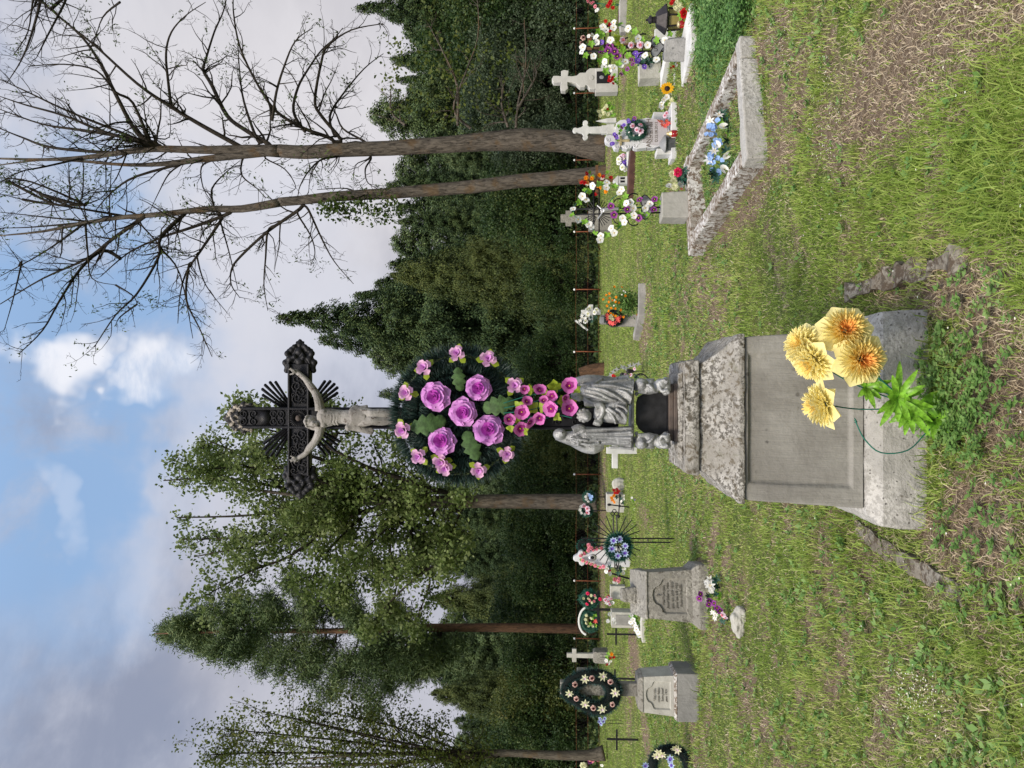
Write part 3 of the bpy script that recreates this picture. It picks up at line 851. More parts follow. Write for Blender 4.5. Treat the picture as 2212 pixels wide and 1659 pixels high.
def at_tree(dx_top, dy, Y, h0):
    """x position and scale so that the tip of a tree of mesh height h0 standing at distance Y reaches dx_top"""
    t = P(dx_top, dy, Y); return t.x, (t.z + .05) / h0
def build_trees():
    ash_tree()
    rg = random.Random(4)
    Y = 26.; loc = Vector((P(1285, 1085, Y).x, Y, 0))
    broadleaf(loc, [([(2095, 440), (2050, 440), (1900, 436), (1700, 436), (1500, 435), (1200, 440), (1000, 430), (700, 405), (450, 370)], [54, 44, 40, 38, 36, 30, 18, 10, 4])],
      [[(1500, 420), (1350, 380), (1200, 330), (1050, 280), (800, 160), (600, 110), (480, 60)], [(1300, 420), (1000, 400), (700, 380), (400, 330), (110, 340)], [(1150, 450), (900, 520), (700, 590), (500, 640), (250, 690)],
       [(1180, 470), (1100, 560), (1030, 640), (960, 780), (880, 860), (800, 900)], [(1050, 640), (1080, 760), (1090, 880)], [(1470, 490), (1420, 600), (1400, 700), (1420, 810)], [(1430, 480), (1350, 600), (1250, 720), (1150, 850)],
       [(1000, 430), (800, 460), (500, 500), (170, 510)], [(900, 520), (700, 680), (500, 760), (300, 870)], [(1050, 410), (800, 320), (500, 230), (320, 160)], [(1250, 460), (1150, 620), (1180, 800), (1150, 950)],
       [(1300, 330), (1200, 200), (1000, 60)], [(1050, 480), (920, 600), (840, 700), (780, 800)], [(1180, 520), (1050, 640), (930, 760)], [(1000, 430), (880, 520), (700, 560)], [(1380, 460), (1280, 600), (1180, 700), (1060, 800)], [(1480, 430), (1450, 300), (1520, 250), (1600, 240)], [(1000, 410), (700, 300), (450, 280), (200, 300)], [(800, 560), (500, 600), (200, 610)],
       [(1250, 480), (1250, 620), (1330, 780), (1300, 900), (1260, 1000)], [(900, 100), (700, 30), (420, 60)], [(1100, 380), (850, 250), (600, 190), (350, 230)], [(1400, 700), (1250, 800), (1100, 950), (1060, 1010)]],
      Y, Z3, 'broad leafy willow tree with pale furrowed trunk left of the iron crucifix', M['willow'], .78, rg, 'willow_tree', 14, .14, tw=2.6)
    # pine
    Y = 31.; loc = Vector((P(1285, 1362, Y).x, Y, 0))
    root = empty('pine_tree', loc, 'tall pine tree with straight reddish trunk and dark ragged crown', 'tree')
    mb = MB(); q = poly(Z3, Y, [(2100, 1024), (2030, 1020), (1700, 1015), (1300, 1015), (900, 1030), (550, 1030), (300, 1035), (70, 1043)], loc)
    mb.tube(q, [w_ * Y / FPX / 2 for w_ in (26, 21, 19, 17, 12, 9, 6, 2)], 10); mb.build('trunk', M['pinebark'], root, smooth=True)
    lb = MB(); sink = []; pts = []
    prof = [(110, 1040, 10), (180, 1010, 30), (190, 1080, 40), (250, 960, 60), (270, 1100, 60), (340, 930, 80), (360, 1120, 70), (420, 890, 110), (430, 1160, 110), (500, 1120, 110), (520, 880, 140), (560, 1190, 150),
            (600, 900, 150), (650, 1180, 180), (680, 820, 190), (720, 1270, 250), (760, 900, 140), (800, 1200, 220), (850, 1320, 300), (870, 850, 180), (930, 1230, 230), (960, 940, 120), (1000, 1330, 300), (1050, 1200, 200), (1080, 1100, 120),
            (1120, 1280, 260), (1130, 930, 130), (1200, 1180, 190), (1260, 1240, 240), (1300, 1120, 120), (1350, 1200, 170), (1060, 1400, 330)]
    for x, y, w_ in prof:
        e = P(*conv(Z3, x, y), Y + rg.uniform(-3, 3)) - loc
        k = x + .5 * abs(y - 1030); s0 = P(*conv(Z3, min(k + 20, 1500), 1027), Y) - loc
        qq = smooth_path([s0, s0.lerp(e, .5) + Vector((0, 0, -.3)), e], 4)
        lb.tube(qq, [.05 * (1 - .7 * i / 8) for i in range(len(qq))], 5, cap=False)
        sk = []; twigs_on(lb, qq, .05, rg, 16, min(1.15, .25 + w_ / 250), 1, sk, .03, minr=.01)
        pts += [tuple(a[0][j]) for a in sk for j in (2, 4) if j < len(a[0])]
    lb.build('branches', M['darkbark'], root, smooth=True)
    C, U, Wv = leaves_at(np.array(pts)[::1], 34, .20, .2, NR, -.25, .09)
    link('crown', leaf_mesh('pine_crown', C, U, Wv, [M['pine']]), root)
    # thin sparse tree at the far left
    Y = 25.; loc = Vector((P(1300, 1625, Y).x, Y, 0))
    broadleaf(loc, [([(2130, 1590), (2060, 1600), (1900, 1600), (1700, 1590), (1400, 1588), (1000, 1600), (700, 1620)], [56, 36, 30, 24, 18, 10, 4]), ([(1700, 1596), (1400, 1620), (1100, 1640), (700, 1660)], [16, 13, 9, 4])],
      [[(1650, 1600), (1250, 1570), (900, 1530), (600, 1500), (380, 1480)], [(1500, 1590), (1200, 1480), (950, 1420), (780, 1390)], [(1400, 1600), (900, 1590), (500, 1590), (300, 1600)], [(1200, 1560), (900, 1480), (650, 1420)], [(1100, 1640), (700, 1640), (350, 1640)],
       [(1600, 1590), (1400, 1500), (1250, 1440)], [(1000, 1600), (650, 1550), (420, 1530)], [(1300, 1620), (1000, 1680), (600, 1700)], [(1550, 1620), (1300, 1700), (900, 1750)], [(1450, 1600), (1100, 1520), (800, 1450), (560, 1400)]],
      Y, Z3, 'slender pale leaved tree with mossy trunk at the edge of the lawn, thin airy crown', M['autumn'], .7, rg, 'thin_tree', 6, .10, bark='palebark', group=None, tw=4.2, thick=.6, limb=.5)
    # evergreens beyond the fence
    conA = conifer_mesh(14, 3.1, 1, .42, 560, 130, [M['spruce']], .3, .42, size=.13)
    conB = conifer_mesh(14, 2.8, 2, .30, 520, 130, [M['spruce']], .2, .45, .85, size=.13)
    conC = conifer_mesh(13, 3.6, 3, .55, 520, 140, [M['larch']], .8, .4, .75, size=.13)
    conD = conifer_mesh(12, 3.3, 7, .25, 460, 120, [M['pine']], .2, .5, .6, .1, .14)
    NP = ('trunk', 'crown')
    front = [ # top dx, dy, Y, mesh, height of mesh, kind, label
      (842, 592, 37., conC, 13, 'larch', 'broad yellow green larch with drooping curtains of twigs, right of the crucifix'),
      (1000, 540, 35.5, conC, 13, 'larch', 'lower yellow green larch in front of the broad larch'),
      (600, 690, 41., conA, 14, 'spruce', 'tall dark spruce with the pointed tip beside the crucifix arm'),
      (765, 640, 45., conA, 14, 'spruce', 'dark spruce between the tall pointed spruce and the broad larch'),
      (800, 770, 44., conD, 12, 'spruce', 'ragged dark spruce showing behind the right arm of the crucifix'),
      (690, 735, 48., conB, 14, 'spruce', 'slender spruce just left of the tall pointed spruce'),
      (860, 480, 43., conB, 14, 'spruce', 'slim grey green spruce left of the leaning ash trunk'),
      (835, 400, 46., conB, 14, 'spruce', 'spruce with its top between the two ash trunks'),
      (960, 340, 38., conD, 12, 'spruce', 'low spruce behind the gap of the two ash trunks'),
      (800, 250, 42., conD, 12, 'spruce', 'tall spruce right of the thick ash trunk, wide dark boughs'),
      (845, 130, 62., conB, 14, 'spruce', 'distant narrow spruce standing over the hollow in the treeline'),
      (858, 175, 58., conA, 14, 'spruce', 'distant bluish spruce in the hollow of the treeline'),
      (770, 20, 40., conA, 14, 'spruce', 'dark spruce at the far right end of the treeline, tallest there'),
      (800, -60, 37., conC, 13, 'larch', 'yellow green larch half outside the picture at the right'),
      (900, 70, 50., conA, 14, 'spruce', 'dark spruce behind the grey willow bushes'),
      (905, 210, 52., conD, 12, 'spruce', 'broad spruce behind the low branches of the thick ash'),
      (820, 850, 50., conB, 14, 'spruce', 'dark spruce directly behind the body of the crucifix figure'),
      (880, 930, 46., conA, 14, 'spruce', 'dark spruce behind the large wreath'),
      (940, 1010, 44., conD, 12, 'spruce', 'spruce between the large wreath and the willow trunk'),
      (960, 1120, 46., conB, 14, 'spruce', 'spruce behind the drooping boughs of the willow tree'),
      (900, 1200, 49., conA, 14, 'spruce', 'spruce left of the willow trunk, hidden at the top'),
      (930, 1290, 44., conC, 13, 'larch', 'yellowish larch right of the pine trunk'),
      (900, 1400, 45., conD, 12, 'spruce', 'wide spruce left of the pine trunk'),
      (850, 1445, 50., conB, 14, 'spruce', 'spruce rising behind the left boughs of the pine'),
      (930, 1500, 42., conC, 13, 'larch', 'dull green larch behind the stone cross with the wreath'),
      (990, 1570, 44., conA, 14, 'spruce', 'dark spruce right of the thin airy tree'),
      (960, 1650, 42., conD, 12, 'spruce', 'dark spruce behind the thin airy tree'),
      (950, 1730, 45., conB, 14, 'spruce', 'spruce at the far left end of the treeline'),
      (1050, 1060, 36., conD, 12, 'spruce', 'small spruce at the foot of the willow tree')]
    for tx, dy, Y, me, h0, nm, lab in front:
        x, s_ = at_tree(tx, dy, Y, h0)
        plant_tree(me, nm, x, Y, s_, rg.uniform(0, 6.28), lab, 'evergreens beyond the fence', parts=NP)
    # a second rank that only closes the wood behind
    mesh = [conA, conB, conD]
    V = []
    for i in range(44):
        Y = rg.uniform(54, 70); dy = -140 + i * 46 + rg.uniform(-25, 25)
        tx = np.interp(dy, [-100, 100, 260, 480, 600, 700, 780, 860, 960, 1300, 1450, 1520, 1800], [800, 835, 850, 840, 800, 800, 830, 900, 950, 930, 925, 955, 975]) + rg.uniform(0, 45)
        k = i % 3; x, s_ = at_tree(tx, dy, Y, (14, 14, 12)[k])
        root = empty('spruce', (x, Y, -.05), 'dark spruce deep in the wood behind the front rank of evergreens', 'tree', 'spruces deep in the wood', rg.uniform(0, 6.28))
        for me, p_ in zip(mesh[k], NP): link(p_, me, root, sc=(s_ * 1.4, s_ * 1.4, s_))
    b1 = bush_mesh(9, 3.6, 5, 34000, M['willow2'], .17, 34); b2 = bush_mesh(9, 4.2, 6, 36000, M['bush'], .17, 36); b3 = bush_mesh(9, 3.8, 8, 26000, M['bush2'], .17, 28)
    SP = ('stems', 'foliage')
    shrubs = [(985, 200, 33, b1, 9, 'tall grey green willow bush behind the pale shrine gravestone'), (1010, 90, 32, b1, 9, 'grey green willow bush right of the pale shrine gravestone'), (1090, 150, 31, b1, 9, 'lower grey green willow bush just behind the fence on the right'),
      (900, 110, 40, b2, 9, 'deep green round bush above the willow bushes'), (960, 20, 33, b2, 9, 'dark bush at the right edge of the wood'), (1040, 440, 31, b2, 9, 'dark green bush left of the leaning ash trunk'), (1060, 330, 31, b1, 9, 'bright grey green bush showing between the two ash trunks'),
      (1100, 500, 30.5, b2, 9, 'low dark bush under the larch'), (1130, 620, 30.5, b2, 9, 'low dark bush behind the grave with yellow flowers'), (1120, 760, 31, b2, 9, 'dark bush right of the statue group'), (1080, 860, 32, b2, 9, 'dark bush behind the statue group'),
      (1120, 960, 31, b3, 9, 'yellowing bush left of the statue group'), (1090, 1030, 31, b2, 9, 'dark bush right of the willow trunk'), (1080, 1160, 33, b2, 9, 'dark bush behind the white monument with pink garland'), (1110, 1240, 32, b2, 9, 'bush behind the heart shaped wreaths'),
      (1060, 1300, 33, b2, 9, 'bush right of the pine trunk'), (1090, 1420, 32, b2, 9, 'bush behind the plain stone cross'), (1060, 1500, 32, b3, 9, 'yellow green bush behind the wreathed stone cross'), (1080, 1570, 32, b2, 9, 'bush right of the thin tree trunk'),
      (1050, 1650, 33, b2, 9, 'bush left of the thin tree trunk'), (1160, 1000, 30, b3, 9, 'low yellowing shrub at the fence left of the statue group')]
    for tx, dy, Y, me, h0, lab in shrubs:
        x, s_ = at_tree(tx, dy, Y, h0); plant_tree(me, 'bush', x, Y, s_, rg.uniform(0, 6.28), lab, 'shrubs beyond the fence', parts=SP)
    # small stuff along the wood's foot
    n = 26000; X = NR.uniform(-24, 24, n); Yy = NR.uniform(29.2, 36, n); C = np.stack([X, Yy, np.abs(NR.normal(0, 1, n)) * (.25 + .25 * fnoise(X, Yy, 0, 3))], -1)
    U = unit(n); s_ = NR.uniform(.1, .25, (n, 1))
    tag(link('undergrowth', leaf_mesh('undergrowth', C, U * s_, perp(U) * s_ * .3, [M['bush']])), 'dark tangled undergrowth along the foot of the wood', 'undergrowth', kind='stuff')
    # broken stump by the fence
    c = P(1290, 800, 27.); st = MB()
    st.tube([(0, 0, -.1), (.02, 0, .25), (.0, .0, .55), (-.06, 0, .85)], [.30, .24, .2, .14], 9)
    tag(st.build('tree_stump', M['pinebark'], loc=(c.x, 27., 0), smooth=False), 'broken brown tree stump by the fence right of the statue group', 'stump')
build_trees()

# ------------------------------------------------------------------ the fence at the end of the lawn
def build_fence():
    Yf = 28.4
    root = empty('wire_fence', (0, Yf, 0), 'low rusty post and wire mesh fence along the far end of the lawn', 'fence')
    x0, x1 = -16.5, 16.5; xs = []
    posts = [(390, 1), (625, 0), (760, 1), (345, 0), (500, 1), (1025, 0), (1205, 1), (1255, 0), (1380, 1), (1500, 1), (1640, 0), (60, 1), (200, 0), (900, 1)]
    pm = {}
    for dy, k in posts:
        x = P(1290, dy, Yf).x; xs.append(x)
        mb = MB(); mb.tube([(0, 0, -.1), (.02 * rnd.uniform(-1, 1), 0, .98)], .02, 8)
        p_ = mb.build('post', M['rust'], root, smooth=True, loc=(x, 0, 0))
        cp = MB(); cp.lathe([(.001, .05), (.035, .04), (.04, 0), (.036, -.02)], 8, (0, 0, .98)); cp.build('cap', M['whiteplastic'], p_, smooth=True)
    w_ = MB()
    for z in (.93, .5, .1):
        w_.tube([(x0 + i * 1.5, 0, z + .015 * math.sin(i * 2.1)) for i in range(23)], .004, 4)
    w_.build('wire', M['rust'], root)
    g = MB()
    for i in range(int((x1 - x0) / .11)):
        x = x0 + i * .11
        g.tube([(x, .012, .03), (x + .45, .012, .92)], .0032, 3, cap=False); g.tube([(x + .45, -.012, .03), (x, -.012, .92)], .0032, 3, cap=False)
    g.build('mesh_panel', M['steel'], root)
build_fence()
# ------------------------------------------------------------------ flowers: unit radius, facing -Y (towards a viewer in front), up = Z
def petal(mb, ang, r0, r1, w, h0, h1, p=1., cup=.15, mat=0, n=4, m=3, tip=.0, notch=0., shape=.8, wav=0., point=False):
    rows = []
    ca, sa = math.cos(ang), math.sin(ang)
    for i in range(n + 1):
        t = i / n
        r = r0 + (r1 - r0) * t; h = h0 + (h1 - h0) * t ** p - tip * t ** 3
        hw = w * (math.sin(PI * min(.97, .10 + .78 * t)) ** shape) if point else w * min(1, .22 + .78 * (t / .6) ** .9) * math.sqrt(max(.05, 1 - max(0, (t - .6) / .41) ** 2.4))
        row = []
        for j in range(m):
            s = -1 + 2 * j / (m - 1)
            rr = r - abs(s) ** 2 * (r1 - r0) * .22 * t * (1 if point else .25) 
            hh = h + cup * s * s * hw + wav * math.sin(7 * t + 5 * s + ang * 3)
            row.append((ca * rr - sa * s * hw, -hh, sa * rr + ca * s * hw))
        rows.append(row)
    mb.strip(rows, mat)
def fl_rose(seed=0):
    g = random.Random(seed); mb = MB()
    for cnt, r0, r1, w, h0, h1, tip, mt in ((3, .02, .13, .16, .32, .62, 0, 1), (4, .06, .26, .24, .25, .60, .02, 1), (5, .12, .44, .32, .16, .54, .06, 1), (5, .2, .66, .40, .06, .42, .1, 0), (6, .3, .86, .42, .0, .30, .16, 0), (7, .3, 1.03, .44, -.05, .14, .2, 0)):
        a0 = g.uniform(0, 6.28)
        for k in range(cnt):
            petal(mb, a0 + 2 * PI * k / cnt + g.uniform(-.12, .12), r0, r1 * g.uniform(.93, 1.07), w, h0, h1 * g.uniform(.85, 1.1), .8, .35, mt, 5, 5, tip, wav=.02)
    return mb
def fl_bud(seed=0):
    g = random.Random(seed); mb = MB()
    for cnt, r0, r1, w, h0, h1, tip, mt in ((3, .02, .3, .3, .2, 1.0, .1, 1), (4, .15, .62, .42, 0, .95, .15, 0), (4, .2, .95, .44, -.1, .6, .2, 0)):
        a0 = g.uniform(0, 6.28)
        for k in range(cnt): petal(mb, a0 + 2 * PI * k / cnt, r0, r1, w, h0, h1 * g.uniform(.8, 1.1), .7, .4, mt, 5, 5, tip)
    for k in range(3): petal(mb, k * 2.1 + g.uniform(0, 1), .2, 1.3, .36, -.25, -.2, 1, -.1, 2, 4, 3)
    return mb
def fl_five(seed=0, n=5, w=.56, cup=.25, centre=.2, rise=.3, dark=None):
    """open flower with n round petals and a small raised centre"""
    g = random.Random(seed); mb = MB(); a0 = g.uniform(0, 6.28)
    for k in range(n):
        petal(mb, a0 + 2 * PI * k / n, .05, 1.0 * g.uniform(.9, 1.08), w, .0, rise * g.uniform(.6, 1.3), 1.4, cup, 0, 4, 5, .12, shape=.6, wav=.02)
        if dark is not None: petal(mb, a0 + 2 * PI * k / n, .03, .5, w * .42, .04, rise * .5 + .04, 1.4, cup, dark, 3, 3)
    mb.ball((0, -.12, 0), (centre, .12, centre), 8, 4, 1)
    return mb
def fl_many(seed, rings, matc=1):
    """mum-like head: rings of (count, r0, r1, width, h0, h1, mat)"""
    g = random.Random(seed); mb = MB()
    for cnt, r0, r1, w, h0, h1, mt in rings:
        a0 = g.uniform(0, 6.28)
        for k in range(cnt):
            petal(mb, a0 + 2 * PI * k / cnt + g.uniform(-.1, .1), r0, r1 * g.uniform(.9, 1.08), w, h0, h1 * g.uniform(.85, 1.15), 1, .4, mt, 4, 3, .0, shape=.7, point=True)
    return mb
def fl_dahlia(seed=0):
    mb = fl_many(seed, [(9, .0, .18, .045, .3, .72, 2), (14, .04, .32, .055, .28, .74, 2), (20, .1, .46, .06, .22, .70, 1), (24, .14, .58, .065, .18, .64, 1), (28, .18, .70, .07, .12, .54, 1), (30, .2, .80, .075, .06, .42, 0), (30, .22, .90, .08, .0, .28, 0), (5, .1, .9, .34, -.12, -.22, 0)])
    for k in range(7): petal(mb, k * .9 + seed, .1, 1.08, .40, -.04, .06, 1, .25, 0, 5, 5, .1)
    mb.lathe([(.30, -.0), (.24, .12), (.1, .24), (.04, .30)], 10, mat=3, M=Matrix.Rotation(-PI / 2, 4, 'X') @ Matrix.Translation((0, 0, .05)))
    return mb
def fl_sun(seed=0):
    mb = fl_many(seed, [(16, .35, 1.0, .16, .05, .12, 0), (14, .35, .95, .15, .0, .02, 0)])
    mb.ball((0, -.06, 0), (.40, .12, .40), 14, 6, 1); mb.ball((0, -.12, 0), (.2, .1, .2), 10, 5, 2)
    return mb
def fl_lily(seed=0):
    mb = fl_many(seed, [(6, .03, 1.0, .2, .1, .25, 0), (4, .02, .3, .03, .2, .5, 1)])
    return mb
def fl_calla(seed=0):
    mb = MB()
    rows = []
    for i in range(6):
        t = i / 5; row = []
        for j in range(9):
            a = -2.6 + 5.2 * j / 8; r = .12 + .55 * t ** 1.5
            row.append((math.sin(a) * r, -t * .9 + (.25 * t if abs(a) > 2 else 0), math.cos(a) * r * (1 + .5 * t)))
        rows.append(row)
    mb.strip(rows, 0); mb.tube([(0, -.2, 0), (0, -.8, .1)], .05, 6, 1)
    return mb
def fl_leaves(seed=0, n=5, w=.34, fill=.12):
    """a spray of rounded green leaves"""
    g = random.Random(seed); mb = MB()
    for k in range(n): petal(mb, 2 * PI * k / n + g.uniform(-.3, .3), .04, g.uniform(.8, 1.1), w, .0, g.uniform(.0, .45), 1, .3, 0, 4, 3, g.uniform(0, .25), shape=.7, point=True)
    return mb
def mk(name, mb, mats):
    me = mb.mesh(name, mats, True); return me
PC = lambda c, v=.12, t=.25: plain('petal', lin(c), .6, v, 25, trans=t)
M['lilac'] = PC((216, 150, 218)); M['magenta'] = PC((194, 84, 190), .2); M['palelilac'] = PC((228, 184, 216), .16); M['rosewhite'] = PC((225, 205, 218))
M['petunia'] = PC((216, 120, 190), .25); M['petuniadark'] = PC((150, 30, 120)); M['lime'] = plain('lime leaf', lin((150, 170, 50)), .5, .25, 30, trans=.3); M['limebright'] = plain('bright leaf', lin((128, 176, 60)), .5, .25, 30, trans=.3)
M['white'] = PC((236, 236, 232), .05); M['cream'] = PC((232, 232, 196), .06); M['yellowc'] = PC((226, 196, 70)); M['black'] = plain('dark centre', (.02, .015, .02), .7)
M['purple'] = PC((150, 66, 150), .3); M['violet'] = PC((120, 84, 190), .2); M['coral'] = PC((236, 96, 96), .15); M['red'] = PC((200, 24, 34), .2); M['hotpink'] = PC((232, 56, 110), .2)
M['pink'] = PC((232, 150, 165), .15); M['blue'] = PC((150, 182, 230), .15); M['paleblue'] = PC((190, 208, 236), .1)
M['ylight'] = PC((254, 240, 172), .05, .35); M['ymid'] = PC((254, 226, 140), .08, .35); M['yorange'] = PC((249, 184, 98), .12, .3); M['sunyellow'] = PC((238, 184, 30), .12); M['marigold'] = PC((240, 160, 20), .15)
M['silklealf'] = plain('silk leaf', lin((70, 98, 54)), .6, .35, 40, trans=.15, bmp=.5); M['deepgreen'] = plain('deep green', (.02, .07, .045), .6, .4, 20); M['freshleaf'] = plain('fresh leaf', lin((122, 172, 54)), .35, .5, 45, trans=.35)
M['tinsel'] = leafmat('dark tinsel', [(.006, .016, .013), (.014, .036, .029), (.035, .065, .055), (.13, .16, .145)], 0, .45, 3.)
M['tinselgreen'] = leafmat('green tinsel', [(.01, .06, .045), (.02, .10, .07), (.03, .14, .10)], 0, .45, 3.)
FL = {
 'rose_lilac': [mk('rose', fl_rose(i * 7 + 1), [M['lilac'], M['magenta']]) for i in range(5)],
 'bud_lilac': [mk('rosebud', fl_bud(i), [M['palelilac'], M['lilac'], M['lime']]) for i in range(3)],
 'petunia': [mk('petunia', fl_five(i, 5, .60, .3, .1, .5, 2), [M['petunia'], M['yellowc'], M['petuniadark']]) for i in range(2)],
 'dahlia': [mk('mum', fl_dahlia(i), [M['ylight'], M['ymid'], M['yorange'], M['deepgreen']]) for i in range(2)],
 'white5': [mk('anemone', fl_five(i + 4, 5, .52, .2, .17, .25), [M['white'], M['yellowc']]) for i in range(3)],
 'whitedark': [mk('anemone', fl_five(i + 9, 5, .5, .2, .17, .25), [M['white'], M['black']]) for i in range(1)],
 'pansy': [mk('pansy', fl_five(i + 6, 5, .56, .3, .16, .35, 2), [M['purple'], M['yellowc'], M['black']]) for i in range(2)],
 'paleviolet': [mk('star flower', fl_many(i, [(8, .1, 1.0, .24, .02, .2, 0), (6, .03, .45, .14, .1, .35, 1)]), [M['paleblue'], M['violet']]) for i in range(2)],
 'violet': [mk('violet', fl_five(3, 5, .5, .3, .15, .3), [M['violet'], M['white']])],
 'blue': [mk('hydrangea floret', fl_five(i + 3, 4, .55, .2, .12, .2), [M['blue'], M['paleblue']]) for i in range(2)],
 'rose_white': [mk('rose', fl_rose(7), [M['white'], M['cream']])], 'rose_cream': [mk('rose', fl_rose(8), [M['cream'], M['cream']])], 'rose_pink': [mk('rose', fl_rose(9), [M['hotpink'], M['hotpink']])],
 'rose_pale': [mk('rose', fl_rose(5), [M['pink'], M['pink']])], 'rose_palewhite': [mk('rose', fl_rose(4), [M['rosewhite'], M['pink']])], 'rose_red': [mk('rose', fl_rose(3), [M['red'], M['red']])],
 'mum_white': [mk('mum', fl_many(2, [(8, .0, .3, .09, .3, .6, 0), (12, .1, .6, .12, .2, .5, 0), (14, .15, .85, .14, .05, .3, 0), (14, .2, 1.0, .15, -.05, .08, 0)]), [M['white']])],
 'mum_cream': [mk('mum', fl_many(3, [(8, .0, .3, .09, .3, .6, 0), (12, .1, .6, .12, .2, .5, 0), (14, .15, .85, .14, .05, .3, 0), (14, .2, 1.0, .15, -.05, .08, 0)]), [M['cream']])],
 'mum_yellow': [mk('mum', fl_many(4, [(8, .0, .3, .09, .3, .6, 0), (12, .1, .6, .12, .2, .5, 0), (14, .15, 1.0, .16, .0, .25, 0)]), [M['marigold']])],
 'mum_red': [mk('mum', fl_many(4, [(8, .0, .3, .09, .3, .6, 0), (12, .1, .6, .12, .2, .5, 0), (14, .15, 1.0, .16, .0, .25, 0)]), [M['red']])],
 'lily_coral': [mk('lily', fl_lily(3), [M['coral'], M['yellowc']])], 'lily_white': [mk('lily', fl_lily(4), [M['white'], M['yellowc']])], 'lily_silver': [mk('poinsettia', fl_many(5, [(7, .05, 1.0, .2, .05, .2, 0), (6, .05, .6, .2, .15, .35, 0), (5, .02, .3, .14, .3, .5, 1)]), [M['cream'], M['rosewhite']])],
 'rose_brown': [mk('rose', fl_rose(6), [plain('faded rose', lin((205, 170, 160)), .7), plain('wine rose', lin((90, 20, 24)), .7)])],
 'sun': [mk('sunflower', fl_sun(1), [M['sunyellow'], plain('seed brown', (.035, .015, .006), .8), M['black']])],
 'calla': [mk('calla', fl_calla(), [M['white'], M['yellowc']])],
 'leaf_lime': [mk('leaf cluster', fl_leaves(i, 5), [M['limebright']]) for i in range(3)], 'leaf_lime2': [mk('leaf cluster', fl_leaves(i + 5, 4, .42), [M['lime']]) for i in range(2)],
 'leaf_deep': [mk('leaf cluster', fl_leaves(i + 2, 7, .2), [M['deepgreen']]) for i in range(2)],
 'leaf_fresh': [mk('leaf cluster', fl_leaves(i + 2, 8, .2), [M['freshleaf']]) for i in range(2)],
}
def face(d, spin=0.):
    """rotation that turns a flower (facing -Y) to face direction d"""
    d = Vector(d).normalized()
    return Vector((0, -1, 0)).rotation_difference(d) @ Quaternion((0, 1, 0), spin)
def put(kind, parent, pos, r, d=(0, -1, 0), g=rnd, name=None, label=None):
    me = g.choice(FL[kind])
    nm = name or ('leaf' if kind.startswith('leaf') else 'flower')
    o = link(nm, me, parent, pos, face(d, g.uniform(0, 6.28)), r * g.uniform(.92, 1.08))
    if label: o['label'] = label
    return o
def jd(g=rnd, s=.35, up=.1):
    return Vector((g.gauss(0, s), -1, g.gauss(up, s)))
def tinsel(name, path, rad, needle, n, mat, parent, flat=1., width=.0011, core=None):
    """bristle garland along a path"""
    path = [Vector(p) for p in path]; seg = np.array([tuple(p) for p in path]); m = len(seg) - 1
    t = NR.uniform(0, m, n); k = np.clip(t.astype(int), 0, m - 1); f = (t - k)[:, None]
    C = seg[k] * (1 - f) + seg[k + 1] * f
    T = seg[k + 1] - seg[k]; T /= np.linalg.norm(T, axis=1, keepdims=True) + 1e-9
    U = np.cross(T, unit(n)); U /= np.linalg.norm(U, axis=1, keepdims=True) + 1e-9
    U = U + T * NR.uniform(-.35, .35, (n, 1)); U[:, 1] *= flat
    L = NR.uniform(.6, 1.15, (n, 1)) * needle
    me = leaf_mesh(name, C + U * rad * .2, U * L, perp(U) * width, [mat], .0)
    return link(name, me, parent)
# ------------------------------------------------------------------ the crucifix monument in the middle
M['whitewash'] = stone('worn whitewash', (.30, .29, .265), (.47, .455, .42), (.15, .135, .11), .45, .8, 7, bmp=1., moss=.2, speck=.35)
M['cornice'] = stone('peeling whitewash', (.25, .235, .205), (.43, .415, .38), (.13, .11, .08), .56, 1.3, 9, bmp=1.2, moss=.4, speck=.85)
M['plaster'] = stone('brushed grey plaster', (.20, .19, .17), (.31, .30, .27), (.14, .13, .11), .42, .5, 3.5, brush=1.2, bmp=.6, moss=.2)
M['castgrey'] = stone('painted cast metal', (.22, .222, .222), (.40, .405, .40), (.055, .05, .045), .48, .1, 18, rough=.42, bmp=.6)
M['castgrey'].node_tree.nodes['Principled BSDF'].inputs['Metallic'].default_value = .45
M['corpus'] = stone('pale weathered corpus', (.21, .195, .175), (.36, .34, .315), (.085, .065, .05), .52, .15, 16, rough=.6, bmp=.6)
M['slate'] = plain('black plaque', (.018, .018, .02), .5, .35, 25, bmp=.3)
YC = 3.99; AX = P(1450, 896.5, YC).x
MON = Vector((AX, YC, 0))
def pz(x, a, reg=PED):
    """height of a front edge seen at traced x, on a square of half width a about the axis"""
    dx, _ = conv(reg, x, 0); return P(dx, 896, YC - a).z
def sq(mb, lv, mat=0, n=4):
    """stack of square sections [(half width, z)]"""
    vs, fs = [], []
    for a, z in lv: vs += [(-a, -a, z), (a, -a, z), (a, a, z), (-a, a, z)]
    for i in range(len(lv) - 1):
        for k in range(4):
            k2 = (k + 1) % 4; fs.append((i * 4 + k, i * 4 + k2, i * 4 + 4 + k2, i * 4 + 4 + k))
    fs.append((3, 2, 1, 0)); e = (len(lv) - 1) * 4; fs.append((e, e + 1, e + 2, e + 3))
    mb.add(vs, fs, mat)
def rough_up(o, s, size, sub=3, strength=.006):
    q = o.modifiers.new('sub', 'SUBSURF'); q.subdivision_type = 'SIMPLE'; q.levels = q.render_levels = sub
    tx = bpy.data.textures.new('chips', 'CLOUDS'); tx.noise_scale = size; tx.noise_depth = 3
    d = o.modifiers.new('chip', 'DISPLACE'); d.texture = tx; d.strength = strength; d.mid_level = .5
    return o
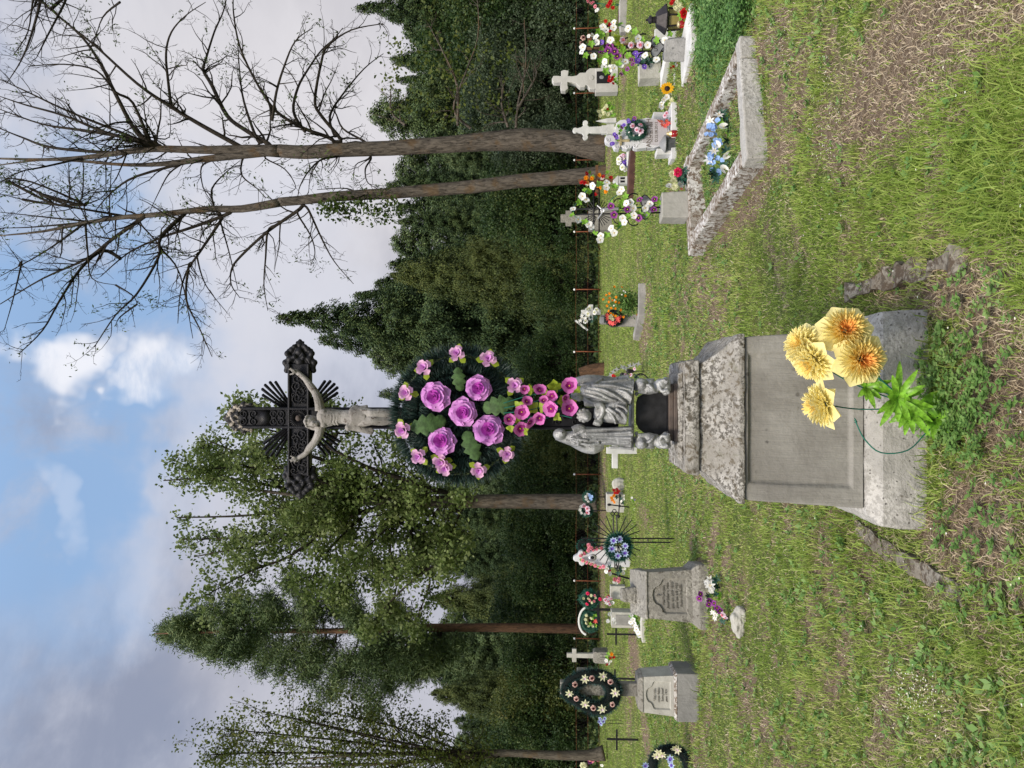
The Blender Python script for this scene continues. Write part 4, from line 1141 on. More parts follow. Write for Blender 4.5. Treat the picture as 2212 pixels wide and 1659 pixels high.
def build_pedestal():
    root = empty('stone_pedestal', MON, 'large whitewashed stone pedestal with lichen covered cornice carrying the iron crucifix', 'pedestal')
    mb = MB(); zp = pz(1460, .478)
    sq(mb, [(.492, -.2), (.486, zp * .5), (.478, zp - .01), (.470, zp), (.425, pz(1368, .415))])
    o = mb.build('plinth', M['whitewash'], root, bev=.012); rough_up(o, 1, .12, 5, .016)
    zd0, zd1 = pz(1360, .408), pz(655, .378)
    mb = MB(); fr = lambda z: .405 + (.376 - .405) * (z - zd0) / (zd1 - zd0)
    # die with a sunk front panel
    a0, a1 = .407, .378
    L0, L1, B0, B1 = -.315, .315, pz(1292, .4), pz(672, .38)
    vs = [(-a0, -a0, zd0), (a0, -a0, zd0), (a0, a0, zd0), (-a0, a0, zd0), (-a1, -a1, zd1), (a1, -a1, zd1), (a1, a1, zd1), (-a1, a1, zd1)]
    fy = lambda z: -(a0 + (a1 - a0) * (z - zd0) / (zd1 - zd0))
    o4 = [(L0 - .005, fy(B0), B0), (L1 + .005, fy(B0), B0), (L1 - .012, fy(B1), B1), (L0 + .012, fy(B1), B1)]
    i4 = [(L0 + .012, fy(B0) + .016, B0 + .012), (L1 - .012, fy(B0) + .016, B0 + .012), (L1 - .028, fy(B1) + .016, B1 - .012), (L0 + .028, fy(B1) + .016, B1 - .012)]
    vs += o4 + i4
    fs = [(1, 2, 6, 5), (2, 3, 7, 6), (3, 0, 4, 7), (3, 2, 1, 0), (4, 5, 6, 7), (0, 1, 9, 8), (1, 5, 10, 9), (5, 4, 11, 10), (4, 0, 8, 11), (8, 9, 13, 12), (9, 10, 14, 13), (10, 11, 15, 14), (11, 8, 12, 15), (12, 13, 14, 15)]
    o = mb.add(vs, fs).build('die', M['plaster'], root, bev=.008); rough_up(o, 1, .1, 4, .005)
    mb = MB(); lv = []
    for x, a in ((655, .392), (620, .392), (612, .386), (585, .366), (555, .344), (520, .322), (490, .305), (470, .292), (430, .272), (405, .262), (384, .258)): lv.append((a, pz(x, a)))
    o = mb and None; mb = MB(); sq(mb, lv); o = mb.build('cornice', M['cornice'], root, bev=.006); rough_up(o, 1, .07, 4, .016)
    zs0, zs1 = pz(384, .272), pz(300, .266)
    mb = MB(); sq(mb, [(.274, zs0), (.276, zs0 + .03), (.268, zs1 - .004), (.262, zs1)])
    o = mb.build('cap_slab', M['cornice'], root, bev=.008); rough_up(o, 1, .06, 5, .014)
    # plaster bed under the iron foot
    zt = zs1
    mb = MB(); mb.box((.0, -.03, zt + .012), (.44, .34, .024), top=(.95, .95)); mb.box((.09, -.20, zt + .008), (.10, .05, .02))
    o = mb.build('mortar_bed', M['cornice'], root, bev=.006); rough_up(o, 1, .05, 4, .012)
    return zs1
ZT = build_pedestal()
keepout(MON.x, MON.y, .5, .5)

# the iron crucifix
YX = 3.955
XB = Vector((AX, 3.90, 0)); XB.z = ZT + .022
def X(x, y, Y=YX, reg=CR):
    return P(*conv(reg, x, y), Y) - XB
def scroll(mb, c, r, a0, turns, sgn=1, rad=.0045, n=14):
    pts = []
    for i in range(n + 1):
        t = i / n; a = a0 + sgn * turns * 2 * PI * t; rr = r * (1 - .82 * t)
        pts.append(Vector(c) + Vector((math.cos(a) * rr, 0, math.sin(a) * rr)))
    mb.tube(pts, [rad * (1 - .3 * i / n) for i in range(n + 1)], 5)
def build_crucifix():
    root = empty('iron_crucifix', XB, 'tall black cast iron crucifix with pale figure, rays and mourning statues at its foot', 'crucifix')
    # shaft and beam: shallow channels with raised rims
    def channel(nm, p0, p1, hw, vertical):
        mb = MB(); y0 = YX - XB.y
        if vertical:
            mb.box(((p0.x + p1.x) / 2, y0 + .02, (p0.z + p1.z) / 2), (2 * hw, .05, abs(p1.z - p0.z)))
            for s_ in (-1, 1): mb.tube([(p0.x + s_ * (hw - .004), y0 - .008, p0.z), (p1.x + s_ * (hw - .004), y0 - .008, p1.z)], .009, 8)
        else:
            mb.box(((p0.x + p1.x) / 2, y0 + .0225, p0.z), (abs(p1.x - p0.x), .049, 2 * hw))
            for s_ in (-1, 1): mb.tube([(p0.x, y0 - .008, p0.z + s_ * (hw - .004)), (p1.x, y0 - .008, p1.z + s_ * (hw - .004))], .009, 8)
        return mb
    top, bot = X(330, 828), X(4300, 815)
    bot.z = ZT + .3 - XB.z; bot.x = X(1500, 812).x
    cx = (top.x + bot.x) / 2
    mb = channel('shaft', Vector((cx, 0, bot.z)), Vector((cx, 0, top.z)), .052, True)
    sh = mb.build('shaft', M['iron'], root, bev=.003)
    cz = X(785, 820).z
    xl, xr = X(785, 1290).x, X(785, 380).x
    bm = channel('beam', Vector((xl, 0, cz)), Vector((xr, 0, cz)), .055, False).build('crossbeam', M['iron'], root, bev=.003)
    # relief scrolls
    yf = YX - XB.y - .008
    rl = MB()
    for y in (660, 610, 560, 500, 955, 1000, 1050, 1090, 1180, 1230):
        k = 1 if y % 20 else -1
        c = X(785 + k * 18, y); scroll(rl, (c.x, yf, c.z), .030, rnd.uniform(0, 6), 1.6, k)
        c = X(785 - k * 42, y + 20); scroll(rl, (c.x, yf, c.z), .017, rnd.uniform(0, 6), 1.3, -k)
    rl.build('beam_relief', M['iron'], bm, smooth=True)
    rl = MB()
    for x in (345, 400, 590, 650, 1450):
        k = 1 if x % 20 else -1
        for s_ in (-1, 1):
            c = X(x, 828); scroll(rl, (cx + s_ * .02, yf, c.z + .01 * k), .024, PI * (s_ > 0), 1.5, s_ * k)
    c = X(500, 828); rl.box((cx, yf + .008, c.z), (.085, .012, .075))
    for k in range(20):
        z = XB.z + .5 + k * .045
        if z < X(1500, 800).z + XB.z: scroll(rl, (cx + (.015 if k % 2 else -.015), yf, z - XB.z), .022, k, 1.4, 1 if k % 2 else -1)
    for k in range(30):
        a = k * 2 * PI / 30; rl.tube([(cx + .02 * math.cos(a), yf, cz + .02 * math.sin(a)), (cx + .052 * math.cos(a), yf - .006, cz + .052 * math.sin(a))], [.006, .002], 4)
    rl.build('shaft_relief', M['iron'], sh, smooth=True)
    # leafy ends
    def fleur(mbx, c, d, s_):
        d = Vector(d); n_ = Vector((-d.z, 0, d.x)); y = Vector((0, 1, 0))
        def b(u, v, r, yy=0., q=None): mbx.ball(c + (d * u + n_ * v) * s_ + y * yy * s_, [k * s_ for k in (q or (r, r * .8, r))], 9, 7)
        mbx.ball(c + d * .62 * s_ + y * .12 * s_, (1.02 * s_, .26 * s_, 1.0 * s_), 16, 10); b(.35, 0, .42); b(1.1, 0, .34, -.1); b(1.65, 0, .24); b(1.95, 0, .15)
        for g in (-1, 1):
            b(-.05, g * .95, .30); b(-.35, g * 1.05, .24); b(.25, g * 1.12, .28, -.06); b(.55, g * .75, .34, -.05); b(.95, g * .95, .26, -.12); b(1.25, g * .62, .27, -.05); b(1.5, g * .42, .2, -.1); b(1.2, g * .9, .15); b(.7, g * .35, .2, -.25); b(1.8, g * .22, .14)
            pts = [c + (d * u + n_ * g * v) * s_ + y * -.25 * s_ for u, v in ((-.1, .9), (.4, .75), (.9, .35), (1.3, .1), (1.1, -.05))]
            mbx.tube(pts, .07 * s_, 6)
    for c, d, lab in ((X(785, 395), (1, 0, 0), None), (X(790, 1270), (-1, 0, 0), None), (X(350, 828), (0, 0, 1), 'chipped end ornament with peeling pale paint')):
        c = Vector((c.x if d[0] else cx, yf + .02, cz if d[0] else c.z)); q = MB()
        fleur(q, c, d, .068 if d[0] else .062)
        o = fuse(q, 'end_ornament', M['iron'] if d[0] else M['ironchip'], root, .0045, 1)
        if lab: o['label'] = lab
    tips = [(478, 628), (474, 578), (497, 543), (538, 520), (585, 518), (487, 1035), (487, 1078), (507, 1115), (545, 1138), (590, 1140), (1000, 512), (1045, 512), (1080, 535), (1105, 565), (1105, 610), (1105, 1050), (1085, 1095), (1045, 1125), (1000, 1130), (1125, 1020)]
    c0 = X(785, 822, YX + .03)
    for i, (x, y) in enumerate(tips):
        e = X(x, y, YX + .03); d = (e - c0)
        s0 = c0 + d * .22
        mb = MB(); side = Vector((-d.z, 0, d.x)).normalized()
        w0, w1 = .006, .0085
        vs = []
        for p_, w_ in ((s0, w0), (e - d * .02, w1)): vs += [p_ - side * w_, p_ + Vector((0, -.008, 0)), p_ + side * w_, p_ + Vector((0, .006, 0))]
        vs.append(e)
        mb.add(vs, [(0, 1, 5, 4), (1, 2, 6, 5), (2, 3, 7, 6), (3, 0, 4, 7), (4, 5, 8), (5, 6, 8), (6, 7, 8), (7, 4, 8), (3, 2, 1, 0)])
        mb.build('ray', M['iron'], root)
    # the figure
    q = MB(); Yf = YX - .045
    def tb(pts, rads, n=10, Y=Yf, dy=None):
        pp = [X(x, y, Y) for x, y in pts]
        if dy:
            for p_, k in zip(pp, dy): p_.y += k
        q.tube(smooth_path(pp, 3), list(np.interp(np.linspace(0, len(rads) - 1, (len(rads) - 1) * 3 + 1), range(len(rads)), rads)), n)
    S = .00063
    q.ball(X(872, 850, Yf - .02), (.026, .030, .034), 12, 9)            # skull
    q.ball(X(905, 868, Yf - .035), (.017, .018, .024), 10, 8)           # face, bowed
    q.ball(X(925, 872, Yf - .042), (.012, .012, .012), 8, 6)            # chin and beard
    q.ball(X(898, 862, Yf - .058), (.004, .006, .008), 6, 5)            # nose
    for yy in (856, 874): q.ball(X(892, yy, Yf - .052), (.004, .004, .003), 6, 4)
    tb([(855, 885), (900, 905), (940, 905)], [.012, .011, .008], 8); tb([(850, 815), (895, 818), (930, 825)], [.014, .012, .008], 8)   # hair
    for k in range(12):                                                  # crown
        a = k * PI / 6; c = X(862, 848, Yf - .02); q.ball(c + Vector((.028 * math.cos(a), .03 * math.sin(a), .008)), .007, 6, 5)
    tb([(905, 850), (950, 835)], [.014, .016])
    tb([(945, 830), (985, 822), (1040, 815), (1090, 812), (1140, 812), (1190, 815), (1230, 815)], [.034, .050, .046, .039, .036, .040, .042], 14)
    for y in (785, 858): q.ball(X(985, y, Yf - .025), (.026, .02, .02), 10, 7)     # chest
    for k, x in enumerate((1040, 1065, 1088)):
        for g in (-1, 1): q.tube([X(x + 8, 820, Yf - .04 + k * .003), X(x, 820 + g * 30, Yf - .036 + k * .003), X(x + 14, 820 + g * 58, Yf - .012)], .005, 6)
    for g, pts in ((1, [(955, 760), (945, 690), (915, 620), (870, 560), (820, 500), (760, 452)]), (-1, [(955, 890), (945, 950), (905, 1020), (860, 1070), (825, 1115), (766, 1150)])):
        tb(pts, [.027, .023, .020, .0195, .014, .0125], 10, dy=[0, 0, .01, .015, .02, .025])
    for g, w_, tipsx in ((1, (768, 450), [(700, 420), (712, 412), (722, 438), (735, 428), (706, 466)]), (-1, (775, 1150), [(712, 1130), (705, 1165), (715, 1180), (742, 1190), (722, 1150)])):
        q.ball(X(w_[0] - 10, w_[1] - g * 8, Yf + .02), (.015, .009, .015), 8, 6)
        for i, t_ in enumerate(tipsx): q.tube([X(w_[0] - 12, w_[1], Yf + .018), X((w_[0] + t_[0]) / 2 - 2, (w_[1] + t_[1]) / 2, Yf + .008), X(t_[0], t_[1], Yf + (.0 if i < 4 else .01))], [.0065, .0048, .0038], 7)
    tb([(1220, 785), (1290, 780), (1370, 782), (1400, 784), (1470, 782), (1560, 788), (1660, 800), (1720, 812)], [.036, .034, .026, .025, .025, .019, .014, .012], 10, dy=[0, -.012, -.03, -.032, -.02, -.008, 0, 0])
    tb([(1220, 845), (1290, 845), (1370, 838), (1400, 836), (1470, 842), (1560, 835), (1660, 820), (1730, 815)], [.036, .034, .027, .026, .026, .02, .015, .012], 10, dy=[0, -.014, -.034, -.036, -.02, -.008, -.01, -.01])
    fg = fuse(q, 'corpus_figure', M['corpus'], root, .0028, 1)
    q = MB()
    for k in range(9):                                                   # loincloth folds
        t = k / 8
        q.tube(smooth_path([X(1180 + 18 * k, 905 - 4 * k, Yf - .02), X(1215 + 13 * k, 840, Yf - .048), X(1205 + 15 * k, 770, Yf - .04), X(1225 + 14 * k, 735 - 2 * k, Yf - .005)], 3), .0075, 7)
    for k in range(6):
        q.tube(smooth_path([X(1185, 885 + 4 * k, Yf - .035), X(1280, 900 + 5 * k, Yf - .03 + .004 * (k % 2)), X(1340 + 6 * k, 915 + 6 * k, Yf - .02), X(1395 - 8 * abs(k - 2), 905 + 9 * k, Yf - .015)], 3), .0085, 7)
    q.ball(X(1185, 900, Yf - .03), (.02, .018, .018), 8, 6); q.ball(X(1250, 800, Yf), (.056, .034, .044), 12, 8)
    fuse(q, 'loincloth', M['corpus'], fg, .004, 1)
    q = MB(); c = X(775, 822, Yf + .02); q.ball(c, (.016, .01, .014), 8, 6); q.build('centre_boss', M['rusticon'], root, smooth=True)
    # ---- statue group on its ledge
    Ys = 3.82
    def T(x, y, Y=Ys): return P(*conv(ST, x, y), Y) - XB
    ld = MB()
    c0, c1 = T(1185, 1285), T(1185, 425)
    zt_, zb_ = T(1150, 800).z, T(1200, 800).z
    zb_ = T(1198, 800).z; zt_ = T(1165, 800).z
    ld.box(((c0.x + c1.x) / 2, .0, (zt_ + zb_) / 2), (c1.x - c0.x, .15, zt_ - zb_))
    ld.build('ledge', M['castgrey'], root, bev=.003)
    z0 = 0.; zb1 = T(1612, 800).z
    ft = MB(); w_ = T(1600, 480).x - T(1600, 1200).x; fx = T(1600, 830).x
    ft.box((fx, 0, .010), (w_ * .96, .19, .02)); ft.box((fx, 0, zb1 / 2 + .010), (w_ * .92, .17, max(zb1 - .02, .01))); ft.build('foot_plate', M['rusticon'], root, bev=.004)
    # black plaque with rounded shoulders
    pts = [(1600, 1080), (1600, 615), (1560, 590), (1480, 585), (1330, 600), (1250, 650), (1232, 720), (1230, 960), (1265, 1030), (1330, 1080), (1420, 1100), (1560, 1105)]
    pr = [(T(x, y).x, T(x, y).z) for x, y in pts]
    MB().prism(pr, -.05, -.02).build('plaque', M['slate'], root, bev=.003)
    # cherub columns
    for g, yc in ((1, 515), (-1, 1165)):
        q = MB(); o_ = lambda x, y, yy=-.03: T(x, yc + (y if g > 0 else -y), Ys + yy)
        q.tube(smooth_path([o_(1200, -10, 0), o_(1300, 0, 0), o_(1420, 0, 0), o_(1540, -10, 0), o_(1615, 0, 0)], 3), list(np.interp(range(13), [0, 3, 6, 9, 12], [.026, .024, .022, .036, .034])), 10)
        q.ball(o_(1290, -25), .030, 10, 8); q.ball(o_(1300, -25, -.055), .012, 7, 6); q.ball(o_(1265, -55), .018); q.ball(o_(1265, 15), .018)
        q.ball(o_(1385, 30), (.026, .022, .030), 9, 7); q.ball(o_(1390, -40, -.02), (.02, .02, .024), 8, 7); q.ball(o_(1450, 35), .022)
        q.ball(o_(1515, -15), (.033, .028, .034), 10, 8); q.ball(o_(1585, 25), (.026, .024, .020), 9, 7); q.tube(smooth_path([o_(1500, 10, -.05), o_(1530, 60, -.055), o_(1590, 50, -.06), o_(1605, 85, -.05)], 3), .010, 6); q.tube(smooth_path([o_(1490, -40, -.045), o_(1550, -70, -.05), o_(1600, -50, -.055)], 3), .011, 6); q.tube(smooth_path([o_(1360, -20, -.05), o_(1410, 20, -.06), o_(1440, 60, -.045)], 3), .009, 6)
        for kk in range(5): q.tube([o_(1330 + 18 * kk, -55, -.02), o_(1345 + 22 * kk, -85, .0)], .006, 5); q.ball(o_(1570, 65), (.02, .02, .018), 8, 6)
        q.tube(smooth_path([o_(1240, 60), o_(1320, 65), o_(1380, 70), o_(1440, 55)], 3), .013, 7)
        q.tube([o_(1235, 70, .0), o_(1215, 110, .0)], .010, 6)
        q.box((o_(1600, 0).x, 0, o_(1608, 0).z), (.09, .1, .012))
        o = fuse(q, 'cherub_column', M['castgrey'], root, .003, 1)
    def robe(q, pts, rads, n=12, Y=0.):
        pp = [T(x, y, Ys + Y) for x, y in pts]
        q.tube(smooth_path(pp, 3), list(np.interp(np.linspace(0, len(rads) - 1, (len(rads) - 1) * 3 + 1), range(len(rads)), rads)), n)
    def folds(q, lines, r=.006, Y=-.04):
        for ln in lines: q.tube(smooth_path([T(p[0], p[1], Ys + (p[2] if len(p) > 2 else Y)) for p in ln], 3), r, 6)
    # standing veiled woman, hands folded
    q = MB()
    robe(q, [(320, 1090), (440, 1110), (520, 1110), (640, 1110), (760, 1110), (900, 1110), (1060, 1110), (1170, 1120)], [.018, .026, .042, .048, .044, .044, .050, .058])
    robe(q, [(430, 1160), (600, 1230), (720, 1240), (830, 1210)], [.02, .030, .034, .020], Y=.01)
    q.ball(T(315, 1085, Ys - .01), (.030, .034, .034), 12, 9); q.ball(T(335, 1070, Ys - .035), (.017, .016, .022), 10, 8); q.ball(T(338, 1066, Ys - .052), (.004, .005, .006), 6, 5)
    robe(q, [(270, 1110), (330, 1130), (420, 1160), (520, 1190)], [.018, .02, .022, .024], 8)
    folds(q, [[(560, 1040), (800, 1030), (1060, 1020, -.045), (1170, 1015, -.045)], [(620, 1080), (850, 1080), (1060, 1070, -.05), (1170, 1060, -.055)], [(700, 1110), (900, 1120), (1080, 1130, -.05), (1170, 1130, -.06)], [(780, 1190, -.03), (960, 1180), (1170, 1200, -.05)], [(900, 1240, -.02), (1170, 1255, -.03)], [(600, 1150), (800, 1150), (1000, 1160), (1160, 1175, -.05)]], .0075)
    folds(q, [[(470, 1180, -.02), (560, 1230, -.02), (690, 1270, -.01), (800, 1240, -.01)], [(450, 1150, -.03), (560, 1190, -.04), (680, 1210, -.045), (790, 1190, -.04)], [(440, 1130, -.04), (560, 1150, -.05), (650, 1160, -.05)]], .007)
    robe(q, [(470, 1040), (540, 1010), (600, 1040), (500, 1100)], [.02, .02, .017, .012], 9, -.03); robe(q, [(520, 1170), (560, 1150), (500, 1110)], [.02, .018, .012], 9, -.035)
    for k in range(5): q.tube([T(500, 1120 - 3 * k, Ys - .06), T(462 + 8 * k, 1118 + 5 * k - 10, Ys - .066)], .0035, 5)
    fuse(q, 'veiled_woman_statue', M['castgrey'], root, .0027, 1)
    # bowed robed figure on the right, partly behind the flowers
    q = MB()
    robe(q, [(530, 620), (610, 600), (720, 580), (850, 570), (980, 575), (1100, 580), (1170, 590)], [.022, .045, .055, .056, .055, .062, .068])
    q.ball(T(520, 625, Ys - .02), (.028, .030, .032), 10, 8); q.ball(T(545, 660, Ys - .04), (.016, .016, .02), 9, 7)
    robe(q, [(520, 480), (640, 450), (800, 450), (960, 470), (1140, 440)], [.03, .030, .028, .026, .030], Y=.015)
    robe(q, [(600, 700), (700, 690), (850, 680), (1000, 665), (1160, 680)], [.022, .03, .026, .024, .028], Y=-.01)
    folds(q, [[(560, 500, -.03), (700, 490), (820, 420, -.02)], [(600, 560), (760, 590, -.055), (900, 660, -.05), (990, 690)], [(590, 600), (740, 640, -.055), (860, 680, -.05)], [(640, 530), (840, 560, -.06), (1000, 640, -.06), (1100, 720, -.05)], [(700, 500, -.045), (950, 510, -.055), (1160, 560, -.06)], [(820, 470, -.03), (1000, 450, -.03), (1160, 430, -.02)], [(1000, 560, -.06), (1100, 590, -.07), (1170, 650, -.07)], [(600, 650), (680, 700), (760, 720)]], .0075)
    fuse(q, 'robed_mourner_statue', M['castgrey'], root, .0027, 1)
    # small kneeling figure in the middle
    q = MB()
    robe(q, [(720, 830), (800, 840), (900, 860), (1010, 850), (1110, 860)], [.026, .036, .038, .046, .050], Y=-.01)
    robe(q, [(780, 780), (900, 770), (1010, 730), (1110, 740)], [.022, .026, .028, .026], Y=-.02)
    q.ball(T(610, 865, Ys - .03), (.030, .032, .034), 12, 9); q.ball(T(640, 890, Ys - .05), (.017, .016, .02), 9, 7); q.ball(T(645, 896, Ys - .066), .005, 6, 5)
    for k in range(10):
        a = k * .628; q.ball(T(600, 862, Ys - .03) + Vector((.028 * math.cos(a), -.008, .028 * math.sin(a))), .010, 6, 5)
    robe(q, [(730, 760), (790, 740), (830, 790), (800, 880), (760, 900)], [.018, .017, .016, .012, .010], 9, -.045); robe(q, [(720, 930), (780, 950), (800, 900)], [.018, .018, .011], 9, -.04)
    folds(q, [[(860, 790, -.05), (930, 850, -.055), (990, 930, -.04)], [(880, 770, -.05), (970, 830, -.06), (1050, 900, -.05)], [(900, 830, -.05), (960, 900, -.05), (980, 960, -.04)], [(980, 780, -.055), (1060, 830, -.065), (1110, 900, -.055)], [(1000, 740, -.05), (1080, 770, -.06), (1120, 820, -.06)]], .0075)
    fuse(q, 'kneeling_mourner_statue', M['castgrey'], root, .0027, 1)
    return root
M['rusticon'] = stone('rusty dark iron', (.06, .05, .045), (.12, .095, .08), (.10, .055, .035), .5, .0, 16, rough=.7, bmp=.4)
M['ironchip'] = stone('chipped black paint', (.012, .012, .014), (.018, .018, .02), (.42, .37, .31), .58, 0, 11, rough=.5, bmp=.5)
build_crucifix()

# ---- the big round wreath hung on the shaft
def WP(x, y, Y=3.80, reg=WR): return P(*conv(reg, x, y), Y)
def build_wreath():
    c = WP(640, 795, 3.86); root = empty('funeral_wreath', c, 'big round dark green wreath with five lilac roses hanging on the iron crucifix', 'wreath')
    Rr = (WP(640, 230) - WP(640, 1360)).length / 2 * 1.01
    tl = []
    for k, (rr, yy, n, nd) in enumerate(((.34, .0, 3600, .05), (.60, -.018, 6200, .058), (.86, -.006, 13000, .068), (.12, -.012, 1500, .05))):
        path = [(Rr * rr * math.cos(a), yy, Rr * rr * math.sin(a)) for a in np.linspace(0, 2 * PI, 49)]
        tl.append(tinsel('needle_ring', path, .03, nd, n, M['tinsel'], root, .6, .0019))
    mb = MB(); mb.lathe([(Rr * .78, -.004), (Rr * .78, .004)], 40, mat=0, M=Matrix.Rotation(PI / 2, 4, 'X'))
    mb.build('backing', M['deepblack'], root, loc=(0, .02, 0))
    for x, y in ((445, 640), (795, 575), (675, 770), (880, 925), (500, 1010)):
        put('rose_lilac', root, WP(x, y, 3.80) - c, .074, jd(s=.15), name='rose')
    for x, y in ((625, 300), (875, 345), (358, 415), (215, 615), (190, 915), (315, 1130), (525, 1225), (800, 1240), (1025, 1110), (1090, 555), (490, 1170)):
        d = Vector((c.x - WP(x, y).x, 0, WP(x, y).z - c.z))
        put('bud_lilac', root, WP(x, y, 3.805) - c, .046, Vector((-d.x * .8, -1, d.z * .8)) + jd(s=.2) * .3, name='rosebud')
    for a, b in (((650, 600), (625, 405)), ((830, 745), (1100, 690)), ((530, 840), (240, 905)), ((690, 930), (790, 1165))):
        p0, p1 = WP(*a, 3.815) - c, WP(*b, 3.80) - c
        mb = MB(); d = p1 - p0; L = d.length; n_ = Vector((-d.z, 0, d.x)).normalized(); rows = []
        N = 12
        for i in range(N + 1):
            t = i / N; w_ = L * .27 * math.sin(PI * min(.98, .06 + .9 * t)) ** .7 * (1.18 if i % 3 == 1 else .72 if i % 3 == 0 else 1.)
            cc = p0 + d * t + Vector((0, -.018 * math.sin(PI * t), 0))
            rows.append([cc - n_ * w_ + Vector((0, .004, 0)), cc - n_ * w_ * .5 + Vector((0, -.007 * (1 if i % 2 else -.5), 0)), cc, cc + n_ * w_ * .5 + Vector((0, -.007 * (1 if i % 2 else -.5), 0)), cc + n_ * w_ + Vector((0, .004, 0))])
        mb.strip(rows); mb.build('leaf', M['silklealf'], root, smooth=True)
M['deepblack'] = plain('wreath backing', (.004, .008, .007), .9)
build_wreath()
def build_petunias():
    c = WP(1300, 700, 3.74); root = empty('petunia_spray', c, 'trailing spray of pink petunias with lime leaves hanging below the big wreath', 'flower spray')
    for x, y, r in ((1170, 580, 24), (1295, 600, 36), (1540, 560, 38), (1400, 640, 30), (1150, 770, 40), (1395, 745, 42), (1540, 745, 38), (1135, 905, 36), (1300, 820, 32), (1045, 830, 30), (1190, 690, 26), (1500, 655, 26), (1330, 680, 24), (1210, 850, 30)):
        put('petunia', root, WP(x, y, 3.72 + rnd.uniform(-.02, .03)) - c, r * .00105, jd(s=.45), name='petunia')
    for x, y, r in ((1415, 560, 50), (1490, 690, 40), (1240, 740, 42), (1210, 590, 34), (1330, 735, 40), (1130, 720, 34), (1600, 600, 36), (1110, 830, 34), (1270, 830, 34), (1440, 810, 30), (1340, 620, 30), (1560, 700, 34), (1060, 900, 28), (1180, 930, 28)):
        put('leaf_lime2', root, WP(x, y, 3.75 + rnd.uniform(-.02, .02)) - c, r * .00088, jd(s=.4))
    mb = MB()
    for k in range(5):
        mb.tube(smooth_path([WP(1000, 700 + 40 * k, 3.79) - c, WP(1200, 640 + 60 * k, 3.76) - c, WP(1420, 600 + 50 * k, 3.76) - c, WP(1560, 580 + 60 * k, 3.76) - c], 3), .0022, 5)
    mb.build('stem', M['stemgreen'], root)
build_petunias()

# ---- yellow artificial flowers stuck in the ground before the pedestal
def build_bouquet():
    g0 = G(*conv(BQ, 1660, 1130)); root = empty('yellow_bouquet', g0, 'bunch of five big yellow and orange artificial flowers leaning before the pedestal', 'bouquet')
    B = lambda x, y, Y=3.22: P(*conv(BQ, x, y), Y) - g0
    Yb = g0.y
    specs = [((880, 430, 3.16), 200, (.25, -1, .15), 0), ((1000, 650, 3.12), 215, (-.1, -1, -.05), 0), ((560, 545, 3.24), 190, (.25, -.55, .9), 1), ((640, 660, 3.20), 190, (-.5, -.45, .85), 1), ((720, 1020, 3.26), 195, (-.25, -.12, 1.), 1)]
    M['heads'] = None
    for (x, y, Y), r, d, k in specs:
        o = put('dahlia', root, B(x, y, Y), r * .00050, d, name='flower')
        if k: o.data = FL['dahlia2'][k % 2]
    st = MB(); base = Vector((0, 0, -.02))
    for (x, y, Y), (mx, my) in zip([s_[0] for s_ in specs], ((1150, 800), (1250, 880), (1000, 820), (950, 850), (1000, 1060))):
        q = smooth_path([base + Vector((rnd.uniform(-.02, .02), 0, 0)), B(1500, 1060, Yb - .02), B(mx, my, (Y + Yb) / 2), B(x, y, Y + .02)], 5)
        st.tube(q, .0028, 6)
    st.tube(smooth_path([base, B(1560, 1240, Yb - .03), B(1400, 1395, Yb - .05), B(1180, 1415, Yb - .06), B(1050, 1310, Yb - .06), B(985, 1190, Yb - .06), B(970, 1140, Yb - .06)], 4), .0028, 6)
    for k in (-1, 0, 1): st.tube([B(985, 1165, Yb - .06), B(962, 1150 + 18 * k, Yb - .06)], .002, 5)
    st.build('stem', M['stemgreen'], root, smooth=True)
    def fan(x, y, Y, n, L, w_, a0, a1, g):
        mb = MB(); c = B(x, y, Y)
        for k in range(n):
            a = a0 + (a1 - a0) * k / max(n - 1, 1) + g.uniform(-.1, .1); l_ = L * g.uniform(.75, 1.15)
            # picture angle: a=0 points to picture right (down), so build with camera axes flattened into the world
            d = Vector((-math.sin(a), g.uniform(-.9, .3), -math.cos(a))).normalized()
            n_ = d.cross(Vector((0, -1, 0)).lerp(Vector((g.uniform(-1, 1), 0, 1)), .2)).normalized(); rows = []
            for i in range(7):
                t = i / 6; hw = w_ * math.sin(PI * min(.97, .08 + .88 * t)) ** .8
                cc = c + d * l_ * t + Vector((0, -.015 * math.sin(PI * t), -.02 * t * t)); up_ = n_.cross(d)
                rows.append([cc - n_ * hw + up_ * hw * .35, cc, cc + n_ * hw + up_ * hw * .35])
            mb.strip(rows, 0)
        mb.build('leaf_fan', M['freshleaf'], root, smooth=True)
    g = random.Random(3)
    fan(1310, 965, 3.26, 13, .135, .014, -1.2, 4.6, g); fan(1060, 880, 3.28, 10, .08, .012, -2.6, 2.6, g); fan(1400, 1060, 3.30, 10, .12, .014, 1.3, 4.2, g)
    fan(1600, 1150, 3.32, 12, .09, .014, .4, 4.4, g); fan(1500, 1000, 3.3, 7, .09, .014, -.6, 2.0, g)
    r_ = fan(1650, 1130, 3.30, 5, .09, .026, -.6, 1.4, g)
FL['dahlia2'] = [mk('mum', fl_dahlia(i + 5), [M['ylight'], M['ylight'], M['ymid'], M['deepgreen']]) for i in range(2)]
build_bouquet()

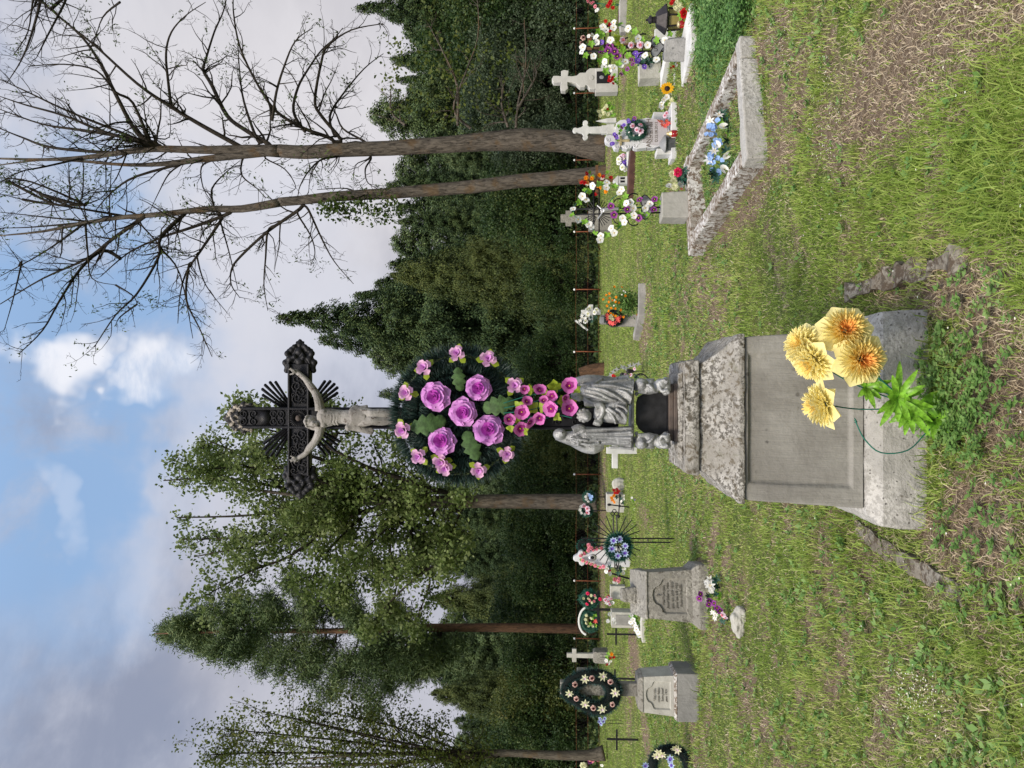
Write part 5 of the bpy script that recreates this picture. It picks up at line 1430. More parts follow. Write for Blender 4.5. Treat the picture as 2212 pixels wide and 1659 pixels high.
# ---- low broken kerb stones of this grave, sunk in dead grass
M['oldkerb'] = stone('old sunken kerb', (.15, .13, .10), (.27, .25, .21), (.08, .06, .042), .62, .4, 7, bmp=1.2, moss=.5, speck=.5)
def kerbline(name, pts, wid, h, label, mat, cat='kerb', seg=.06, rough=.012, loc=None):
    """irregular low stone bar following ground points"""
    p0 = Vector(pts[0]); mb = MB(); path = []
    for i in range(len(pts) - 1):
        a, b = Vector(pts[i]), Vector(pts[i + 1]); n = max(1, int((b - a).length / seg))
        for k in range(n): path.append(a.lerp(b, k / n))
    path.append(Vector(pts[-1])); rows = []
    g = random.Random(len(path))
    for i, p in enumerate(path):
        t = (path[min(i + 1, len(path) - 1)] - path[max(i - 1, 0)]); t.z = 0; t.normalize(); n_ = Vector((-t.y, t.x, 0))
        hh = h * (1 if 0 < i < len(path) - 1 else .8) + g.uniform(-rough, rough); w_ = wid / 2 + g.uniform(-rough, rough)
        q = p - p0
        rows.append([q - n_ * w_ + Vector((0, 0, -.08)), q - n_ * w_ * .97 + Vector((0, 0, hh * .86)), q - n_ * w_ * .75 + Vector((0, 0, hh)), q + n_ * w_ * .75 + Vector((0, 0, hh + g.uniform(-rough, rough) * .4)), q + n_ * w_ * .97 + Vector((0, 0, hh * .86)), q + n_ * w_ + Vector((0, 0, -.08))])
    mb.strip(rows); n = len(rows[0]); e = len(mb.v) - n
    mb.f.append(tuple(range(n - 1, -1, -1))); mb.m.append(0); mb.f.append(tuple(range(e, e + n))); mb.m.append(0)
    o = mb.build(name, mat, loc=(p0.x, p0.y, 0)); return tag(o, label, cat)
kerbline('kerb_stone', [G(1845, 1135), G(1890, 1170), G(1960, 1215), G(2035, 1262), G(2080, 1290)], .085, .010, 'weathered low kerb stone running towards the viewer left of the pedestal', M['oldkerb'])
kerbline('kerb_stone', [G(1830, 632), G(1860, 622), G(1900, 606), G(1960, 588), G(2030, 568), G(2080, 555)], .09, .008, 'mossy broken kerb stone half buried in dead grass right of the pedestal', M['oldkerb'], rough=.026)
# ------------------------------------------------------------------ the other graves
M['flake'] = stone('flaking limewash', (.28, .25, .21), (.56, .55, .52), (.14, .105, .075), .62, .25, 8, bmp=1.2)
M['limewash'] = stone('limewash', (.33, .32, .29), (.47, .46, .43), (.22, .19, .15), .36, .9, 7, bmp=.8, speck=.35)
M['greystone'] = stone('grey concrete', (.22, .215, .20), (.34, .33, .305), (.13, .12, .10), .35, .3, 5, bmp=.8)
M['oldstone'] = stone('old lichen stone', (.20, .19, .165), (.33, .315, .27), (.09, .08, .065), .5, .35, 6, bmp=1.1, moss=.25, speck=.6)
M['palestone'] = stone('pale weathered stone', (.34, .33, .29), (.48, .47, .42), (.20, .185, .15), .35, .2, 5, bmp=.7)
M['blockgrey'] = stone('rough block', (.20, .20, .195), (.32, .315, .30), (.10, .10, .095), .5, .2, 8, bmp=1.1)
M['render'] = stone('grey render', (.30, .295, .26), (.36, .35, .315), (.27, .26, .23), .3, .0, 4, brush=.4, bmp=.4)
M['marble'] = stone('white marble', (.52, .52, .53), (.64, .64, .65), (.46, .45, .46), .25, 0, 3, rough=.35, bmp=.05)
M['marblepink'] = stone('pinkish marble face', (.40, .38, .39), (.48, .455, .465), (.36, .33, .345), .25, 0, 3, rough=.35, bmp=.05)
M['whitestone'] = stone('white painted stone', (.46, .46, .44), (.60, .60, .58), (.34, .33, .30), .3, .1, 6, bmp=.4)
M['redkerb'] = plain('red brown kerb', (.075, .036, .028), .5, .25, 6, bmp=.3)
M['letter'] = plain('engraved letter', (.13, .105, .085), .8, .2); M['letterdark'] = plain('carved letter', (.12, .11, .09), .9, .2)
M['silver'] = plain('silver paint', (.5, .5, .5), .35, .15, 20, .6); M['gold'] = plain('gilt', (.55, .45, .25), .4, .2, 20, .5)
M['lampglass'] = plain('yellow lantern glass', (.30, .25, .09), .2, .2, 6); M['candlered'] = plain('red candle jar', (.28, .01, .012), .2, .3, 10); M['lampmetal'] = plain('dark lantern metal', (.03, .026, .028), .4, .4, 20, .3)
M['darkwood'] = plain('brown wooden cross', (.11, .055, .025), .8, .3, 15)
M['photo'] = plain('black portrait stone', (.015, .015, .017), .25, .2)
M['clearglass'] = plain('smoky lantern glass', (.09, .095, .10), .12, .4, 8)

class Site:
    """a thing standing on the ground at a traced point; L() turns traced points into the thing's own space"""
    def __init__(s, reg, bx, by, Y=None, z=0.):
        s.reg = reg; dx, dy = conv(reg, bx, by)
        g = G(dx, dy) if Y is None else P(dx, dy, Y); s.o = Vector((g.x, g.y, z)); s.Y = g.y
        s.k = reg[2] * s.Y / FPX
    def L(s, x, y, d=0.): return P(*conv(s.reg, x, y), s.Y + d) - s.o
    def root(s, name, label, cat, group=None, rz=0): return empty(name, s.o, label, cat, group, rz)
    def out(s, pts, d=0.): return [((q := s.L(x, y, d)).x, q.z) for x, y in pts]
def flowers(root, s, items, sc=1., d=0., spread=.4):
    """items: (kind, radius px, [(x,y),...])"""
    for kind, r, pts in items:
        for p in pts: put(kind, root, s.L(p[0], p[1], d + rnd.uniform(-.03, .03) - (.03 if not kind.startswith('leaf') else 0)), r * s.k * sc, jd(s=spread))
def stems(root, s, tops, base, r=.003, mat='stemgreen'):
    mb = MB(); b = s.L(*base)
    for t in tops:
        e = s.L(*t); mb.tube(smooth_path([b, b.lerp(e, .5) + Vector((rnd.uniform(-.02, .02), 0, 0)), e], 3), r, 5)
    mb.build('stem', M[mat], root)
def text_on(root, lines, size, mat, loc, rx=PI / 2, rz=0., name='inscription', spacing=1.25, shear=0., depth=.0015):
    for i, t in enumerate(lines):
        c = bpy.data.curves.new('inscription', 'FONT'); c.body = t; c.size = size; c.align_x = 'CENTER'; c.extrude = depth; c.shear = shear
        o = bpy.data.objects.new(name, c); COL.objects.link(o)
        bpy.context.view_layer.update()
        me = bpy.data.meshes.new_from_object(o.evaluated_get(bpy.context.evaluated_depsgraph_get())); me.materials.clear(); me.materials.append(mat)
        bpy.data.objects.remove(o)
        link(name, me, root, Vector(loc) + Vector((0, 0, -i * size * spacing)), (rx, 0, rz))
def block(name, mat, root, c, d, top=(1, 1), bev=.006, rz=0, ch=.01, size=.08, sub=4):
    mb = MB(); mb.box((0, 0, 0), d, top=top); o = mb.build(name, mat, root, loc=c, rot=(0, 0, rz), bev=bev)
    return rough_up(o, 1, size, sub, ch) if ch else o

# --- right: long kerbed grave
A, B_, C_ = G(*conv(R6, 1400, 930)), G(*conv(R6, 1345, 205)), G(*conv(R6, 1010, 1490)); D_ = B_ + (C_ - A)
gc = (A + B_ + C_ + D_) / 4; grz = math.atan2(-(C_ - A).x, (C_ - A).y)
def build_kerbed():
    root = empty('grave_kerb', gc, 'long flaking white kerb frame around a grave full of low green plants', 'grave kerb')
    h = .165
    def side(p, q, w_, hh, lab=None, mat='flake', trim=0.):
        d = q - p; L = d.length - trim; m = (p + q) / 2 - gc; a = math.atan2(d.y, d.x)
        o = block('kerb_side', M[mat], root, (m.x, m.y, hh / 2 - .05), (L, w_, hh + .1), (.995, .82), .012, a, .022, .16, 6)
        if lab: o['label'] = lab
    n = (C_ - A).normalized(); t = (B_ - A).normalized()
    br = A.lerp(B_, .80)
    side(A - t * .02 + n * .09, br + n * .09, .18, h, 'near kerb side with cracked corner', 'limewash'); side(br + t * .015 + n * .10 + Vector((0, 0, .0)), B_ + n * .10, .18, h - .01, 'short broken piece of the near kerb side', 'limewash')
    side(A + n * .19 + t * .08, C_ - n * .19 + t * .08, .16, h - .006); side(B_ + n * .19 - t * .08, D_ - n * .19 - t * .08, .15, h - .01); side(C_ - n * .1 - t * .05, D_ - n * .1, .24, h + .005)
    keepout(gc.x, gc.y, (B_ - A).length / 2 + .02, .0, 0)
    for p, q in ((A, B_), (A, C_), (B_, D_), (C_, D_)):
        m = (p + q) / 2; d = q - p; keepout(m.x + (n.x * .09 if p is A and q is B_ else 0), m.y + (.09 if p is A and q is B_ else 0), d.length / 2, .09, math.atan2(d.y, d.x))
build_kerbed()
H1 = Site(S3, 1935, 1120, Y=C_.y - .02, z=.165)
def iron_cross(s, root, top, bot, arms, gap, r=.010, rays=None, plaque=None, curls=(), fig=None):
    """double-rod wrought cross; all in traced points"""
    a, b = s.L(*top), s.L(*bot); g = gap
    mb = MB(); ax = lambda z: a.x + (b.x - a.x) * (a.z - z) / max(a.z - b.z, 1e-6)
    for k in (-1, 1): mb.tube([(a.x + k * g, 0, a.z), (b.x + k * g, 0, b.z - .02)], r, 6)
    for z in (a.z - .01, a.z * .3 + b.z * .7): mb.tube([(ax(z) - g, 0, z), (ax(z) + g, 0, z)], r, 6)
    mb.build('upright', M['steel'], root, smooth=True)
    l_, r_ = s.L(*arms[0]), s.L(*arms[1]); mb = MB()
    for k in (-1, 1): mb.tube([(l_.x, -.012, l_.z + k * g), (r_.x, -.012, r_.z + k * g)], r, 6)
    for x in (l_.x, r_.x): mb.tube([(x, -.012, l_.z - g), (x, -.012, l_.z + g)], r, 6)
    mb.build('arm', M['steel'], root, smooth=True)
    if rays:
        c = s.L(*rays[:2]); L = rays[2] * s.k
        mb = MB()
        for q in range(4):
            for k in range(5):
                an = q * PI / 2 + R(20 + k * 12.5); mb.tube([c + Vector((math.cos(an), 0, math.sin(an))) * L * .25, c + Vector((math.cos(an), 0, math.sin(an))) * L], .0045, 5)
        for i in range(0): pass
        mb.build('ray_star', M['steel'], root)
    mb = MB()
    for (x, y, rr, a0, tn) in curls:
        c = s.L(x, y); pts = [c + Vector((math.cos(a0 + tn * t / 12), 0, math.sin(a0 + tn * t / 12))) * rr * s.k for t in range(13)]
        mb.tube(pts, r * .8, 6)
    if curls: mb.build('scrollwork', M['steel'], root, smooth=True)
    if plaque:
        c = s.L(plaque[0], plaque[1]); w_, h_ = plaque[2] * s.k, plaque[3] * s.k
        pts = []
        for k in range(28):
            t = 2 * PI * k / 28; x = math.sin(t) ** 3; z = (13 * math.cos(t) - 5 * math.cos(2 * t) - 2 * math.cos(3 * t) - math.cos(4 * t)) / 16
            pts.append((c.x + x * w_, c.z + (z + .1) * h_))
        MB().prism(pts, -.035, -.02).build('heart_plaque', M['silverplate'], root, bev=.002)
        mb = MB(); mb.tube([(x, -.037, z) for x, z in pts + pts[:1]], .006, 6); mb.build('plaque_rim', M['steel'], root)
        text_on(root, plaque[4], .055, M['black'], (c.x, -.038, c.z + .0))
    if fig:
        f = lambda x, y: s.L(x, y) + Vector((0, -.03, 0)); q = MB()
        for pts, rr in fig: q.tube(smooth_path([f(*p) for p in pts], 3), [rr * (1 - .3 * i / (3 * len(pts) - 3)) for i in range(3 * len(pts) - 2)], 7)
        h = fig[0][0][0]; q.ball(f(h[0] - 22, h[1]), .018, 8, 6)
        fuse(q, 'silver_figure', M['silver'], root, .006, 1)
M['silverplate'] = plain('pale plaque', (.22, .225, .23), .5, .15, 10)
def grave_one():
    root = H1.root('headstone_block', 'square grey rendered block headstone at the far end of the flaking kerb', 'headstone', rz=grz)
    c = H1.L(1780, 1130); block('body', M['render'], root, (0, .12, .145), (.30, .26, .29), (.95, .95), .012, ch=.008)
    s = Site(S3, 1590, 1190, Y=H1.Y + .12, z=.165 + .29)
    r_ = s.root('iron_cross', 'black wrought iron cross with silver figure and heart plaque on the rendered block', 'iron cross')
    iron_cross(s, r_, (500, 1215), (1590, 1190), ((785, 1500), (785, 930)), .030, .009, (800, 1235, 170), (1420, 1165, 150, 105, ['UTII']), [(1060, 1110, 60, -.5, 4.2), (1060, 1300, 60, 3.6, -4.2), (1250, 1060, 75, -.8, 4.6), (1250, 1310, 75, 3.9, -4.6)],
               [([(870, 1205), (920, 1195), (980, 1185), (1060, 1185)], .026), ([(870, 1205), (830, 1170), (790, 1140)], .013), ([(870, 1215), (830, 1270), (800, 1310)], .013)])
    g = s.root('flower_garland', 'garland of white, purple and lime artificial blossoms wound round the iron cross on the block', 'garland')
    flowers(g, s, [('white5', 47, [(740, 890), (610, 1020), (495, 1180), (555, 1310), (715, 1400), (840, 1510), (830, 1565), (970, 1420), (1005, 1475), (915, 850), (905, 915), (1100, 930), (1070, 975), (1160, 1110), (1205, 1095), (1110, 1295), (1135, 1345), (1250, 1260), (1390, 1165), (1450, 1115), (655, 1065), (690, 1370), (1240, 1170)]),
        ('pansy', 46, [(965, 1145), (1005, 1250), (1170, 1185), (1510, 1060), (1500, 1190), (1310, 1290), (1325, 1065)]),
        ('leaf_lime', 50, [(820, 870), (695, 965), (565, 1100), (485, 1255), (640, 1340), (775, 1475), (915, 1500), (1010, 900), (1150, 1020), (1065, 1380), (1090, 1140), (1240, 1090), (1320, 1240), (1410, 1255), (1560, 1100), (1480, 1110), (970, 1100), (1060, 1200), (1180, 1270), (1100, 1090)])], d=-.04)
    stp = MB(); pts = [(1580, 1120), (1450, 1130), (1200, 1180), (1000, 1200), (950, 1080), (1100, 950), (905, 880), (740, 890), (610, 1020), (495, 1180), (555, 1310), (715, 1400), (840, 1530), (1000, 1470), (1130, 1340), (1250, 1260), (1400, 1200)]
    stp.tube(smooth_path([s.L(x, y, -.02) for x, y in pts], 3), .004, 5); stp.build('stem', M['stemgreen'], g)
    s = Site(S3, 1960, 850, Y=C_.y + .05, z=.165)
    g = s.root('bouquet', 'bouquet of white and cream mums with one hot pink rose beside the rendered block', 'bouquet')
    flowers(g, s, [('mum_white', 55, [(1690, 895), (1830, 870)]), ('mum_cream', 58, [(1730, 745), (1745, 830), (1760, 900)]), ('rose_pink', 62, [(1800, 720)]), ('white5', 45, [(1990, 830)]), ('lily_coral', 25, [(1840, 930)]),
        ('leaf_deep', 75, [(1870, 790), (1900, 850), (1930, 760), (1880, 710), (1960, 800), (1840, 810)])], d=.02); stems(g, s, [(1700, 890), (1740, 760), (1800, 720), (1900, 800)], (1960, 850))
    s = Site(R6, 1185, 880); s.o.z = .03
    g = s.root('bouquet', 'drooping bouquet of blue hydrangea and white calla flowers lying in the kerbed grave', 'bouquet')
    bl = [(1035 + rnd.gauss(45, 22), 720 + k * 9 + rnd.gauss(0, 14)) for k in range(34)]
    flowers(g, s, [('blue', 17, bl), ('lily_white', 34, [(1052, 722), (1100, 690), (1070, 900), (1040, 950)]), ('leaf_deep', 42, [(1090, 1060), (1150, 900), (1140, 700), (1160, 760), (1130, 980), (1150, 840), (1080, 1020), (1120, 680), (1170, 700), (1060, 1040)]), ('leaf_lime', 26, [(1115, 730), (1160, 800)])], d=-.02)
    for x, y in ((1090, 868), (1150, 925), (1135, 1005), (1130, 760)): put('calla', g, s.L(x, y, -.1), 30 * s.k, (.2 * (1 if y < 900 else -1), -1, .2), name='calla')
grave_one()
def leafy(name, label, quad, n, h, size, mat, kinds=.3):
    """leafy herbs filling a four-cornered patch of ground"""
    C, U, Wv = [], [], []; g = random.Random(n)
    a, b, c, d = quad
    for i in range(n):
        u, v = g.random(), g.random(); p = (a.lerp(b, u)).lerp(d.lerp(c, u), v) + Vector((g.gauss(0, h * .35), g.gauss(0, h * .35), 0))
        hh = h * g.uniform(.45, 1.1) * (.7 + .9 * float(fnoise(np.array(p.x), np.array(p.y), 2, 5))); k = g.randint(5, 9)
        lean = Vector((g.gauss(0, .2), g.gauss(0, .2), 1))
        for j in range(k):
            t = (j + 1) / k; an = j * 2.4 + g.uniform(-.4, .4); el = g.uniform(-.1, .7)
            q = p + lean * hh * t; u_ = np.array([math.cos(an) * math.cos(el), math.sin(an) * math.cos(el), math.sin(el)]); s_ = size * g.uniform(.6, 1.2) * (1.15 - .5 * t)
            C.append((q.x, q.y, q.z)); U.append(u_ * s_); Wv.append(np.array([-math.sin(an), math.cos(an), g.uniform(-.3, .3)]) * s_ * g.uniform(.24, .4))
    tag(link(name, leaf_mesh(name, C, U, Wv, [mat])), label, 'herbs', kind='stuff')
M['herb'] = leafmat('leafy herbs', [(.05, .12, .03), (.09, .20, .05), (.15, .28, .075), (.22, .34, .12)], .3, .5, 1.5)
q = lambda x, y: G(*conv(R6, x, y))
leafy('leafy_herbs', 'dense bright leafy herbs filling the ground between the kerbed grave and the dark lantern', [q(1330, 190), q(1330, -80), q(960, -60), q(1010, 420)], 1500, .21, .052, M['herb'])
leafy('leafy_herbs', 'low leafy herbs growing inside the flaking kerb frame', [A + (gc - A) * .22, B_ + (gc - B_) * .22, D_ + (gc - D_) * .18, C_ + (gc - C_) * .18], 800, .075, .03, M['herb'])
leafy('leafy_herbs', 'leafy herbs along the outer right side of the kerb frame', [q(1330, 190), q(1190, 380), q(1010, 790), q(950, 520)], 1000, .10, .03, M['herb'])

def grave_two():
    s = Site(S2, 1955, 620); rz = R(-26)
    r_ = s.root('white_slab', 'white limewashed slab lying on the ground under the rough grey block', 'slab')
    block('body', M['whitestone'], r_, (.02, -.05, .025), (.62, .75, .09), (.98, .98), .01, R(12), .01, .2)
    keepout(s.o.x, s.o.y - .05, .3, .35)
    s.o.z = .07
    r_ = s.root('headstone_block', 'rough grey cube shaped headstone block on the white slab', 'headstone', rz=rz); block('body', M['blockgrey'], r_, (0, .1, .115), (.27, .24, .25), (.9, .9), .015, ch=.02, size=.12)
    s2 = Site(S2, 1665, 590, Y=s.Y + .1, z=.31)
    r_ = s2.root('iron_cross', 'black wrought iron cross with round plaque on the rough cube block', 'iron cross')
    iron_cross(s2, r_, (640, 605), (1665, 605), ((920, 930), (920, 330)), .032, .011, None, (1540, 600, 125, 95, ['UTĂ']), [(1180, 530, 62, 0, 4.6), (1180, 700, 62, 3.1, -4.6), (1370, 490, 70, -.5, 4.6), (1370, 730, 70, 3.6, -4.6)])
    g = s2.root('flower_garland', 'thick garland of white and purple blossoms on the iron cross above the rough cube block', 'garland')
    flowers(g, s2, [('white5', 46, [(615, 590), (750, 700), (780, 465), (865, 340), (1000, 285), (995, 345), (1180, 355), (960, 850), (1005, 850), (1140, 770), (960, 500), (1420, 560), (1635, 500), (890, 770), (1300, 480), (1390, 690), (1530, 745)]), ('whitedark', 42, [(605, 645), (790, 525), (880, 830), (905, 380), (1090, 800)]),
        ('rose_palewhite', 42, [(1215, 560), (1110, 500), (1330, 560)]), ('pansy', 52, [(950, 580), (1010, 645), (1045, 705), (850, 665), (930, 630)]), ('violet', 34, [(1270, 665), (1300, 750), (855, 525), (1380, 830)]), ('mum_red', 30, [(900, 260), (960, 390), (945, 305)]), ('pansy', 30, [(1220, 750), (1170, 860), (1090, 925), (1240, 800)]),
        ('leaf_lime', 52, [(810, 400), (860, 440), (720, 545), (650, 690), (820, 765), (840, 610), (900, 700), (960, 705), (1050, 560), (1110, 620), (1085, 310), (1360, 500), (1270, 390), (1540, 500), (1700, 420), (1060, 790), (1180, 690), (900, 890), (1140, 890)]), ('leaf_lime2', 56, [(1040, 480), (1080, 540)])], d=-.05)
    mb = MB(); pts = [(1660, 480), (1540, 500), (1360, 500), (1180, 360), (1000, 300), (870, 340), (780, 470), (620, 600), (750, 700), (900, 790), (1000, 850), (1140, 780), (1220, 750), (1390, 690)]
    mb.tube(smooth_path([s2.L(x, y, -.03) for x, y in pts], 3), .004, 5); mb.build('stem', M['stemgreen'], g)
    # dark lantern
    s = Site(S2, 1900, 235); s.o.z = .02
    r_ = s.root('grave_lantern', 'large dark metal lantern with tiled hexagonal roof and yellow glass among the herbs', 'lantern')
    z = lambda x: s.L(x, 235).z; Wd = s.k * 175
    mb = MB(); mb.lathe([(Wd * .62, 0), (Wd * .62, .03), (Wd * .55, .04)], 6); mb.build('base', M['lampmetal'], r_)
    mb = MB(); mb.lathe([(Wd * .62, .041), (Wd * .70, z(1680))], 6); mb.build('glass', M['lampglass'], r_)
    for k in range(6):
        mb = MB(); a = 2 * PI * (k + .5) / 6; c_, n_ = math.cos(a), math.sin(a); mb.tube([(Wd * .65 * c_, Wd * .65 * n_, .03), (Wd * .73 * c_, Wd * .73 * n_, z(1670))], .012, 6); mb.build('corner_bar', M['lampmetal'], r_)
    mb = MB(); mb.lathe([(Wd, z(1655)), (Wd * 1.02, z(1640)), (Wd * .50, z(1525)), (Wd * .26, z(1522))], 6); mb.build('roof', M['lampmetal'], r_, bev=.004)
    mb = MB(); mb.lathe([(Wd * .22, z(1524)), (Wd * .22, z(1470)), (Wd * .30, z(1466)), (Wd * .26, z(1440)), (Wd * .1, z(1425)), (Wd * .07, z(1400))], 12); mb.build('chimney', M['lampmetal'], r_, smooth=False)
    s3 = Site(S2, 1925, 300, Y=s.Y - .25); r_ = s3.root('grave_candle', 'dark red glass grave candle standing before the dark lantern', 'candle')
    mb = MB(); mb.lathe([(.04, 0), (.045, .02), (.045, .11), (.038, .12)], 12); mb.build('jar', M['candlered'], r_, smooth=True); mb = MB(); mb.lathe([(.04, .12), (.042, .135), (.02, .15)], 12); mb.build('lid', M['gold'], r_, smooth=True)
    g = s3.root('bouquet', 'red petunia blossom with cream flowers leaning on the dark lantern', 'bouquet'); flowers(g, s3, [('rose_red', 70, [(1885, 165)]), ('mum_cream', 34, [(1770, 100), (1750, 60), (1800, 130), (1820, 60), (1850, 110), (1790, 20)]), ('mum_red', 34, [(1740, 10), (1720, 40)]), ('leaf_fresh', 70, [(1920, 240), (1930, 120), (1900, 20), (1850, 200)])], d=-.05)
    s = Site(S2, 1690, 500, Y=s.Y + .8); r_ = s.root('white_slab', 'small upright white slab behind the rough cube block, left of the dark lantern', 'slab'); block('body', M['whitestone'], r_, (0, 0, .14), (.30, .06, .30), ch=.006)
    # grey trough with violets, low white kerb
    s = Site(S2, 1590, 840); r_ = s.root('stone_planter', 'pale grey stone trough holding violet flowers left of the cube block', 'planter', rz=R(8)); w_ = 265 * s.k; hh = 265 * s.k
    block('body', M['palestone'], r_, (0, .12, hh / 2), (w_, .24, hh), (1.05, 1.05))
    g = s.root('bouquet', 'violet and white flowers with deep green leaves in the pale stone trough', 'bouquet'); flowers(g, s, [('violet', 36, [(1290, 760), (1270, 660), (1380, 830), (1350, 660), (1300, 700)]), ('whitedark', 32, [(1370, 690), (1530, 750), (1330, 740)]), ('leaf_deep', 60, [(1360, 760), (1400, 720), (1420, 790), (1460, 740), (1340, 800), (1500, 760)])], d=-.02)
    a, b = G(*conv(S2, 1650, 1060)), G(*conv(S2, 1730, 640))
    kerbline('kerb_stone', [a, b], .16, .10, 'straight white topped kerb stone on the lawn between the trough and the sunflower', M['whitestone'], rough=.003, seg=.15)
    a, b = G(*conv(S2, 1150, 420)), G(*conv(S2, 1150, -60))
    kerbline('kerb_stone', [a, b], .2, .16, 'plain grey kerb stone at the right edge behind the garlanded cross', M['greystone'], rough=.004, seg=.2)
    a, b = G(*conv(S2, 1085, 330)), G(*conv(S2, 1130, -60))
    kerbline('kerb_stone', [a, b], .12, .10, 'long red brown kerb rail at the right edge of the lawn', M['redkerb'], rough=.0, seg=.5)
    for (x, y, Y, lab, items) in ((1010, 60, 15, 'small red artificial flowers beside the right edge of the lawn', [('mum_red', 34, [(950, 50), (930, 80), (990, 100), (960, 20)]), ('leaf_fresh', 30, [(1000, 50), (980, 70)])]),
                               (880, 60, 15.5, 'small pale pink flowers on a dark stand near the right edge', [('rose_pale', 24, [(680, 10), (720, 40), (770, 80), (740, 30)]), ('white5', 26, [(800, 120), (790, 130)])])):
        s = Site(S2, x, y, Y=Y); s.o.z = 0; g = s.root('bouquet', lab, 'bouquet'); flowers(g, s, items); stems(g, s, [i for it in items for i in it[2]], (x + 60, y), .004)
    s = Site(S2, 1150, 540, Y=13.); s.o.z = 0; g = s.root('wooden_cross', 'brown wooden cross with withered flowers behind the garland of the cube block grave', 'cross')
    mb = MB(); a, b = s.L(590, 560), s.L(1180, 600); mb.box(((a.x + b.x) / 2, 0, a.z / 2), (.07, .05, a.z)); mb.build('post', M['darkwood'], g); mb = MB(); a, b = s.L(700, 430), s.L(760, 680); mb.box(((a.x + b.x) / 2, -.028, a.z), (abs(a.x - b.x), .04, .07)); mb.build('crossbar', M['darkwood'], g)
    flowers(g, s, [('rose_brown', 34, [(600, 540), (620, 470)]), ('white5', 28, [(690, 450), (730, 440)])], d=-.05)
grave_two()

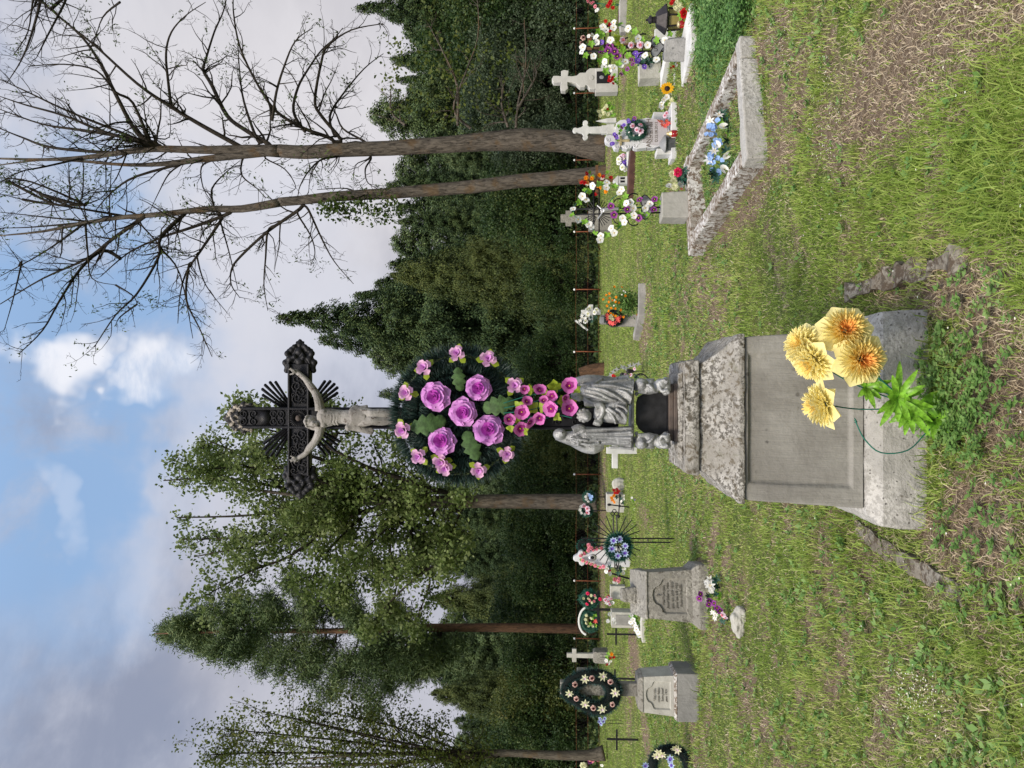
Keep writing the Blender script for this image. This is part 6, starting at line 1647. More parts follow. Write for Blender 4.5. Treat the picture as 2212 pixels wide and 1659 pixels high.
def lobed_cross(z0, z1, za, hw, arm, lob):
    """outline of a cross with trefoil ends: half width hw, arm reach arm, lobe radius lob"""
    pts = []
    def lobe(cx, cz, a0):
        for k in range(9):
            a = a0 - PI / 2 * 1.5 + PI * 1.5 * k / 8; pts.append((cx + lob * math.cos(a), cz + lob * math.sin(a)))
    pts.append((hw, z0)); pts.append((hw * .9, za - hw)); lobe(arm, za, 0); pts.append((hw * .9, za + hw)); lobe(0, z1 - lob, PI / 2); pts.append((-hw * .9, za + hw)); lobe(-arm, za, PI); pts.append((-hw * .9, za - hw)); pts.append((-hw, z0))
    return pts
def marble_grave():
    s = Site(S3, 1790, 250); r_ = s.root('marble_headstone', 'white marble headstone with rounded pinkish face and scrolled left edge', 'headstone')
    o1 = [(1690, 330), (1640, 370), (1570, 410), (1500, 430), (1400, 428), (1290, 442), (1245, 432), (1232, 400), (1215, 432), (1160, 447), (1115, 436), (1085, 400), (1065, 450), (1010, 445), (985, 385), (950, 388), (900, 362), (885, 310), (905, 275), (960, 268), (1000, 285), (1010, 200), (1030, 120), (1080, 85), (1140, 78), (1180, 100), (1235, 112), (1290, 80), (1400, 58), (1500, 64), (1580, 90), (1650, 140), (1690, 220)]
    MB().prism(s.out(o1), -.05, .09).build('body', M['marble'], r_, bev=.008)
    c = s.L(1490, 238); k = s.k; n = 28
    MB().prism([(c.x + 165 * k * math.cos(2 * PI * i / n), c.z + 172 * k * math.sin(2 * PI * i / n)) for i in range(n)], -.058, -.045).build('face_panel', M['marblepink'], r_, bev=.003)
    sc_ = MB()
    for x, y, rr, tn in ((1270, 405, 30, 1), (1170, 415, 28, 1), (1330, 350, 45, -1), (1040, 420, 24, 1), (935, 330, 30, 1)): cc = s.L(x, y); scroll(sc_, (cc.x, -.052, cc.z), rr * k, 1, 1.3, tn, .006)
    sc_.tube(smooth_path([s.L(x, y) + Vector((0, -.052, 0)) for x, y in ((1280, 400), (1350, 370), (1450, 400), (1560, 400), (1650, 330))], 3), .008, 6)
    sc_.build('scroll_relief', M['marble'], r_, smooth=True)
    t = s.L(1450, 238); text_on(r_, ['TANUL MIHAI'], .082, M['letter'], (t.x, -.060, t.z)); t = s.L(1478, 238); text_on(r_, ['N.07.05.1984', 'D.22.08.2012'], .05, M['letter'], (t.x, -.060, t.z))
    b = s.L(1700, 240); block('base', M['marble'], r_, (b.x, .02, b.z / 2), (.75, .3, b.z), ch=0)
    g = s.root('small_wreath', 'small dark green ring wreath with pale pink roses on the marble headstone', 'wreath'); cc = s.L(1272, 222)
    path = [cc + Vector((95 * k * math.cos(a), -.08, 95 * k * math.sin(a))) for a in np.linspace(0, 2 * PI, 33)]
    tinsel('needle_ring', path, .03, .05, 2200, M['tinselgreen'], g, .8, .003); mb = MB(); mb.tube(path, 28 * k, 10); mb.build('ring', M['deepgreen'], g, smooth=True)
    flowers(g, s, [('rose_palewhite', 34, [(1235, 140), (1335, 135), (1290, 190), (1340, 212)]), ('white5', 14, [(1245, 265), (1320, 260), (1190, 225)])], d=-.12)
    g = s.root('flower_garland', 'purple blossom garland draped over the top of the marble headstone', 'garland')
    flowers(g, s, [('violet', 26, [(1010, 250), (1035, 270), (1040, 290), (1110, 150), (1130, 135), (1190, 100), (1180, 75), (1250, 60), (1240, 85), (975, 370), (990, 365)]), ('pansy', 26, [(1020, 265), (1100, 165), (1260, 50)]), ('leaf_fresh', 30, [(1070, 240), (1085, 200), (1040, 320), (1060, 150), (1210, 130), (1150, 170)]), ('lily_white', 26, [(1010, 180)])], d=-.09)
    g = s.root('small_cross', 'little gilt cross fixed to the left of the marble headstone', 'cross'); a, b, e, f = s.L(1045, 350), s.L(1190, 365), s.L(1080, 320), s.L(1085, 400)
    mb = MB(); mb.box((a.x, -.07, (a.z + b.z) / 2), (.03, .02, a.z - b.z)); mb.box((a.x, -.073, e.z), (.13, .02, .03)); mb.build('body', M['gold'], g, bev=.003)
    # vases, lanterns
    def vase(reg, x, y, w_, h_, name, lab, mat, dY=-.2):
        s4 = Site(reg, x, y); r4 = s4.root(name, lab, 'planter' if name == 'stone_planter' else 'lantern'); return s4, r4
    s4 = Site(S3, 1800, 460); r4 = s4.root('stone_planter', 'empty white stone box at the left foot of the marble headstone', 'planter'); block('body', M['whitestone'], r4, (0, .1, 130 * s4.k), (62 * s4.k, .2, 260 * s4.k), (1.2, 1.1), ch=.003)
    s4 = Site(S3, 1800, 370); r4 = s4.root('grave_lantern', 'smoky glass lantern with grey dome lid left of the marble headstone foot', 'lantern')
    mb = MB(); mb.lathe([(.085, 0), (.09, .02), (.09, 155 * s4.k)], 14); mb.build('glass', M['clearglass'], r4, smooth=False); mb = MB(); mb.lathe([(.12, 155 * s4.k), (.12, 165 * s4.k), (.07, 200 * s4.k), (.03, 225 * s4.k)], 14); mb.build('lid', M['silverplate'], r4, smooth=True)
    s4 = Site(S3, 1810, 240); r4 = s4.root('grave_candle', 'red and gold grave candle before the marble headstone', 'candle'); mb = MB(); mb.lathe([(.035, 0), (.045, .03), (.045, .10)], 10); mb.build('jar', M['candlered'], r4, smooth=True); mb = MB(); mb.lathe([(.045, .10), (.03, .13), (.02, .16)], 10); mb.build('lid', M['gold'], r4)
    s4 = Site(S2, 1760, 1440); r4 = s4.root('stone_planter', 'white stone box at the right foot of the marble headstone', 'planter'); block('body', M['whitestone'], r4, (0, .1, 130 * s4.k), (85 * s4.k, .2, 260 * s4.k), (1.2, 1.1), ch=.003)
    g = s4.root('bouquet', 'coral pink lilies at the foot of the marble headstone', 'bouquet'); s5 = Site(S3, 1800, 150); flowers(g, s4, [('lily_coral', 38, [(1590, 1520), (1650, 1500), (1600, 1560), (1680, 1540), (1640, 1560), (1560, 1510)]), ('rose_palewhite', 30, [(1640, 1440), (1660, 1410)]), ('leaf_deep', 40, [(1700, 1520), (1720, 1480)])], d=-.25)
    g = s4.root('bouquet', 'cream and white mums heaped right of the marble headstone', 'bouquet'); flowers(g, s4, [('mum_cream', 34, [(1700, 1300), (1720, 1240), (1740, 1340), (1760, 1400), (1780, 1200), (1700, 1180), (1750, 1280), (1790, 1250)]), ('white5', 40, [(1620, 1240), (1600, 1290), (1660, 1210), (1590, 1320)]), ('leaf_lime', 34, [(1660, 1300), (1720, 1370)])], d=-.2)
    g = s4.root('sunflower', 'large yellow artificial sunflower standing right of the cream mums', 'flower'); p = s4.L(1665, 1105, -.2); put('sun', g, p, 84 * s4.k, (.1, -1, .05), name='flower_head'); mb = MB(); mb.tube([p + Vector((0, .02, 0)), p + Vector((0, .06, -.15)), Vector((p.x, -.1, 0))], .006, 6); mb.build('stem', M['stemgreen'], g)
    g = s4.root('bouquet', 'pure white daisies heaped just right of the sunflower', 'bouquet'); flowers(g, s4, [('mum_white', 30, [(1770 + 18 * (i % 4), 930 + 40 * (i // 4) + 8 * (i % 4)) for i in range(16)])], d=-.2, spread=.25)
    s4 = Site(S2, 1815, 820); g = s4.root('bouquet', 'tiny white and red flowers on bare soil near the straight kerb stone', 'bouquet'); flowers(g, s4, [('mum_white', 24, [(1780, 800), (1790, 820)]), ('mum_red', 20, [(1800, 790), (1710, 850), (1800, 880), (1740, 830)])])
marble_grave()
def far_right():
    # white concrete cross
    s = Site(S3, 1010, 195); r_ = s.root('concrete_cross', 'tall white concrete cross with lobed ends before the thick ash trunk', 'cross')
    z = lambda x: s.L(x, 195).z; k = s.k
    MB().prism(lobed_cross(z(850), z(488), z(648), 44 * k, 88 * k, 34 * k), -.05, .05).build('cross', M['whitestone'], r_, bev=.012)
    mb = MB(); mb.box((0, 0, z(910) + (z(850) - z(910)) / 2), (100 * k, .16, z(850) - z(910))); mb.box((0, 0, z(910) / 2), (120 * k, .2, z(910))); mb.build('base', M['whitestone'], r_, bev=.01)
    s2 = Site(S3, 1030, 80); r_ = s2.root('small_obelisk', 'small pointed white stone right of the tall white cross', 'gravestone'); mb = MB(); mb.lathe([(.09, 0), (.08, .25), (.01, .55)], 4); mb.build('body', M['whitestone'], r_, bev=.006)
    g = s2.root('bouquet', 'cream flowers in a pot between the white cross and the pale shrine', 'bouquet'); s3 = Site(S2, 1060, 1390); g.location = s3.o
    flowers(g, s3, [('mum_cream', 30, [(810, 1390), (830, 1440), (880, 1410), (890, 1350), (930, 1420), (910, 1320), (970, 1400), (860, 1380)]), ('mum_red', 24, [(920, 1360)]), ('leaf_fresh', 44, [(950, 1360), (900, 1390), (980, 1340), (990, 1420), (940, 1300)])])
    # shrine
    s = Site(S2, 1050, 1020); r_ = s.root('shrine_headstone', 'pale stone headstone with lobed cross on a stepped body and black portrait niche', 'headstone'); k = s.k
    z = lambda x: s.L(x, 1020).z; X0 = s.L(650, 1010).x
    pts = [(1040, 870), (1040, 1100), (770, 1115), (765, 1130), (700, 1125), (670, 1080), (650, 1080), (640, 1105), (580, 1105), (530, 1060), (480, 1045), (425, 1040), (425, 1080), (435, 1120), (400, 1150), (345, 1145), (335, 1090), (350, 1045), (290, 1048), (250, 1045), (230, 1005), (250, 965), (290, 963), (350, 968), (345, 905), (385, 890), (440, 900), (430, 965), (480, 970), (540, 960), (580, 925), (650, 925), (665, 900), (700, 870)]
    MB().prism(s.out(pts), -.12, .12).build('body', M['palestone2'], r_, bev=.012)
    mb = MB(); c0, c1 = s.L(1040, 1165), s.L(770, 870); mb.box(((c0.x + c1.x) / 2 - .0, .02, c1.z / 2), (abs(c1.x - c0.x) * .99, .30, c1.z)); mb.build('pedestal', M['palestone2'], r_, bev=.01)
    c0, c1 = s.L(940, 1060), s.L(785, 915); mb = MB(); mb.box(((c0.x + c1.x) / 2, -.135, (c0.z + c1.z) / 2), (abs(c1.x - c0.x), .02, c1.z - c0.z)); mb.build('portrait_niche', M['photo'], r_, bev=.003)
    mb = MB(); mb.ball(((c0.x + c1.x) / 2, -.146, c1.z - .13), (.05, .006, .06), 10, 6); mb.build('portrait', M['silverplate'], r_)
    mb = MB(); cc = s.L(722, 990); mb.lathe([(.06, 0), (.06, .012), (.045, .016)], 16, M=Matrix.Translation((cc.x, -.12, cc.z)) @ Matrix.Rotation(PI / 2, 4, 'X')); mb.build('rosette', M['palestone2'], r_)
    g = s.root('bouquet', 'red flowers at the foot of the pale shrine headstone', 'bouquet'); flowers(g, s, [('mum_red', 24, [(950, 960), (975, 990), (960, 1010), (990, 1040), (985, 960), (940, 1000)]), ('leaf_fresh', 40, [(1020, 990), (1010, 940), (1030, 1030)])], d=-.3)
    # red-brown kerb rail and what stands on it
    a, b = G(*conv(S3, 1260, 430)), G(*conv(S3, 1225, 1020))
    kerbline('kerb_stone', [a, b], .25, .12, 'red brown kerb rail left of the marble headstone', M['redkerb'], rough=0., seg=.5)
    s = Site(S3, 1200, 590, Y=b.y + .25); s.o.z = .0; g = s.root('bouquet', 'white and violet flowers in a white bowl on the red brown rail', 'bouquet')
    flowers(g, s, [('rose_white', 40, [(1070, 600), (1110, 660), (1140, 680), (1065, 560)]), ('rose_palewhite', 42, [(1095, 545), (1120, 520)]), ('violet', 30, [(1130, 600), (1140, 630), (1110, 610), (1155, 590)])]); c = s.L(1175, 560); mb = MB(); mb.box((c.x, 0, c.z * .5), (.34, .2, c.z + .06)); mb.build('bowl', M['whitestone'], g, bev=.02)
    s = Site(S3, 1160, 830, Y=b.y + .5); s.o.z = 0; r_ = s.root('small_shrine', 'little white house shaped shrine on the red brown rail', 'shrine'); c = s.L(1080, 830); w_ = 90 * s.k
    mb = MB(); mb.box((0, 0, s.L(1050, 830).z / 2), (w_, .2, s.L(1050, 830).z)); mb.build('body', M['whitestone'], r_, bev=.004); mb = MB(); z1 = s.L(1050, 830).z; mb.prism([(-w_ * .6, z1), (w_ * .6, z1), (0, z1 + 60 * s.k)], -.11, .11); mb.build('roof', M['whitestone'], r_)
    for i in (-1, 1): mb = MB(); mb.box((i * w_ * .22, -.1, s.L(1105, 830).z), (w_ * .28, .012, w_ * .6)); mb.build('opening', M['photo'], r_)
    s = Site(S3, 1060, 820, Y=19.5); s.o.z = 0; r_ = s.root('wooden_cross', 'dark wooden cross with red and yellow flowers before the leaning ash trunk', 'cross'); a = s.L(560, 830)
    mb = MB(); mb.box((0, 0, a.z / 2), (.08, .05, a.z)); mb.build('post', M['darkwood'], r_); c = s.L(790, 830); mb = MB(); mb.box((0, -.03, c.z), (.75, .04, .07)); mb.build('crossbar', M['darkwood'], r_)
    flowers(r_, s, [('mum_red', 32, [(605, 850), (965, 790), (660, 740), (770, 1000), (870, 780), (640, 850)]), ('mum_yellow', 34, [(730, 800), (820, 760), (655, 790), (905, 960), (820, 910), (670, 850)]), ('white5', 28, [(860, 800), (670, 860), (740, 870)]), ('leaf_fresh', 34, [(700, 720), (740, 780), (860, 860), (920, 720), (640, 940)])], d=-.06)
    s = Site(S3, 975, 1310); r_ = s.root('stone_cross', 'old grey stone cross on a block pedestal behind the garlanded iron cross', 'cross'); k = s.k; z = lambda x: s.L(x, 1310).z
    mb = MB(); mb.box((20 * k, 0, z(680) + (z(340) - z(680)) / 2), (95 * k, .12, z(340) - z(680))); mb.build('shaft', M['oldstone'], r_, bev=.01); mb = MB(); mb.box((20 * k, 0, z(440)), (190 * k, .11, 75 * k)); mb.build('crossbar', M['oldstone'], r_, bev=.01)
    block('pedestal', M['oldstone'], r_, (0, .05, z(690) / 2), (290 * k, .45, z(690)), (.9, .9), ch=.01)
far_right_mat = M['palestone2'] = stone('pale cast stone', (.40, .39, .36), (.50, .49, .46), (.33, .32, .29), .25, 0, 4, bmp=.3)
far_right()
def mid_right():
    s = Site(R4, 1400, 620); k = s.k; r_ = s.root('grave_kerb', 'small grey kerb frame around the grave with the marigold bush', 'grave kerb')
    a, b, c = G(*conv(R4, 1420, 110)) - s.o, G(*conv(R4, 1415, 560)) - s.o, G(*conv(R4, 1330, 925)) - s.o
    for p, q in ((a, b), (b, c)):
        d = q - p; m = (p + q) / 2; block('kerb_side', M['greystone'], r_, (m.x, m.y, .05), (d.length + .1, .15, .16), (1, .9), .01, math.atan2(d.y, d.x), .008, .1)
    s = Site(R4, 1290, 640, Y=s.Y + .35); k = s.k; s.o.z = 0; z = lambda x: s.L(x, 640).z
    r_ = s.root('headstone', 'grey headstone with white cross on top behind the coral flower wreath', 'headstone')
    c = s.L(1100, 670); block('body', M['greystone'], r_, (c.x, .1, z(980) / 2), (190 * k, .22, z(980)), (.92, .92), ch=.006); c2 = s.L(800, 650)
    mb = MB(); mb.box((c2.x, .1, (z(690) + z(980)) / 2), (150 * k, .14, z(690) - z(980))); mb.build('neck', M['greystone'], r_, bev=.008)
    mb = MB(); c3 = s.L(530, 530); mb.box((c3.x, .1, (z(370) + z(690)) / 2), (75 * k, .09, z(370) - z(690))); mb.box((c3.x, .097, z(530)), (250 * k, .08, 70 * k)); mb.build('cross', M['whitestone'], r_, bev=.006)
    c4 = s.L(700, 665); mb = MB(); mb.box((c4.x, 0, z(705)), (100 * k, .1, 70 * k)); mb.build('nameplate', M['silverplate'], r_, bev=.004)
    g = s.root('bouquet', 'white roses and a feathery white spray on top of the small grey headstone', 'bouquet'); flowers(g, s, [('rose_white', 44, [(470, 500), (480, 560), (440, 690), (590, 540), (620, 500), (510, 470), (470, 590)]), ('lily_white', 40, [(380, 600), (370, 640), (350, 680), (390, 560), (430, 640)]), ('mum_white', 22, [(285 + 22 * i, 680 + 18 * i) for i in range(9)]), ('leaf_deep', 40, [(520, 620), (540, 680), (600, 620)])], d=-.05)
    g = s.root('small_wreath', 'round dark wreath of coral lilies on the small grey headstone', 'wreath'); cc = s.L(900, 640)
    path = [cc + Vector((100 * k * math.cos(a), -.08, 110 * k * math.sin(a))) for a in np.linspace(0, 2 * PI, 25)]; mb = MB(); mb.tube(path, 42 * k, 8); mb.build('ring', M['deepblack'], g, smooth=True); tinsel('needle_ring', path, .03, .07, 1500, M['tinsel'], g, .8, .004)
    flowers(g, s, [('lily_coral', 48, [(790, 590), (790, 640), (840, 700), (910, 710), (970, 670), (1000, 610), (960, 640), (880, 720)]), ('rose_cream', 34, [(830, 620), (880, 650), (860, 600)])], d=-.14)
    g = s.root('marigold_bush', 'leafy bush of orange and yellow marigolds growing in the small kerbed grave', 'plant'); s6 = Site(R4, 1380, 380); g.location = s6.o
    C, U, Wv = [], [], []
    for i in range(1500):
        x, y = rnd.gauss(1080, 120), rnd.gauss(380, 95); p = s6.L(min(x, 1370), y, rnd.gauss(.1, .15)); C.append(tuple(p)); u = unit(1)[0] * .05; U.append(u); Wv.append(perp(np.array([u]))[0] * .016)
    link('foliage', leaf_mesh('marigold_leaves', C, U, Wv, [M['weed']]), g)
    flowers(g, s6, [('mum_yellow', 26, [(910, 120), (1030, 130), (830, 230), (780, 260), (830, 310), (730, 330), (880, 345), (940, 290), (820, 370), (930, 370), (980, 380), (790, 430), (860, 470), (925, 475), (1010, 500), (820, 520), (850, 560), (930, 600), (1060, 615), (1285, 580), (1090, 270), (890, 580)]), ('white5', 14, [(1060, 190), (1030, 250), (910, 340), (900, 430), (1090, 210)])], d=-.1)
    # silver star garland with lanterns
    s = Site(R4, 1480, 1540); s.o.z = 0; g = s.root('star_garland', 'arched garland of silver stars on a dark stand right of the statue group', 'garland')
    pts = [(770, 1610), (850, 1560), (890, 1510), (950, 1470), (1040, 1430), (1090, 1450), (1160, 1410), (1230, 1400), (1300, 1380)]
    for x, y in pts:
        mb = MB(); p = s.L(x, y); r0 = 52 * s.k; o_ = []
        for i in range(8): a = i * PI / 4 + .4 + x; rr = r0 * (1 if i % 2 == 0 else .38); o_.append((rr * math.cos(a), rr * math.sin(a)))
        mb.prism(o_, -.008, .008); mb.build('star', M['silver'], g, loc=p, rot=(0, 0, rnd.uniform(-.6, .6)))
    mb = MB(); mb.tube(smooth_path([s.L(x, y) + Vector((0, .03, 0)) for x, y in pts], 3), .008, 5); mb.tube(smooth_path([s.L(x, y) for x, y in ((1250, 1610), (1300, 1550), (1380, 1550), (1480, 1640))], 3), .012, 6); mb.build('stand', M['steel'], g)
    for x, y, i in ((1070, 1500, 'nearer the statues'), (1170, 1500, 'further from the statues')):
        s7 = Site(R4, 1400, y + (60 if i[0] == 'n' else 0)); r_ = s7.root('grave_lantern', 'small black hanging lantern below the silver stars, ' + ('the one touching the statue silhouette' if i[0] == 'n' else 'the one clear of the statue silhouette'), 'lantern'); r_.location.z = s7.L(x + 60, y).z
        mb = MB(); mb.lathe([(.03, 0), (.05, .10), (.055, .11), (.02, .15)], 6); mb.build('body', M['lampmetal'], r_); mb = MB(); mb.tube([(0, 0, -r_.location.z), (0, 0, 0)], .008, 6); mb.build('pole', M['steel'], r_)
    g = s.root('bouquet', 'red, green and pale pink flowers under the silver star garland', 'bouquet'); flowers(g, s, [('rose_red', 40, [(900, 1580)]), ('rose_palewhite', 30, [(1090, 1560), (1180, 1560), (1240, 1460), (1120, 1580)]), ('leaf_deep', 60, [(1030, 1590), (1080, 1610), (1000, 1620), (1270, 1590), (1100, 1640)])])
mid_right()

# --- left side
def panel_text(root, y, x, z, size, lines):
    text_on(root, lines, size, M['letterdark'], (x, y, z), spacing=1.32, shear=.25)
def recessed(root, name, hw0, hw1, hd0, hd1, z0, z1, mat, ow, o0, o1, ogee, depth=.02):
    """tapering block whose front carries a sunk panel with an ogee head"""
    fy = lambda z: -(hd0 + (hd1 - hd0) * (z - z0) / (z1 - z0)); fw = lambda z: hw0 + (hw1 - hw0) * (z - z0) / (z1 - z0)
    H = o1 - o0
    half = [(ow, 0), (ow, .62), (ow * .92, .70), (ow * .72, .74), (ow * .56, .80), (ow * .48, .90), (ow * .30, .97), (0, 1.0)]
    out = [(x, o0 + t * H) for x, t in half] + [(-x, o0 + t * H) for x, t in half[-2::-1]]
    n = len(out); vs = [(x, fy(z), z) for x, z in out] + [(x * .90, fy(z) + depth, o0 + .012 + (z - o0) * .94) for x, z in out]
    b = len(vs); vs += [(-hw0, fy(z0), z0), (hw0, fy(z0), z0), (hw1, fy(z1), z1), (-hw1, fy(z1), z1), (-hw0, hd0, z0), (hw0, hd0, z0), (hw1, hd1, z1), (-hw1, hd1, z1)]
    mb = MB(); fs = [(i, (i + 1) % n, n + (i + 1) % n, n + i) for i in range(n)]
    fs.append(tuple(range(n, 2 * n)))
    m = n // 2    # out[0] bottom right, out[m] top, out[n-1] bottom left
    # outer face as triangles/quads around the opening
    fs.append((b, b + 1, 0, n - 1)); 
    for i in range(0, m): fs.append((i, b + 1, i + 1) if i < 1 else (i, b + 2, i + 1))
    fs.append((1, b + 1, b + 2)); 
    for i in range(m, n - 1): fs.append((i, b + 3, i + 1) if i < n - 2 else (i, b, i + 1))
    fs.append((n - 2, b + 3, b)); fs.append((m, b + 2, b + 3))
    fs += [(b + 1, b + 5, b + 6, b + 2), (b + 5, b + 4, b + 7, b + 6), (b + 4, b, b + 3, b + 7), (b + 3, b + 2, b + 6, b + 7), (b + 4, b + 5, b + 1, b)]
    mb.add(vs, fs)
    o = mb.build(name, mat, root)
    bm = bmesh.new(); bm.from_mesh(o.data); bmesh.ops.recalc_face_normals(bm, faces=bm.faces); bm.to_mesh(o.data); bm.free()
    return o
def left_graves():
    # large squat stone with cursive inscription
    s = Site(RA, 1165, 450); rz = R(9.5); k = s.k; r_ = s.root('stone_tomb', 'large squat lichen grey tombstone with ogee panel and cursive inscription, broken stump on top', 'tombstone', rz=rz)
    z = lambda x: s.L(x, 450).z
    D = .30
    block('plinth', M['oldstone'], r_, (0, D + .0, z(1075) / 2 - .03), (.66, .66, z(1075) + .06), (1, 1), .012, ch=.015, size=.1)
    z0 = z(1072)
    z1 = z(722)
    # sloped upper edge of the plinth
    mb = MB(); mb.box((0, D, z0 + .02), (.655, .655, .06), top=(.86, .86)); o = mb.build('plinth_slope', M['oldstone'], r_, bev=.006); rough_up(o, 1, .08, 3, .01)
    o = recessed(r_, 'die', .27, .235, .27, .235, z0 + .045, z1, M['oldstone'], .185, z0 + .10, z1 - .05, 1); o.location = (0, D, 0)
    zt = P(1361, 1262, s.Y + .52).z
    vs = [(-.25, -.25, z1), (.25, -.25, z1), (.25, .25, z1), (-.25, .25, z1), (-.245, -.245, z1 + .02), (.245, -.245, z1 + .02), (.24, .24, zt), (-.24, .24, zt)]
    mb = MB(); mb.add([(x, y + D, q) for x, y, q in vs], [(3, 2, 1, 0), (4, 5, 6, 7), (0, 1, 5, 4), (1, 2, 6, 5), (2, 3, 7, 6), (3, 0, 4, 7)]); o = mb.build('cap', M['oldstone'], r_, bev=.008); rough_up(o, 1, .07, 4, .018)
    q = MB(); q.box((-.03, D + .1, zt + .03), (.18, .15, .17), top=(.75, .7)); o = q.build('broken_stump', M['oldstone'], r_, bev=.02); rough_up(o, 1, .05, 4, .03)
    yy = -.27 + .018 + D + .012
    zc = z0 + .10
    mb = MB(); mb.box((0, yy + .004, z1 - .115), (.006, .004, .05)); mb.box((0, yy + .0035, z1 - .105), (.03, .004, .006)); mb.build('carved_cross', M['letterdark'], r_)
    panel_text(r_, yy + .004, 0, z1 - .175, .036, ['Hier ruht geb.', 'Josef Edler v. Hoo']); panel_text(r_, yy - .004, 0, z1 - .268, .036, ['geb. am 27/9 1872', 'gest. am 6/2 1933']); panel_text(r_, yy - .009, 0, z1 - .360, .036, ['Ruhe in Frieden'])
    keepout(s.o.x, s.o.y + .3, .34, .34, rz)
    # purple and white flowers, rock
    s2 = Site(RA, 1290, 560); g = s2.root('bouquet', 'fallen spray of purple orchids before the squat tombstone', 'bouquet')
    flowers(g, s2, [('pansy', 24, [(1090, 430), (1085, 460), (1155, 480), (1190, 495), (1210, 530), (1150, 500), (1230, 550)]), ('rose_palewhite', 22, [(1265, 590), (1250, 575)]), ('lily_white', 22, [(1120, 470), (1180, 560), (1195, 600), (1200, 575)]), ('leaf_deep', 30, [(1200, 430), (1250, 620), (1280, 600), (1140, 440)])], d=-.05, spread=.5)
    s2 = Site(RA, 1240, 330); g = s2.root('bouquet', 'white artificial lily with dark leaves right in front of the squat tombstone', 'bouquet')
    flowers(g, s2, [('lily_white', 40, [(1150, 330), (1160, 370)]), ('mum_white', 26, [(1140, 350), (1170, 400)]), ('leaf_deep', 36, [(1190, 340), (1200, 380), (1210, 320)]), ('leaf_fresh', 30, [(1220, 430), (1230, 460)])], d=-.05)
    s2 = Site(RA, 1400, 640); q = MB(); q.ball((0, .05, .03), (.13, .06, .075), 12, 8); o = q.build('rock', M['palestone'], smooth=False, loc=s2.o); rough_up(o, 1, .12, 2, .08); tag(o, 'sharp grey rock fragment lying in the grass left of the purple flowers', 'rock')
    # wreathed stone cross
    s = Site(RA, 1090, 1160); k = s.k; r_ = s.root('stone_cross', 'large grey stone cross on inscribed pedestal half hidden by a tapering wreath', 'cross', rz=R(4)); z = lambda x: s.L(x, 1160).z; cxs = s.L(900, 1155).x
    w_ = 330 * k; D = .22
    block('plinth', M['greystone2'], r_, (0, D, z(925) / 2 - .03), (w_, .5, z(925) + .06), (1, 1), .01, ch=.006)
    mb = MB(); mb.box((0, D, z(915)), (w_ * 1.01, .51, .03), top=(.9, .9)); o = mb.build('plinth_edge', M['flake'], r_, bev=.006); rough_up(o, 1, .05, 4, .014)
    o = recessed(r_, 'pedestal', 140 * k, 122 * k, .20, .175, z(912), z(690), M['palestone'], 98 * k, z(885), z(708), 1, .016); o.location = (0, D, 0)
    mb = MB(); mb.box((0, D, z(672)), (250 * k, .37, z(655) - z(690)), top=(.84, .84)); o = mb.build('pedestal_cap', M['oldstone'], r_, bev=.006); rough_up(o, 1, .06, 4, .008)
    panel_text(r_, D - .181, 0, z(775), .034, ['Hier ruht', 'unser lieber', 'Sohn Josef', 'gest. 1931'])
    sw = 92 * k
    mb = MB(); mb.box((.01, D, (z(655) + z(100)) / 2), (sw, .10, z(100) - z(655))); mb.build('shaft', M['oldstone'], r_, bev=.008)
    mb = MB(); mb.box((.01, D + .003, z(262)), (270 * k, .09, 80 * k)); mb.build('crossbar', M['oldstone'], r_, bev=.008)
    keepout(s.o.x, s.o.y + .22, w_ / 2, .25)
    g = s.root('funeral_wreath', 'tall tapering dark green wreath with cream poinsettias and wine roses on the stone cross', 'wreath')
    ring = [(130, 1110), (150, 1050), (210, 1010), (300, 985), (390, 985), (460, 1015), (500, 1070), (510, 1130), (495, 1190), (450, 1240), (390, 1262), (320, 1255), (250, 1220), (180, 1170), (135, 1140), (130, 1110)]
    inner = [(x + (320 - x) * .32, y + (1130 - y) * .38) for x, y in ring]
    for pts, rr in ((ring, 22), (inner, 26)):
        path = smooth_path([s.L(x, y, D - .10) for x, y in pts], 3); mb = MB(); mb.tube(path, rr * k, 8); mb.build('ring', M['deepblack'], g, smooth=True); tinsel('needle_ring', path, .03, .07, 4200, M['tinsel2'], g, .8, .0024)
    flowers(g, s, [('lily_silver', 34, [(165, 1130), (275, 1030), (400, 1010), (490, 1125), (395, 1240), (275, 1205)])], d=D - .2, spread=.2); flowers(g, s, [('rose_brown', 20, [(205, 1068), (325, 1025), (455, 1050), (470, 1210), (335, 1235), (215, 1170)])], d=D - .19, spread=.2)
    # plain black crosses
    for i, (x0, x1, y, xa, ya, yb, lab) in enumerate(((430, 640, 716, 495, 670, 785, 'plain black iron cross between the squat tombstone and the plain stone cross'), (470, 640, 1030, 487, 960, 1100, 'plain black iron cross just right of the wreathed stone cross'), (430, 670, 1460, 500, 1385, 1530, 'plain black iron cross on the lawn left of the wreathed stone cross'))):
        s = Site(RA, x1, y); r_ = s.root('iron_cross', lab, 'iron cross', 'plain black iron crosses'); z = s.L(x0, y).z; a, b = s.L(xa, ya), s.L(xa, yb)
        mb = MB(); mb.box((0, 0, z / 2 - .02), (.035, .02, z + .04)); mb.build('post', M['steel'], r_); mb = MB(); mb.box(((a.x + b.x) / 2, -.012, a.z), (abs(a.x - b.x), .016, .035)); mb.build('crossbar', M['steel'], r_)
    # plain stone cross
    s = Site(RA, 440, 865); k = s.k; z = lambda x: s.L(x, 868).z; r_ = s.root('stone_cross', 'slim plain stone cross on a squat round shouldered pedestal near the wood', 'cross')
